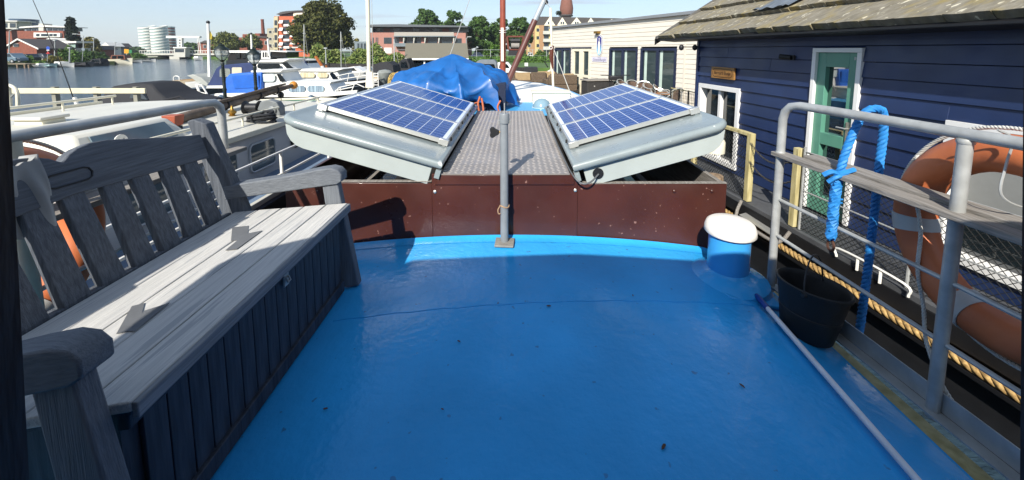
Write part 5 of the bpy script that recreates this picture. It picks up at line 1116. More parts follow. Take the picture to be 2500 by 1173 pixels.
flagpole(653, 94, 138, 37., .09, 'white pole with a small furled flag before the brick apartment block', (((654, 103), (660, 112), (666, 119), (656, 114)), '#6a5a60'), tilt=5)
# low white houseboat in the distance
lh = thing('houseboat', 'long low white houseboat with dark windows before the bridge', 'houseboat', at(630, 145, 40.)); lh.location.z = WZ
prof([(556, 148), (556, 130), (616, 130), (616, 148)], 40.2, 3.5, DKIN, lh, 'wall'); prof([(552, 129), (552, 124), (622, 124), (622, 129)], 40., 4., WHITE, lh, 'roof')
for a, c in ((575, 586), (590, 600), (603, 614)): flat([(a, 143), (a, 131), (c, 131), (c, 143)], 40.1, BGLASS, lh, 'window')
prof([(638, 148), (638, 125), (660, 125), (660, 148)], 39.8, 3., WHITE, lh, 'cabin'); prof([(656, 126), (656, 124), (701, 126), (701, 128)], 39.5, 3., WHITE, lh, 'wheelhouse_roof'); prof([(661, 141), (661, 127.5), (698, 128), (698, 141)], 39.9, 2.4, BGLASS, lh, 'wheelhouse')
for a in (641, 647, 653): flat([(a, 140), (a, 128), (a + 3, 128), (a + 3, 140)], 39.75, BGLASS, lh, 'window')
prof([(552, 160), (552, 148), (700, 143), (740, 150), (735, 158)], 39.6, 3.6, DHULL, lh, 'hull')

# ------------------------------------------------------------------ white boathouse and terrace
VS, VC = -.436, 11.1
vd = Vector((VS, 1, 0)).normalized(); vn = Vector((-1, VS, 0)).normalized()
def VW(y, z, o=0.): return Vector((VC + VS*y, y, z)) + vn*o
def vy(px): r = (px - CX)/FPX*1.0; return VC/(r*1.003 - VS)
def vbox(y0, y1, z0, z1, o0, o1): return [VW(y0, z0, o0), VW(y1, z0, o0), VW(y1, z0, o1), VW(y0, z0, o1), VW(y0, z1, o0), VW(y1, z1, o0), VW(y1, z1, o1), VW(y0, z1, o1)]
bh = thing('boathouse', 'long white clad harbour building with dark framed windows and a crest sign', 'building', VW(16, -.66, -2.))
SID = mat('cream_siding', '#d9d2c3', rough=.5, var=.06, scale=3)
y0_, y1_ = 11.2, vy(1345); zb_, zt_ = -.66, 2.52
B().hexa(vbox(y0_, y1_, zb_, zt_, -6., -.12)).build('core', DKIN, bh)
bw_ = B().hexa([VW(y1_ - .02, zb_, -.1), VW(y1_ + .03, zb_, -.1), VW(y1_ + .03, zb_, .03), VW(y1_ - .02, zb_, .03), VW(y1_ - .02, zt_, -.1), VW(y1_ + .03, zt_, -.1), VW(y1_ + .03, zt_, .03), VW(y1_ - .02, zt_, .03)]).build('corner_board', SID, bh)
ops = [(vy(1393), vy(1353), -.05, 1.47), (vy(1441), vy(1397), -.62, 1.47), (vy(1555), vy(1486), -.45, 1.46), (vy(1650), vy(1562), -.45, 1.46)]
z = zt_; ph_ = .158
while z > zb_:
    zlo = max(zb_, z - ph_ + .004); segs = [(y0_, y1_ - .02)]; extra = []
    for (a, c, lo, hi) in ops:
        if zlo < hi - .01 and z > lo + .01:
            ns = []
            for (p, q) in segs:
                if c <= p or a >= q: ns.append((p, q)); continue
                if a > p: ns.append((p, a))
                if c < q: ns.append((c, q))
                if z > hi + .012: extra.append((max(a, p), min(c, q), hi + .052, z))
                if zlo < lo - .012: extra.append((max(a, p), min(c, q), zlo, lo - .002))
            segs = ns
    for (p, q, z0_, z1_) in extra:
        if z1_ > z0_ + .01: B().hexa(vbox(p, q, z0_, z1_, -.11, .0)).build('siding_plank', SID, bw_)
    for (p, q) in segs: B().hexa([VW(p, zlo, -.11), VW(q, zlo, -.11), VW(q, zlo, .009), VW(p, zlo, .009), VW(p, z, -.11), VW(q, z, -.11), VW(q, z, -.004), VW(p, z, -.004)]).build('siding_plank', SID, bw_)
    z -= ph_
B().hexa(vbox(y0_ - .1, y1_ + .15, zt_, zt_ + .10, -6.2, .12)).build('roof_edge', mat('grey_fascia', '#7e8286', rough=.5, var=.1), bh)
B().hexa(vbox(vy(1672), vy(1668), zb_, zt_, .0145, .028)).build('trim_board', SID, bh)
NF = mat('navy_frame', '#1f2740', rough=.4, var=.15)
RGL = glass('boathouse_glass', '#3d4a4c', rough=.03)
for i in (0, 2, 3):
    a, c, lo, hi = ops[i]; w_ = B().hexa(vbox(a, c, lo, hi, -.118, -.10)).build('window', DKIN, bh); f = .09
    for (p, q, r_, s_) in ((a, c, hi - f, hi), (a, c, lo, lo + f), (a, a + f, lo + f, hi - f), (c - f, c, lo + f, hi - f), ((a + c)/2 - .06, (a + c)/2 + .06, lo + f, hi - f)): B().hexa(vbox(p, q, r_, s_, -.098, .02)).build('frame', NF, w_)
    for (p, q) in ((a + f, (a + c)/2 - .06), ((a + c)/2 + .06, c - f)): B().hexa(vbox(p, q, lo + f, hi - f, -.06, -.05)).build('pane', RGL, w_)
    for p in (c - f - .18, (a + c)/2 - .06 - .12): B().hexa(vbox(p, p + .12, lo + f, hi - f, -.049, -.045)).build('curtain', mat('mint_curtain', '#b9cbbf', rough=.8, var=.1), w_)
a, c, lo, hi = ops[1]; dr = B().hexa(vbox(a, c, lo, hi, -.118, -.10)).build('double_door', DKIN, bh); mid = (a + c)/2
for (p, q) in ((a, mid - .005), (mid + .005, c)):
    lf = B().hexa(vbox(p + .14, q - .14, lo + .12, hi - .14, -.06, -.05)).build('pane', RGL, dr)
    for (u, v, r_, s_) in ((p, q, hi - .14, hi), (p, q, lo, lo + .12), (p, p + .14, lo + .12, hi - .14), (q - .14, q, lo + .12, hi - .14), (p + .14, q - .14, .12, .24)): B().hexa(vbox(u, v, r_, s_, -.098, .018)).build('door_leaf', CREAM, dr)
B().hexa(vbox(a - .06, c + .06, hi, hi + .05, -.05, .05)).build('door_head', NF, bh)
# crest and name
ym = vy(1463); cz = at(1463, 112, ym).z; hh = .44*1.08; ww = .165*1.1
cs_ = thing('crest_sign', 'white edged hexagonal crest sign in violet and blue on the white harbour building', 'sign', VW(ym, cz - hh, .03))
def shield(k, o, m, nm, parent):
    pts = [(0, 1), (.95, .8), (1, -.45), (.55, -.8), (0, -1), (-.55, -.8), (-1, -.45), (-.95, .8)]
    return B().ext([VW(ym + u*ww*k*1.09, cz + v*hh*(1 - (1 - k)*.45), o) for u, v in pts], vn*.008).build(nm, m, parent, smooth=0)
shield(1.15, .02, WHITE, 'plate', cs_); shield(.98, .0285, mat('crest_outline', '#4a4f7c', rough=.4), 'outline', cs_); shield(.90, .037, WHITE, 'border', cs_)
gm = mat('crest_gradient', '#3b3a7d', rough=.35); n = gm.node_tree.nodes; l = gm.node_tree.links
tcg = n.new('ShaderNodeTexCoord'); sg_ = n.new('ShaderNodeSeparateXYZ'); l.new(tcg.outputs['Generated'], sg_.inputs[0]); rg = n.new('ShaderNodeValToRGB'); l.new(sg_.outputs['Z'], rg.inputs[0])
rg.color_ramp.elements[0].position = .12; rg.color_ramp.elements[0].color = (*lin('#8fd0ee'), 1); rg.color_ramp.elements[1].position = .62; rg.color_ramp.elements[1].color = (*lin('#3b3a80'), 1); l.new(rg.outputs[0], n['Principled BSDF'].inputs['Base Color'])
shield(.76, .0455, gm, 'field', cs_)
sil = [(-.26, -.82), (-.34, -.1), (-.42, .12), (-.40, .2), (-.3, .22), (-.34, .36), (-.1, .52), (-.02, .62), (-.14, .70), (-.08, .80), (.1, .80), (.16, .70), (.06, .56), (.12, .45), (.38, .28), (.3, .22), (.40, .2), (.42, .12), (.34, -.1), (.26, -.82), (0, -.92)]
B().ext([VW(ym - u*ww*.95, cz + v*hh*.86, .054) for u, v in sil], vn*.004).build('tower_emblem', WHITE, cs_, smooth=0)
ns_ = thing('name_sign', 'narrow pale sign with gothic lettering below the crest', 'sign', VW(ym, 1.0, .03))
zn = at(1463, 146, ym).z; B().hexa(vbox(vy(1481), vy(1445), zn - .10, zn + .12, .016, .024)).build('plate', mat('pale_lilac', '#c9c6d2', rough=.5, var=.05), ns_)
Mt = Matrix.Translation(VW(ym, zn - .01, .0245)) @ Matrix(((-vd.x, 0, vn.x, 0), (-vd.y, 0, vn.y, 0), (0, 1, 0, 0), (0, 0, 0, 1)))
LV = mat('sign_violet', '#55547f', rough=.5); text('Groenenburght', .155, Mt, LV, ns_, .002, sx=.95)
text('jachthaven', .05, Matrix.Translation((0, 0, .085)) @ Mt, LV, ns_, .002)
wl_ = thing('wall_lamp', 'small brass wall floodlight above the crest sign', 'lamp', VW(vy(1458), 2.0, .02)); B().hexa(vbox(vy(1464), vy(1455), 2.1, 2.2, .014, .18)).build('hood', mat('brass', '#b08a3c'), wl_); B().hexa(vbox(vy(1462), vy(1457), 2.0, 2.1, .014, .1)).build('bracket', OLDW, wl_)
# terrace and quay
B().ext([(-1.5, 24.5, -.95), (.4, 12.5, -.95), (1.9, 9.2, -.95), (3.6, 8.5, -.95), (8.5, 8.5, -.95), (8.5, 24.5, -.95)], (0, 0, .28)).build('terrace', mat('terrace_boards', '#948a7a', rough=.8, var=.2, scale=3, stretch=(1, 9, 1), bump=.2), kind='structure')
WICK = mat('brown_wicker', '#6c5c4a', rough=.85, col2='#463a2e', scale=26, bump=.6, bscale=60)
CUSH = mat('tan_cushion', '#9a8462', rough=.9, var=.15, scale=8)
def sofa(px, pyb, Y, w, d, rz, label, n=2):
    p = at(px, pyb, Y); p.z = -.52; t = thing('wicker_sofa', label, 'sofa', p, group='wicker lounge set on the terrace', rz=rz, local=True)
    B().bx(-w/2, w/2, -d/2, d/2, .04, .34).build('base', WICK, t, bevel=.03); B().bx(-w/2, w/2, d/2 - .16, d/2, .342, .78).build('backrest', WICK, t, bevel=.04)
    for s in (-1, 1): B().bx(s*w/2 - .08, s*w/2 + .08, -d/2, d/2 - .162, .342, .58).build('armrest', WICK, t, bevel=.04)
    for i in range(n): ww_ = (w - .18)/n; x = -w/2 + .09 + ww_*(i + .5); B().box((x, -.08, .41), (ww_ - .02, d - .22, .13)).build('seat_cushion', WICK, t, bevel=.03); B().box((x, d/2 - .24, .62), (ww_ - .04, .14, .42), Matrix.Rotation(R(-12), 3, 'X')).build('back_cushion', CUSH if i == 0 else WICK, t, bevel=.03)
sofa(1298, 214, 18.6, 1.75, .85, R(14), 'wicker sofa with a tan cushion nearest the red mast'); sofa(1333, 205, 19.4, 1.1, .85, R(-8), 'wicker armchair in the middle of the lounge set', 1); sofa(1368, 208, 18.0, 1.35, .85, R(192), 'wicker sofa seen from behind under the boathouse window')
ch = thing('storage_chest', 'dark grey chest with pale lid against the boathouse', 'chest', at(1458, 241, 16.1)); p = at(1458, 226, 16.1); p.z = -.67
DKC = mat('dark_chest', '#3a3836', rough=.7, col2='#262524', scale=20, bump=.3); B().box(p + Vector((0, 0, .39)), (1.15, .7, .78), Matrix.Rotation(R(12), 3, 'Z')).build('body', DKC, ch, bevel=.02); B().box(p + Vector((0, 0, .83)), (1.24, .8, .05), Matrix.Rotation(R(12), 3, 'Z')).build('lid', OLDW, ch, bevel=.012); B().box(p + Vector((-.2, -.40, .6)), (.05, .02, .05)).build('latch', ALU, ch)
gl = thing('grill_cart', 'black grill cart between the chest and the boathouse window', 'grill', at(1502, 230, 14.9)); p = at(1502, 230, 14.9); p.z = -.67
B().box(p + Vector((0, 0, 1.0)), (.5, .35, .16)).build('firebox', BLACK, gl, bevel=.03); B().box(p + Vector((-.42  , 0, 1.1)), (.3, .3, .02)).build('side_shelf', BLACK, gl); B().box(p + Vector((.40, 0, 1.1)), (.26, .3, .02)).build('side_shelf', BLACK, gl)
for sx in (-.2, .2):
    for sy in (-.13, .13): B().tube([p + Vector((sx, sy, 0)), p + Vector((sx, sy, .93))], .02, 6).build('leg', BLACK, gl)
# bistro chairs
CHM = mat('brown_mesh_fabric', '#6f5a4c', rough=.85, col2='#4c3d33', scale=30, var=.3)
TABT = mat('copper_table_top', '#9a6c48', rough=.5, var=.2, scale=6)
def chair(label, loc, rz, tx):
    t = thing('bistro_chair', label, 'chair', loc, group='aluminium bistro chairs on the terrace', rz=rz, local=True)
    B().lathe((0, 0, .43), [(.20, 0), (.21, .012), (.20, .024)], 16).build('seat', CHM, t)
    arc = [(-.23, .02, .66), (-.23, .20, .72), (-.16, .26, .80), (0, .28, .83), (.16, .26, .80), (.23, .20, .72), (.23, .02, .66)]
    B().tube(rope_pts(arc, 4), .016, 8).build('back_hoop', ALU, t); B().grid(lambda u, v: (-.19 + .38*u, .255 - .10*(2*u - 1)**2, .50 + (.29 - .05*(2*u-1)**2)*v), 8, 4).build('backrest', CHM, t)
    for s in (-1, 1): B().tube(rope_pts([(s*.23, .02, .66), (s*.225, -.16, .64), (s*.22, -.22, .45), (s*.215, -.24, 0)], 4), .013, 6).build('front_leg', ALU, t); B().tube([(s*.17, .22, .78), (s*.18, .20, .45), (s*.20, .26, 0)], .013, 6).build('rear_leg', ALU, t)
    B().tube([(-.2, .0, .42), (.2, .0, .42)], .01, 6).build('seat_bar', ALU, t)
    return t
spots = [(1522, 14.2, 40), (1545, 13.8, 10), (1566, 13.3, -20), (1588, 12.8, 30), (1612, 12.2, 60), (1632, 11.3, 200)]
nm_ = ['beside the grill cart', 'second from the grill cart', 'third from the grill cart', 'before the right boathouse window', 'left of the copper table', 'beside the mesh fence']
for (px, Y, a), lbl in zip(spots, nm_):
    p = at(px, 240, Y); p.z = -.67; chair('lower bistro chair of the stack ' + lbl, p, R(a), 0)
    chair('upper bistro chair of the stack ' + lbl, p + Vector((.05, -.06, .15)), R(a + 4), 0)
for px, Y, lb2 in ((1622, 12.1, 'round copper-topped table at the right end of the bistro chairs'), (1555, 13.2, 'round copper-topped table in the middle of the bistro chairs')):
    p = at(px, 240, Y); p.z = -.67; t = thing('bistro_table', lb2, 'table', p, group='bistro tables on the terrace'); B().lathe(p + Vector((0, 0, .70)), [(.33, 0), (.34, .012), (.33, .024)], 22).build('top', TABT, t); B().lathe(p, [(.2, 0), (.2, .02), (.03, .04), (.03, .70)], 12).build('pedestal', ALU, t)
mf = thing('mesh_fence', 'wire mesh fence with dark posts at the near end of the terrace', 'fence', at(1670, 262, 8.6)); f0, f1 = at(1636, 260, 10.6), at(1704, 262, 9.3); f0.z = f1.z = -.67
for k in range(4): p = f0.lerp(f1, k/3); B().tube([p, p + Vector((0, 0, 1.05))], .022, 8).build('post', BLACK, mf)
for h in (.35, 1.03): B().tube([f0 + Vector((0, 0, h)), f1 + Vector((0, 0, h))], .014, 6).build('rail', PALEW if h > 1 else BLACK, mf)
bb = B(); n_ = 18
for k in range(n_ + 1): p = f0.lerp(f1, k/n_); bb.tube([p, p + Vector((0, 0, 1.)) ], .004, 3)
for k in range(14): bb.tube([f0 + Vector((0, 0, .05 + .07*k)), f1 + Vector((0, 0, .05 + .07*k))], .004, 3)
bb.build('wire_mesh', mat('tan_wire', '#8f8668', rough=.7), mf, kind='stuff')
# ------------------------------------------------------------------ banks
GRASS = mat('grass_ground', '#4f6b2c', rough=.95, col2='#3a5220', scale=.6, detail=8, bump=.5, bscale=6)
B().ext([(-420, 30, -1.9), (-118, 44, -1.9), (-84, 60, -1.9), (-76, 74, -1.9), (-91, 96, -1.9), (-106, 116, -1.9), (-140, 240, -1.9), (-140, 700, -1.9), (-700, 700, -1.9), (-700, 30, -1.9)], (0, 0, 1.15)).build('left_bank', mat('bank_verge', '#5f6148', rough=.95, col2='#4b5a30', scale=.5, detail=8), kind='structure', smooth=0)
B().ext([(-99, 118, -1.9), (-60, 108, -1.9), (-36, 80, -1.9), (-31, 59, -1.9), (-12, 53, -1.9), (2, 44, -1.9), (60, 40, -1.9), (600, 40, -1.9), (700, 700, -1.9), (-120, 700, -1.9)], (0, 0, 1.25)).build('grass_bank', GRASS, kind='structure', smooth=0)
qy = [(-36.1, 79.9), (-31.1, 58.9), (-12, 52.9), (2, 43.9)]
for (a, c) in zip(qy, qy[1:]): B().hexa([(a[0], a[1] - .2, WZ - .1), (c[0], c[1] - .2, WZ - .1), (c[0], c[1], WZ - .1), (a[0], a[1], WZ - .1), (a[0], a[1] - .2, -.6), (c[0], c[1] - .2, -.6), (c[0], c[1], -.6), (a[0], a[1], -.6)]).build('quay_wall', mat('black_quay', '#2a2723', rough=.8, var=.4, scale=3), kind='structure')
# ------------------------------------------------------------------ foliage
def leafmat(name, c, c2): return mat(name, c, rough=.7, col2=c2, scale=.9, detail=3, lo=.36, hi=.64, spec=.25)
L_DK = leafmat('chestnut_leaf', '#5a5a2c', '#38401c'); L_GR = leafmat('green_leaf', '#4d682f', '#2e4520'); L_WI = leafmat('willow_leaf', '#6b7038', '#4a5228'); L_CO = leafmat('conifer_leaf', '#2e3a2a', '#1e2a20')
L_YE = leafmat('yellow_leaf', '#7e7336', '#565a2a'); L_BU = leafmat('bush_leaf', '#5b7a33', '#37521f'); L_RE = leafmat('reed_leaf', '#7c8248', '#4f6a2c')
BARK = mat('bark', '#4b3d30', rough=.9, var=.3, scale=6, bump=.5)
def leaves(pts, size, rng, flat_=0.):
    n = len(pts); nr = rng.normal(size=(n, 3)); nr[:, 2] += flat_; nr /= np.linalg.norm(nr, axis=1)[:, None]
    t = rng.normal(size=(n, 3)); a = np.cross(nr, t); a /= np.linalg.norm(a, axis=1)[:, None]; b = np.cross(nr, a)
    s = size*rng.uniform(.6, 1.3, (n, 1)); v = np.empty((n, 4, 3)); v[:, 0] = pts - a*s; v[:, 1] = pts - b*s*.55; v[:, 2] = pts + a*s; v[:, 3] = pts + b*s*.55
    return v.reshape(-1, 3)
def leafmesh(name, v, m, parent, kind=None):
    me = bpy.data.meshes.new(name); n = len(v)//4; me.vertices.add(len(v)); me.vertices.foreach_set('co', v.astype(np.float32).ravel())
    me.loops.add(n*4); me.loops.foreach_set('vertex_index', np.arange(n*4, dtype=np.int32)); me.polygons.add(n); me.polygons.foreach_set('loop_start', np.arange(0, n*4, 4, dtype=np.int32)); me.update(calc_edges=True); me.validate()
    me.materials.append(m); o = bpy.data.objects.new(name, me); COL.objects.link(o); attach(o, parent); return tag(o, kind=kind)
def tree(name, label, cx_, Y, h, rx_, z0, m, n=3500, size=.35, seed=1, clumps=40, low=.18, cat='tree', grp=None, shape='round', depth=None, flatl=.0):
    rng = np.random.default_rng(seed); base = Vector((cx_, Y, z0)); t = thing(name, label, cat, base, group=grp)
    tr = max(.06, h*.022); B().tube([base + Vector((0, 0, -.2)), base + Vector((tr*.5, 0, h*.3)), base + Vector((0, tr, h*.6)), base + Vector((0, 0, h*.88))], [tr*1.3, tr, tr*.6, tr*.2], 8).build('trunk', BARK, t)
    dp = depth or rx_; cz = h*(low + (1 - low)/2); rzv = h*(1 - low)/2; C = []
    lb_ = B()
    for k in range(clumps):
        d = rng.normal(size=3); d /= np.linalg.norm(d); r = rng.uniform(.35, .92)**.6
        if shape == 'cone': zf = rng.uniform(0, 1)**1.3; w_ = (1 - zf)*rng.uniform(.3, 1); an = rng.uniform(0, 6.28); c = np.array([math.cos(an)*w_*rx_, math.sin(an)*w_*dp, h*(low + (1 - low)*zf)])
        else:
            k_ = 1.0 if d[2] < 0 else (1. if shape == 'round' else .9); wz_ = 1.06 - .16*d[2]; c = np.array([d[0]*r*rx_*wz_*.80, d[1]*r*dp*wz_*.80, cz + d[2]*r*rzv*.88])
        C.append(c)
        if k < 9: q = Vector(c) + base; lb_.tube([base + Vector((0, 0, h*(.2 + .05*k))), base.lerp(q, .5) + Vector((0, 0, h*.15)), q], [tr*.5, tr*.3, tr*.08], 5)
    lb_.build('limb', BARK, t)
    per = n//clumps; P_ = []
    for c in C:
        cr_ = (rx_*(.36 if clumps < 60 else .25) if shape != 'cone' else rx_*.3)*rng.uniform(.55, 1.35); d = rng.normal(size=(per, 3)); d /= np.linalg.norm(d, axis=1)[:, None]; r = rng.uniform(.3, 1, (per, 1))**.5
        P_.append(c + d*r*np.array([cr_, cr_, cr_*.72]))
    P_ = np.concatenate(P_) + np.array(base); leafmesh('crown', leaves(P_, size, rng, flatl), m, t); return t
def bush(name, label, px0, px1, pyt, Y, z0, m, n=900, size=.22, seed=3, cat='bush', grp=None):
    a, c = at(px0, pyt, Y), at(px1, pyt, Y); rng = np.random.default_rng(seed); h = a.z - z0; rx_ = (c.x - a.x)/2; b0 = Vector(((a.x + c.x)/2, Y, z0)); t = thing(name, label, cat, b0, group=grp)
    d = rng.normal(size=(n, 3)); d /= np.linalg.norm(d, axis=1)[:, None]; d[:, 2] = np.abs(d[:, 2]); r = rng.uniform(.45, 1, (n, 1))**.5; bump_ = 1 + .25*np.sin(d[:, :1]*5 + seed)*np.cos(d[:, 1:2]*6)
    P_ = d*r*bump_*np.array([rx_, rx_*.6, h]) + np.array(b0); leafmesh('foliage', leaves(P_, size, rng), m, t)
    B().tube([b0, b0 + Vector((0, 0, h*.6))], [.06, .02], 6).build('stem', BARK, t); return t
def px2x(px, Y): return (px - CX)/FPX*Y
def ttree(name, label, px0, px1, pyt, Y, z0, m, **k): h = at(0, pyt, Y).z - z0; return tree(name, label, px2x((px0 + px1)/2, Y), Y, h, (px2x(px1, Y) - px2x(px0, Y))/2, z0, m, **k)
GZ = -.66
ttree('chestnut_tree', 'huge dark green chestnut tree beside the orange apartment block', 718, 870, -6, 80, GZ, L_DK, n=30000, size=.32, seed=2, clumps=150, low=.04, depth=5.5, flatl=.6)
ttree('plane_tree', 'tall loose-crowned tree above the left end of the pink apartment building', 1004, 1082, 13, 112, GZ, L_GR, n=7000, size=.42, seed=4, clumps=40, low=.2, grp='trees behind the pink apartments')
ttree('plane_tree', 'thin-crowned tree above the middle of the pink apartment building', 1080, 1140, 22, 114, GZ, L_GR, n=5000, size=.42, seed=5, clumps=34, low=.2, grp='trees behind the pink apartments')
ttree('plane_tree', 'dense round tree right of the pink apartment building', 1140, 1200, 26, 92, GZ, L_GR, n=9000, size=.34, seed=6, clumps=50, low=.05, grp='trees behind the pink apartments')
ttree('plane_tree', 'tree directly behind the red mast', 1188, 1252, 34, 96, GZ, L_GR, n=8000, size=.34, seed=7, clumps=44, low=.05, grp='trees behind the pink apartments')
ttree('plane_tree', 'dark tree between the red mast and the yellow apartments', 1238, 1300, 30, 100, GZ, L_GR, n=8000, size=.36, seed=8, clumps=44, low=.05, grp='trees behind the pink apartments')
ttree('young_tree', 'small pale green tree at the foot of the dense round tree', 1176, 1222, 98, 70, GZ, L_BU, n=2500, size=.24, seed=9, clumps=26, low=.05)
ttree('fir_tree', 'small dark tree in front of the water tower', 1352, 1378, 20, 150, GZ, L_CO, n=1800, size=.5, seed=10, clumps=18, low=.2)
ttree('spruce_tree', 'tall dark spruce on the left bank', 166, 206, 46, 86, -.75, L_CO, n=6000, size=.34, seed=12, clumps=90, low=.04, shape='cone')
ttree('maple_tree', 'yellowing tree right of the spruce on the left bank', 206, 248, 92, 98, -.75, L_YE, n=2600, size=.36, seed=13, clumps=24, low=.1)
ttree('willow_tree', 'broad olive willow behind the flag pole', 518, 592, 80, 122, GZ, L_WI, n=6500, size=.42, seed=14, clumps=44, low=.06, depth=3.5)
ttree('willow_tree', 'smaller olive tree left of the brick works', 594, 642, 84, 128, GZ, L_WI, n=4000, size=.42, seed=15, clumps=30, low=.06)
ttree('far_tree', 'green tree behind the drawbridge', 444, 490, 106, 210, GZ, L_GR, n=2000, size=.8, seed=16, clumps=20, low=.05, depth=4)
ttree('far_tree', 'dark tree left of the round towers', 318, 352, 112, 220, GZ, L_GR, n=1200, size=.8, seed=17, clumps=14, low=.05)
ttree('far_tree', 'small tree behind the low houses on the left bank', 278, 300, 104, 130, -.75, L_YE, n=900, size=.4, seed=18, clumps=10, low=.1)
ttree('far_tree', 'pale green tree right of the chestnut', 862, 884, 92, 130, GZ, L_YE, n=900, size=.45, seed=19, clumps=10, low=.1)
for i, (a, c, t_, Y, m, lb3) in enumerate(((140, 196, 118, 70, L_BU, 'bright green rounded bush before the white houses on the left bank'), (185, 236, 124, 74, L_GR, 'dark green bush under the spruce'), (108, 150, 138, 67, L_YE, 'low brownish hedge by the left bank boats'), (62, 80, 138, 66, L_BU, 'small green bush between the parked cars'), (80, 112, 150, 64.5, L_BU, 'low bush at the left water edge'), (236, 262, 130, 82, L_GR, 'bush before the far gable houses'), (312, 352, 130, 98, L_BU, 'reedy bush left of the bridge'), (30, 52, 136, 67, L_BU, 'green bush behind the blue-grey car'), (1300, 1344, 126, 68, L_GR, 'dark shrub before the yellow apartments'), (1256, 1300, 134, 66, L_GR, 'low shrub right of the red mast'))):
    bush('bush', lb3, a, c, t_, Y, -.76, m, n=1400, size=.2, seed=20 + i, grp='bushes on the banks')
# reeds and hedge along the right bank
rng = np.random.default_rng(5); n = 16000
u = rng.uniform(0, 1, n); px = 760 + (1000 - 760)*u; Yr = 58 + rng.uniform(0, 9, n); hmax = 1.9 + .8*np.sin(px*.05) + .5*np.sin(px*.13 + 1); z = GZ + hmax*rng.uniform(0, 1, n)**1.2
P_ = np.stack([(px - CX)/FPX*Yr, Yr, z], 1); hd2 = thing('reed_bed', 'tall mixed reeds and hedge along the grassy bank', 'reeds', (-25, 60, GZ), kind='stuff'); leafmesh('foliage', leaves(P_, .22, rng), L_RE, hd2, 'stuff')
rng = np.random.default_rng(6); n = 9000; px = rng.uniform(1000, 1345, n); Yr = rng.uniform(62, 70, n); z = GZ + .9*rng.uniform(0, 1, n)**2
P_ = np.stack([(px - CX)/FPX*Yr, Yr, z], 1); hd3 = thing('rough_grass', 'long rough grass below the mesh fence', 'grass', (0, 64, GZ), kind='stuff'); leafmesh('blades', leaves(P_, .16, rng), L_BU, hd3, 'stuff')
# ------------------------------------------------------------------ buildings
BRK = mat('red_brick', '#8a4f3b', rough=.85, var=.2, scale=3, col2='#6f3d2e'); BRO = mat('orange_brick', '#b8603f', rough=.85, var=.12, scale=2); BRP = mat('pink_brick', '#a8786c', rough=.85, var=.12, scale=2)
YEL = mat('yellow_brick', '#bfae78', rough=.85, var=.1, scale=2); TAN = mat('tan_brick', '#a07d5a', rough=.85, var=.1, scale=2); CONC = mat('pale_concrete', '#b9b8ae', rough=.8, var=.1, scale=1)
TILE = mat('dark_roof_tile', '#4a4644', rough=.8, var=.2, scale=2, bump=.2); GREYB = mat('grey_cladding', '#6f7a80', rough=.6, var=.1, scale=1); FWH = mat('far_white', '#dcdad2', rough=.6, var=.06)
FGL = glass('far_glass', '#333e47', rough=.1)
def win(px0, px1, py0, py1, Y, parent, fr=FWH, pane=FGL, e=.5):
    w_ = flat([(px0, py1), (px0, py0), (px1, py0), (px1, py1)], Y - .08, fr, parent, 'window', .1)
    flat([(px0 + e, py1 - e), (px0 + e, py0 + e), (px1 - e, py0 + e), (px1 - e, py1 - e)], Y - .11, pane, w_, 'pane', .025)
def bld(name, label, px0, px1, pyt, Y, depth, m, z0=GZ, cat='building', grp=None):
    t = thing(name, label, cat, Vector((px2x((px0 + px1)/2, Y), Y + depth/2, z0)), group=grp)
    x0, x1 = px2x(px0, Y), px2x(px1, Y); B().bx(x0, x1, Y, Y + depth, z0, at(0, pyt, Y).z).build('wall', m, t, smooth=0); return t
# left bank
Y = 74.
h1 = thing('brick_house', 'low red brick house with white-edged gable on the left bank', 'house', at(50, 145, Y))
prof([(12, 160), (12, 118), (43, 99), (90, 120), (90, 160)], Y, 6, BRK, h1, 'wall'); z_ = 0
for s, (a, c) in enumerate((((8, 119), (43, 97.5)), ((43, 97.5), (94, 121.5)))):
    p, q = at(*a, Y - .3), at(*c, Y - .3); B().hexa([p, q, q + Vector((0, 6.4, 0)), p + Vector((0, 6.4, 0)), p + Vector((0, 0, .22)), q + Vector((0, 0, .22)), q + Vector((0, 6.4, .22)), p + Vector((0, 6.4, .22))]).build('roof', TILE, h1)
    B().hexa([p + Vector((0, -.05, -.02)), q + Vector((0, -.05, -.02)), q + Vector((0, -.002, -.02)), p + Vector((0, -.002, -.02)), p + Vector((0, -.05, .26)), q + Vector((0, -.05, .26)), q + Vector((0, -.002, .26)), p + Vector((0, -.002, .26))]).build('barge_board', FWH, h1)
win(32, 45, 107, 115, Y, h1)
Y = 82.
h2 = bld('terrace_house', 'dark-roofed house with white dormer behind the brick gable', 88, 130, 122, Y, 4, BRK, -.75, 'house')
prof([(50, 122), (62, 100), (112, 97), (138, 122)], Y - .3, 4, TILE, h2, 'roof'); prof([(60, 114), (60, 102), (98, 101), (98, 114)], Y - 1., 3, FWH, h2, 'dormer'); flat([(64, 113), (64, 105), (96, 104), (96, 113)], Y - 1.03, FGL, h2, 'dormer_window', .05)
for a in (92, 104, 120): win(a, a + 9, 126, 138, Y, h2)
Y = 84.
h3 = thing('white_house', 'white modern house with sloping roof edges on the left bank', 'house', at(150, 140, Y)); prof([(118, 150), (118, 104), (148, 104), (168, 120), (185, 118), (185, 150)], Y, 3, CONC, h3, 'wall'); prof([(112, 96), (120, 93), (150, 102), (186, 101), (186, 105), (148, 107)], Y - .5, 3.5, FWH, h3, 'roof'); prof([(158, 106), (164, 106), (178, 122), (172, 124)], Y - .4, .3, FWH, h3, 'sloping_fascia')
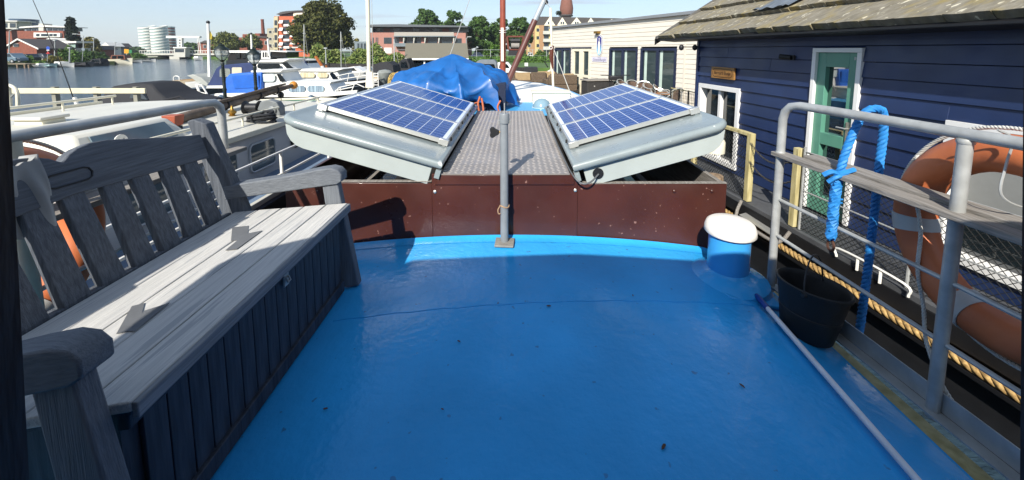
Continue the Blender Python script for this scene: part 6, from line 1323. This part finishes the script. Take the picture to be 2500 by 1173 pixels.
flat([(122, 124), (122, 110), (156, 110), (164, 124)], Y - .06, FGL, h3, 'window', .1); flat([(168, 117), (168, 105), (184, 105), (184, 117)], Y - .06, mat('green_glass', '#8fa89c', rough=.15, var=.1), h3, 'window', .1)
Y = 104.
h4 = bld('apartment_building', 'wide brick apartment building with white top storey behind the left bank houses', 54, 166, 76, Y, 4, BRK, -.75)
prof([(60, 76), (60, 65), (106, 64), (170, 66), (172, 76)], Y + .8, 3, GREYB, h4, 'top_storey'); prof([(46, 69), (48, 66), (106, 62), (178, 66), (178, 68), (106, 66)], Y + .3, 3.6, FWH, h4, 'roof_edge'); prof([(94, 76), (94, 58), (106, 58), (106, 76)], Y + .4, 2, CONC, h4, 'stair_tower')
prof([(82, 92), (82, 80), (146, 81), (146, 91)], Y - .5, 1, FWH, h4, 'window_band')
for a, c in ((88, 96), (100, 118), (120, 128), (130, 138)): flat([(a, 89), (a, 83), (c, 83), (c, 89)], Y - .56, FGL, h4, 'window', .06)
for a in range(64, 168, 13): 
    if not 92 < a < 104: flat([(a, 75), (a, 68), (a + 10, 68), (a + 10, 75)], Y + .68, FGL, h4, 'window', .12)
Y = 128.
h5 = bld('office_building', 'pale flat-roofed building at the far left edge', -60, 40, 70, Y, 4, BRK, -.75); prof([(-60, 71), (-60, 52), (40, 53), (40, 71)], Y - 1, 4, CONC, h5, 'upper_storey'); prof([(-60, 53), (-60, 50), (42, 51), (42, 53)], Y - 1.5, 5, FWH, h5, 'roof_edge')
for a in (-40, -18, 4, 24): flat([(a, 68), (a, 57), (a + 14, 57), (a + 14, 68)], Y - 1.06, FGL, h5, 'window', .1)
h6 = thing('glass_pavilion', 'dark glass rooftop pavilion above the left bank houses', 'building', at(60, 120, Y)); p = at(61, 62, Y + 6); B().lathe(Vector((p.x, Y + 6, -.75)), [(3.0, 0), (3.0, p.z + .4), (3.25, p.z + .5), (3.25, p.z + 2.2), (3.35, p.z + 2.3), (3.3, p.z + 2.7), (.1, p.z + 2.75)], 20).build('drum', mat('dark_blue_glass', '#3d4f60', rough=.2, var=.15), h6); prof([(45, 58), (45, 51), (74, 51), (74, 58)], Y + 2.6, .2, FGL, h6, 'window')
Y = 112.
for i, (a, c, t_, lbg) in enumerate(((232, 250, 112, 'small brick house right of the yellowing tree'), (246, 268, 104, 'white gabled house near the bridge end of the left bank'), (268, 290, 106, 'dark-roofed house near the bridge end of the left bank'))):
    h = bld('gable_house', lbg, a, c, t_ + 10, Y + i*4, 4, (BRK, FWH, GREYB)[i], -.75, 'house', 'small houses on the left bank'); prof([(a - 1, t_ + 10), ((a + c)/2, t_), (c + 1, t_ + 10)], Y + i*4 - .2, 4.4, (TILE, FWH, TILE)[i], h, 'roof'); win(a + 4, a + 10, t_ + 13, t_ + 19, Y + i*4, h)
    win((a + c)/2, (a + c)/2 + 5, t_ + 13, t_ + 19, Y + i*4, h)
# round white towers
MINT = mat('mint_glazing', '#9fb0ac', rough=.3, var=.1); REDT = mat('dark_red_cladding', '#7c4a40', rough=.6, var=.15)
for i, (pc, pr_, Y, m, lbt) in enumerate(((369, 17, 235, MINT, 'left white round tower with sloping balcony bands'), (397, 17, 232, MINT, 'middle white round tower with sloping balcony bands'), (419, 14, 244, REDT, 'dark red round tower behind the white ones'))):
    r_ = pr_/FPX*Y; c = Vector((px2x(pc, Y), Y, GZ)); H_ = at(0, 67, Y).z - GZ; t = thing('round_tower', lbt, 'tower', c, group='round towers beyond the bridge')
    B().lathe(c, [(r_*.94, 0), (r_*.94, H_), (r_*.5, H_ + .4), (.1, H_ + .5)], 28).build('core', m, t)
    for k in range(9):
        z = H_*(k + .8)/9; nseg = 28; vs = []
        for s_ in range(nseg):
            q = 2*math.pi*s_/nseg; zz_ = z + (.9*math.sin(q + .4) if i < 2 else 0)
            vs += [c + Vector((r_*1.0*math.cos(q), r_*1.0*math.sin(q), zz_)), c + Vector((r_*1.0*math.cos(q), r_*1.0*math.sin(q), zz_ + H_/9*.42)), c + Vector((r_*.93*math.cos(q), r_*.93*math.sin(q), zz_ + H_/9*.42)), c + Vector((r_*.93*math.cos(q), r_*.93*math.sin(q), zz_))]
        fs = [(s_*4 + j, ((s_+1) % nseg)*4 + j, ((s_+1) % nseg)*4 + (j+1) % 4, s_*4 + (j+1) % 4) for s_ in range(nseg) for j in range(4)]; B().add(vs, fs).build('balcony_band', FWH if i < 2 else MINT, t)
# bridge
YBR = 118.
br = thing('drawbridge', 'white steel drawbridge with raised balance beam over the channel', 'bridge', at(440, 140, YBR)); br.location.z = WZ
x0, x1 = px2x(345, YBR), px2x(585, YBR); zd = at(0, 131, YBR).z; B().bx(x0, x1, YBR, YBR + 8, zd - .5, zd).build('deck', CONC, br)
rl_ = B().bx(x0, x1, YBR - .06, YBR - .001, zd + .78, zd + .9).build('parapet_rail', FWH, br)
for k in range(40): x = x0 + (x1 - x0)*k/39; B().bx(x - .05, x + .05, YBR - .05, YBR - .01, zd, zd + .779).build('parapet_post', FWH, rl_)
for px in (372, 425, 500, 560): x = px2x(px, YBR); B().bx(x - 1.5, x + 1.5, YBR + .5, YBR + 7.5, WZ - .3, zd - .51).build('pier', CONC, br)
def bar(a, c, r_, nm): B().tube([at(*a, YBR), at(*c, YBR)], r_, 6).build(nm, FWH, br)
prof([(405, 93), (405, 88), (487, 89), (487, 93)], YBR + .2, .8, FWH, br, 'balance_beam'); prof([(433, 130), (434, 92), (443, 92), (444, 130)], YBR + .2, .8, FWH, br, 'tower_post'); bar((486, 91), (491, 130), .13, 'hanger'); bar((482, 91), (486, 130), .1, 'hanger')
for py in (97, 104, 111): flat([(436, py + 3), (436, py), (441, py), (441, py + 3)], YBR + .15, FGL, br, 'tower_panel', .1)
bh_ = thing('bridge_cabin', 'pale bridge keeper cabin under the drawbridge tower', 'cabin', at(435, 140, YBR - 2)); prof([(424, 140), (424, 117), (452, 117), (452, 140)], YBR - 2, 1.8, CONC, bh_, 'wall'); prof([(422, 118), (422, 115.5), (455, 115.5), (455, 118)], YBR - 2.2, 2.2, FWH, bh_, 'roof'); flat([(427, 128), (427, 120), (449, 120), (449, 128)], YBR - 2.05, FGL, bh_, 'window', .06)
fb = thing('fixed_bridge', 'long low concrete bridge with white railing beyond the yachts', 'bridge', at(650, 130, YBR + 6)); fb.location.z = WZ
x2 = px2x(705, YBR + 8); B().bx(x1 + .05, x2, YBR + 1, YBR + 9, zd - .6, zd - .02).build('deck', CONC, fb); B().bx(x1 + .05, x2, YBR + .9, YBR + .98, zd, zd + .9).build('parapet', FWH, fb)
# brick works with chimney
Y = 165.
cm_ = thing('brick_chimney', 'tall slender brick factory chimney', 'chimney', at(643, 125, Y)); p = at(643, 88, Y); B().lathe(Vector((p.x, Y, GZ)), [(.95, 0), (.75, 6), (.55, at(0, 50, Y).z - GZ), (.65, at(0, 49, Y).z - GZ), (.6, at(0, 47.5, Y).z - GZ)], 14).build('stack', BRK, cm_)
bw2 = bld('brick_works', 'low brick factory with stepped roof left of the chimney', 588, 664, 92, 150., 12, BRK); prof([(592, 92), (592, 84), (606, 84), (606, 88), (622, 88), (622, 82), (634, 82), (634, 92)], 151., 8, BRK, bw2, 'roof_structure'); prof([(624, 100), (624, 88), (660, 91), (660, 94), (632, 92)], 149.5, 6, TILE, bw2, 'roof')
for a in (594, 606, 618, 632, 646): win(a, a + 7, 100, 110, 150., bw2)
rw_ = bld('brick_shed', 'low brick building behind the flag pole', 488, 528, 104, 150., 8, BRK); win(496, 504, 110, 118, 150., rw_); prof([(486, 105), (500, 99), (530, 101), (530, 105)], 149.5, 9, TILE, rw_, 'roof')
# orange apartment block
Y = 118.
ap = bld('apartment_block', 'orange brick apartment block with white balconies and awnings', 678, 776, 40, Y, 14, BRO)
prof([(652, 140), (652, 70), (678, 68), (678, 140)], Y + 2, 10, mat('beige_stucco', '#a09a84', rough=.8, var=.1), ap, 'side_wing'); prof([(668, 140), (668, 42), (678, 40), (678, 140)], Y - .4, 3, mat('pale_stucco', '#b9ad8c', rough=.8, var=.1), ap, 'corner_tower')
prof([(682, 40), (682, 30), (700, 27), (776, 26), (776, 40)], Y + 2, 8, GREYB, ap, 'penthouse'); prof([(674, 35), (690, 29), (720, 26), (776, 24), (776, 26.5), (720, 29), (680, 37)], Y + .5, 10, TILE, ap, 'roof'); prof([(716, 40), (716, 30), (776, 29), (776, 40)], Y + 1, 2, CREAM, ap, 'penthouse_wall')
for r_ in range(5):
    y = 48 + r_*18
    if r_ < 4:
        bl_ = prof([(692, y + 17), (692, y + 11.5), (706, y + 11.5), (706, y + 17)], Y - 1.2, 1.1, FWH, ap, 'balcony'); flat([(691, y + 11), (691, y + 1), (706, y + 1), (706, y + 11)], Y - .05, FGL, ap, 'balcony_door', .08)
        B().hexa([at(679, y + 9, Y - 1.3), at(689, y + 9, Y - 1.3), at(691, y + 2, Y - .06), at(682, y + 2, Y - .06), at(679, y + 9.6, Y - 1.3), at(689, y + 9.6, Y - 1.3), at(691, y + 2.6, Y - .06), at(682, y + 2.6, Y - .06)]).build('awning', FWH, ap)
        win(713, 723, y, y + 9, Y, ap); prof([(727, y + 14), (727, y + 9.5), (737, y + 9.5), (737, y + 14)], Y - 1., .9, FWH, ap, 'balcony')
        if r_: B().hexa([at(707, y + 6, Y - 1.), at(722, y + 6, Y - 1.), at(724, y, Y - .2), at(710, y, Y - .2), at(707, y + 6.6, Y - 1.), at(722, y + 6.6, Y - 1), at(724, y + .6, Y - .2), at(710, y + .6, Y - .2)]).build('awning', FWH, ap)
    flat([(670, y + 14), (670, y + 2), (676, y + 2), (676, y + 14)], Y - .5, FGL, ap, 'tower_window', .08)
for a in (656, 666): 
    for y in (75, 92, 108): win(a, a + 7, y, y + 7, Y + 2, ap)
for a in (682, 698, 712): win(a, a + 9, 118, 126, Y, ap)
prof([(676, 117), (676, 115), (776, 115), (776, 117)], Y - .2, .18, FWH, ap, 'string_course')
gbk = bld('grey_block', 'grey flat-roofed block right of the chestnut tree', 868, 897, 102, 118., 8, GREYB)
for a in (872, 880, 888): win(a, a + 5, 106, 122, 118., gbk, GREYB)
# pink apartment building
Y = 86.
pk = bld('apartment_building', 'three-storey pinkish brick apartment building with flat dark roof', 906, 1138, 80, Y, 12, BRP); GRB = mat('grey_band', '#8d8a88', rough=.7, var=.1)
prof([(908, 80), (908, 66), (1138, 68), (1138, 80)], Y + 1.5, 9, GRB, pk, 'top_storey'); prof([(892, 66), (905, 60.5), (970, 59.5), (1142, 63.5), (1142, 67), (905, 65.5)], Y - 1.5, 14, mat('slate_roof_edge', '#565b60', rough=.6), pk, 'roof')
for a, c, y0, y1 in ((908, 912, 92, 107), (917, 919, 92, 106), (921, 923, 92, 106), (908, 912, 118, 128), (937, 956, 92, 107), (1112, 1127, 94, 109)): win(a, c, y0, y1, Y, pk, GREYB, e=.4)
flat([(938, 131), (938, 117), (956, 117), (956, 131)], Y - .06, FWH, pk, 'garage_door', .06)
for a, c in ((962, 974), (988, 1008), (1010, 1028), (1044, 1068), (1076, 1104)): flat([(a, 108), (a, 91), (c, 91), (c, 108)], Y - .06, FGL, pk, 'balcony_door', .08)
for a in (984, 1009, 1036, 1070, 1106): flat([(a, 108), (a, 90), (a + 4, 91), (a + 1, 108)], Y - 1., CONC, pk, 'divider', .9)
for (y0, y1) in ((88, 90), (108, 110)): prof([(960, y1), (960, y0), (1110, y0), (1110, y1)], Y - 1.4, 1.3, GREYB, pk, 'balcony_slab')
flat([(962, 88), (962, 79), (1108, 79), (1108, 88)], Y - 1.38, mat('pale_balustrade', '#a39d94', rough=.3, var=.08), pk, 'balustrade', .04); flat([(962, 114), (962, 106), (990, 106), (990, 114)], Y - 1.38, GREYB, pk, 'balustrade', .04)
for a in range(912, 1130, 24): flat([(a, 78), (a, 70), (a + 16, 70), (a + 16, 78)], Y + 1.4, (BRP if (a//24) % 3 == 0 else GRB) if (a//24) % 2 else FGL, pk, 'top_panel', .12)
flat([(1044, 87), (1044, 80), (1062, 80), (1062, 87)], Y + 1.3, FWH, pk, 'sun_screen', .1); flat([(1110, 81), (1110, 78), (1130, 78), (1130, 81)], Y + 1.3, FWH, pk, 'sun_screen', .1)
# yellow apartments with gables
Y = 128.
yp = bld('gabled_apartments', 'yellow and tan apartment row with a line of white gables', 1280, 1535, 62, Y, 12, TAN)
for a, c in ((1288, 1292), (1306, 1316), (1340, 1352), (1372, 1384), (1404, 1416)): prof([(a, 138), (a, 63), (c, 63), (c, 138)], Y - .08, .075, YEL, yp, 'yellow_panel')
prof([(1300, 62), (1312, 41), (1332, 41), (1540, 46), (1540, 62)], Y + .5, 11, TILE, yp, 'roof')
for i, (a, c, t_) in enumerate(((1328, 1356, 42), (1360, 1386, 43), (1392, 1424, 43), (1430, 1456, 44), (1480, 1508, 47))): 
    g_ = prof([(a, 63), ((a + c)/2, t_), (c, 63)], Y - .3, 4, CREAM, yp, 'gable'); win((a + c)/2 - 5, (a + c)/2 - .5, 53, 60, Y - .3, g_); win((a + c)/2 + .5, (a + c)/2 + 5, 53, 60, Y - .3, g_)
for r_ in range(4):
    y = 70 + r_*19
    for a in (1289, 1310): win(a, a + 7, y, y + 8, Y, yp)
    prof([(1326, y + 14), (1326, y + 6), (1348, y + 6), (1348, y + 14)], Y - 1.1, 1., CONC, yp, 'balcony'); flat([(1328, y + 6), (1328, y - 5), (1346, y - 5), (1346, y + 6)], Y - .06, FGL, yp, 'balcony_door', .08)
wt = thing('water_tower', 'brown brick water tower rising behind the yellow apartments', 'tower', at(1381, 60, 190.)); p = px2x(1381, 190.)
B().lathe(Vector((p, 190, GZ)), [(2.6, 0), (2.2, at(0, 42, 190.).z - GZ), (2.5, at(0, 40, 190.).z - GZ), (3.1, at(0, 33, 190.).z - GZ), (3.25, at(0, 20, 190.).z - GZ), (2.6, at(0, 2, 190.).z - GZ), (1.8, at(0, -12, 190.).z - GZ), (.2, at(0, -18, 190.).z - GZ)], 20).build('shaft', mat('brown_brick', '#7b4f40', rough=.85, var=.15, scale=1), wt, smooth=25)
B().lathe(Vector((p, 190, at(0, 41, 190.).z)), [(2.9, 0), (3.2, .3), (3.2, .6), (2.9, .8)], 20).build('corbel', TILE, wt)
# ------------------------------------------------------------------ street furniture on the banks
def lamp(px, pyt, pyb, Y, label, arm=0, z0=-.75):
    t = thing('street_lamp', label, 'street lamp', Vector((px2x(px, Y), Y, z0)), group='street lamps on the banks'); a = Vector((px2x(px, Y), Y, z0)); c = at(px - 2, pyt, Y); c.y = Y
    B().tube([a, c], [.10, .06], 6).build('post', mat('lamp_grey', '#a9adab', rough=.5, var=.1), t)
    if arm: d = Vector((arm, 0, .35)); B().tube([c, c + d*.5 + Vector((0, 0, .1)), c + d], .05, 6).build('arm', MATS['lamp_grey'], t); B().box(c + d, (.8, .25, .12)).build('lamp_head', MATS['lamp_grey'], t)
    else: B().box(c + Vector((0, 0, .05)), (.45, .3, .16)).build('lamp_head', MATS['lamp_grey'], t)
lamp(25, 76, 140, 70, 'street lamp with bent arm above the brick gable house', 1.3); lamp(206, 88, 145, 76, 'street lamp with long arm at the spruce', -1.6); lamp(172, 118, 150, 66, 'short leaning lamp post by the bright bush'); lamp(231, 96, 140, 84, 'lamp post in front of the yellowing tree'); lamp(136, 100, 140, 72, 'thin lamp post before the white house')
lamp(797, 119, 160, 57, 'white lamp post in front of the hedge', z0=GZ); lamp(932, 117, 155, 60, 'white lamp post before the pink apartments', z0=GZ); lamp(1140, 95, 130, 74, 'lamp post with short arm right of the pink apartments', .6, GZ); lamp(283, 105, 135, 100, 'thin lamp post near the bridge end')
sg2 = thing('traffic_sign', 'blue round and red triangular traffic signs on one pole on the left bank', 'traffic sign', Vector((px2x(118, 66), 66, -.75))); B().tube([(px2x(118, 66), 66, -.75), at(117, 116, 66)], .04, 6).build('pole', MATS['lamp_grey'], sg2)
B().lathe(at(117, 118, 65.9), [(.3, 0), (.3, .03)], 16, 'Y').build('blue_disc', mat('sign_blue', '#2a4fae', rough=.4), sg2); B().box(at(117, 123, 65.9), (.5, .03, .12)).build('plate', FWH, sg2); B().ext([at(112, 132, 65.9), at(122, 132, 65.9), at(117, 126, 65.9)], (0, .03, 0)).build('triangle', mat('sign_red', '#b0322e', rough=.4), sg2)
s3 = thing('road_sign', 'round grey-backed road sign near the spruce', 'traffic sign', Vector((px2x(203, 70), 70, -.75))); B().tube([(px2x(203, 70), 70, -.75), at(203, 120, 70)], .04, 6).build('pole', MATS['lamp_grey'], s3); B().lathe(at(203, 121, 69.9), [(.3, 0), (.3, .03)], 14, 'Y').build('disc', GREYB, s3)
s4 = thing('direction_board', 'yellow and green direction board beyond the cabin boat', 'sign', at(312, 140, 104)); prof([(303, 131), (303, 120), (314, 121), (314, 131)], 104, .1, mat('sign_yellow', '#d89a1f', rough=.5), s4, 'yellow_panel'); prof([(314.3, 130), (314.3, 122), (322, 123), (322, 131)], 104, .1, mat('sign_green', '#2f7a4a', rough=.5), s4, 'green_panel'); prail([(309, 131), (309, 142)], 104, .06, FWH, s4, 'post')
# wire fence along the grassy bank
fe = thing('chain_link_fence', 'tall wire fence with pale posts along the grassy bank', 'fence', (-12, 66, GZ)); YF = 66.
for k in range(17): x = px2x(790 + k*34, YF); B().tube([(x, YF, GZ), (x, YF, GZ + 2.1)], .045, 6).build('post', MATS['lamp_grey'], fe)
B().tube([(px2x(790, YF), YF, GZ + 2.05), (px2x(1336, YF), YF, GZ + 2.05)], .025, 5).build('top_wire', MATS['lamp_grey'], fe); B().tube([(px2x(790, YF), YF, GZ + 1.05), (px2x(1336, YF), YF, GZ + 1.05)], .012, 4).build('middle_wire', MATS['lamp_grey'], fe)
# ------------------------------------------------------------------ cars and boats of the far banks
def car(label, px0, px1, Y, z0, col, van=0.):
    x0, x1 = px2x(px0, Y), px2x(px1, Y); L_ = x1 - x0; t = thing('parked_car', label, 'car', Vector(((x0 + x1)/2, Y, z0)), group='parked cars'); pm_ = mat('car_' + col.strip('#'), col, rough=.3, var=.05, coat=.5)
    h = 1.45 + van; pr = [(0, .35), (.0, .75), (.04, .95), (.14, 1.0), (.26, h), (.72, h), (.90, .98), (.98, .9), (1, .6), (1, .35)]
    B().ext([(x0 + L_*u, Y, z0 + w_) for u, w_ in pr], (0, 1.7, 0)).build('body', pm_, t, bevel=.06)
    for a, c in ((.20, .46), (.50, .80)): B().ext([(x0 + L_*u, Y - .02, z0 + w_) for u, w_ in ((a, 1.02), (a + .06 if a < .3 else a, h - .1), (c - (.06 if a > .3 else 0), h - .1), (c, 1.02))], (0, .05, 0)).build('side_window', FGL, t)
    for u in (.18, .80): wh_ = B().lathe((x0 + L_*u, Y - .03, z0 + .32), [(.32, 0), (.32, .2)], 14, 'Y').build('wheel', RUBB, t); B().lathe((x0 + L_*u, Y - .05, z0 + .32), [(.18, 0), (.18, .03)], 10, 'Y').build('hubcap', ALU, wh_)
    B().box((x0 + L_*.99, Y + .4, z0 + .75), (.06, .3, .15)).build('headlight', FWH, t)
car('blue-grey parked car at the far left by the water', -6, 42, 62.5, -.75, '#5f7480', .15); car('black parked car left of the brick house bush', 44, 76, 66, -.75, '#22262a'); car('dark parked car in front of the dormer house', 92, 112, 74, -.75, '#3a3f44')
car('white car parked behind the wire fence', 1286, 1304, 78, GZ, '#d6d6d2'); car('yellow car parked behind the wire fence', 1303, 1315, 76, GZ, '#c9a81f'); car('dark blue car parked below the trees', 1150, 1180, 84, GZ, '#2b3350')
def fboat(label, px0, px1, Y, hm, cabpp=None, cm=None, wpp=None, top=.45):
    t = small('moored_boat', label, px0, px1, 160, Y, hm, WZ + top, WZ + top + .25, cabpp, cm, wpp, 'boats moored along the left bank', 1.8); return t
fboat('small white open boat leftmost at the left bank', 74, 98, 61, GEL, [(86, 160), (86, 156), (92, 155), (94, 160)], GEL)
fboat('pale blue-covered boat second from the left at the left bank', 97, 122, 61.5, mat('pale_teal', '#8fa8a6', rough=.4), [(98, 163), (99, 158), (116, 157), (121, 162)], mat('pale_teal', '#8fa8a6'))
fboat('white boat with raised outboard at the left bank', 122, 165, 62.5, GEL, [(130, 158), (131, 151), (144, 152), (145, 158)], GEL)
fboat('long black barge hull at the left bank below the bushes', 148, 214, 64.5, DHULL, [(150, 160), (152, 154), (206, 153), (210, 160)], BLKC, None, .55)
fboat('dark covered sloop right of the black barge hull', 211, 254, 68, DHULL, [(214, 155), (222, 145), (242, 143), (247, 154)], BLKC, [[(222, 152), (226, 146), (240, 146), (243, 152)]], .5)
cb2 = fboat('cream cabin boat with glazed wheelhouse at the left bank', 258, 312, 74, CREAM, [(268, 146), (270, 135), (302, 135), (306, 146)], mat('mahogany', '#6a3f2a', rough=.4, var=.2), [[(273, 144), (274, 137), (284, 137), (284, 144)], [(287, 144), (287, 137), (300, 137), (302, 144)]], 1.0)
fboat('small white dinghy right of the cream cabin boat', 316, 338, 84, GEL); fboat('white tender near the bridge at the left bank', 340, 372, 90, GEL, [(355, 146), (356, 142), (364, 142), (366, 146)], BLKC); small('moored_boat', 'small white boat below the drawbridge hangers', 470, 488, 145, 104, GEL, WZ + .7, WZ + .9, [(472, 142), (473, 138), (482, 138), (484, 142)], GEL, None, 'boats moored along the left bank')
qb = thing('wooden_landing', 'short wooden landing stage at the far left bank', 'jetty', Vector((px2x(50, 61), 61, WZ)))
B().bx(px2x(20, 61), px2x(74, 61), 60.5, 62, -.85, -.75).build('deck', JW, qb)
for px in (44, 62, 72): B().lathe((px2x(px, 60.6), 60.6, WZ - .2), [(.12, 0), (.12, .7)], 8).build('pile', PW, qb)
small('moored_boat', 'brown wooden barge stern at the far quay right of the chestnut', 848, 880, 165, 50, mat('brown_hull', '#4a3a2c', rough=.7, var=.3), WZ + .75, WZ + .7, None, None, None, None)
small('moored_boat', 'white boat at the far quay left of the cream mast', 878, 902, 168, 46, GEL, WZ + .75, WZ + .7, None, None, None, None)
# distant haze
hz_ = B().bx(-720, 720, -40, 720, WZ - 1., 60).build('haze', mat('haze_dummy', '#ffffff'), kind='stuff', smooth=0)
m = bpy.data.materials.new('haze_air'); m.use_nodes = True; n = m.node_tree.nodes; l = m.node_tree.links; n.remove(n['Principled BSDF']); v = n.new('ShaderNodeVolumePrincipled'); v.inputs['Color'].default_value = (.8, .88, 1, 1); v.inputs['Density'].default_value = .0003; v.inputs['Anisotropy'].default_value = .1
l.new(v.outputs[0], n['Material Output'].inputs['Volume']); hz_.data.materials.clear(); hz_.data.materials.append(m)
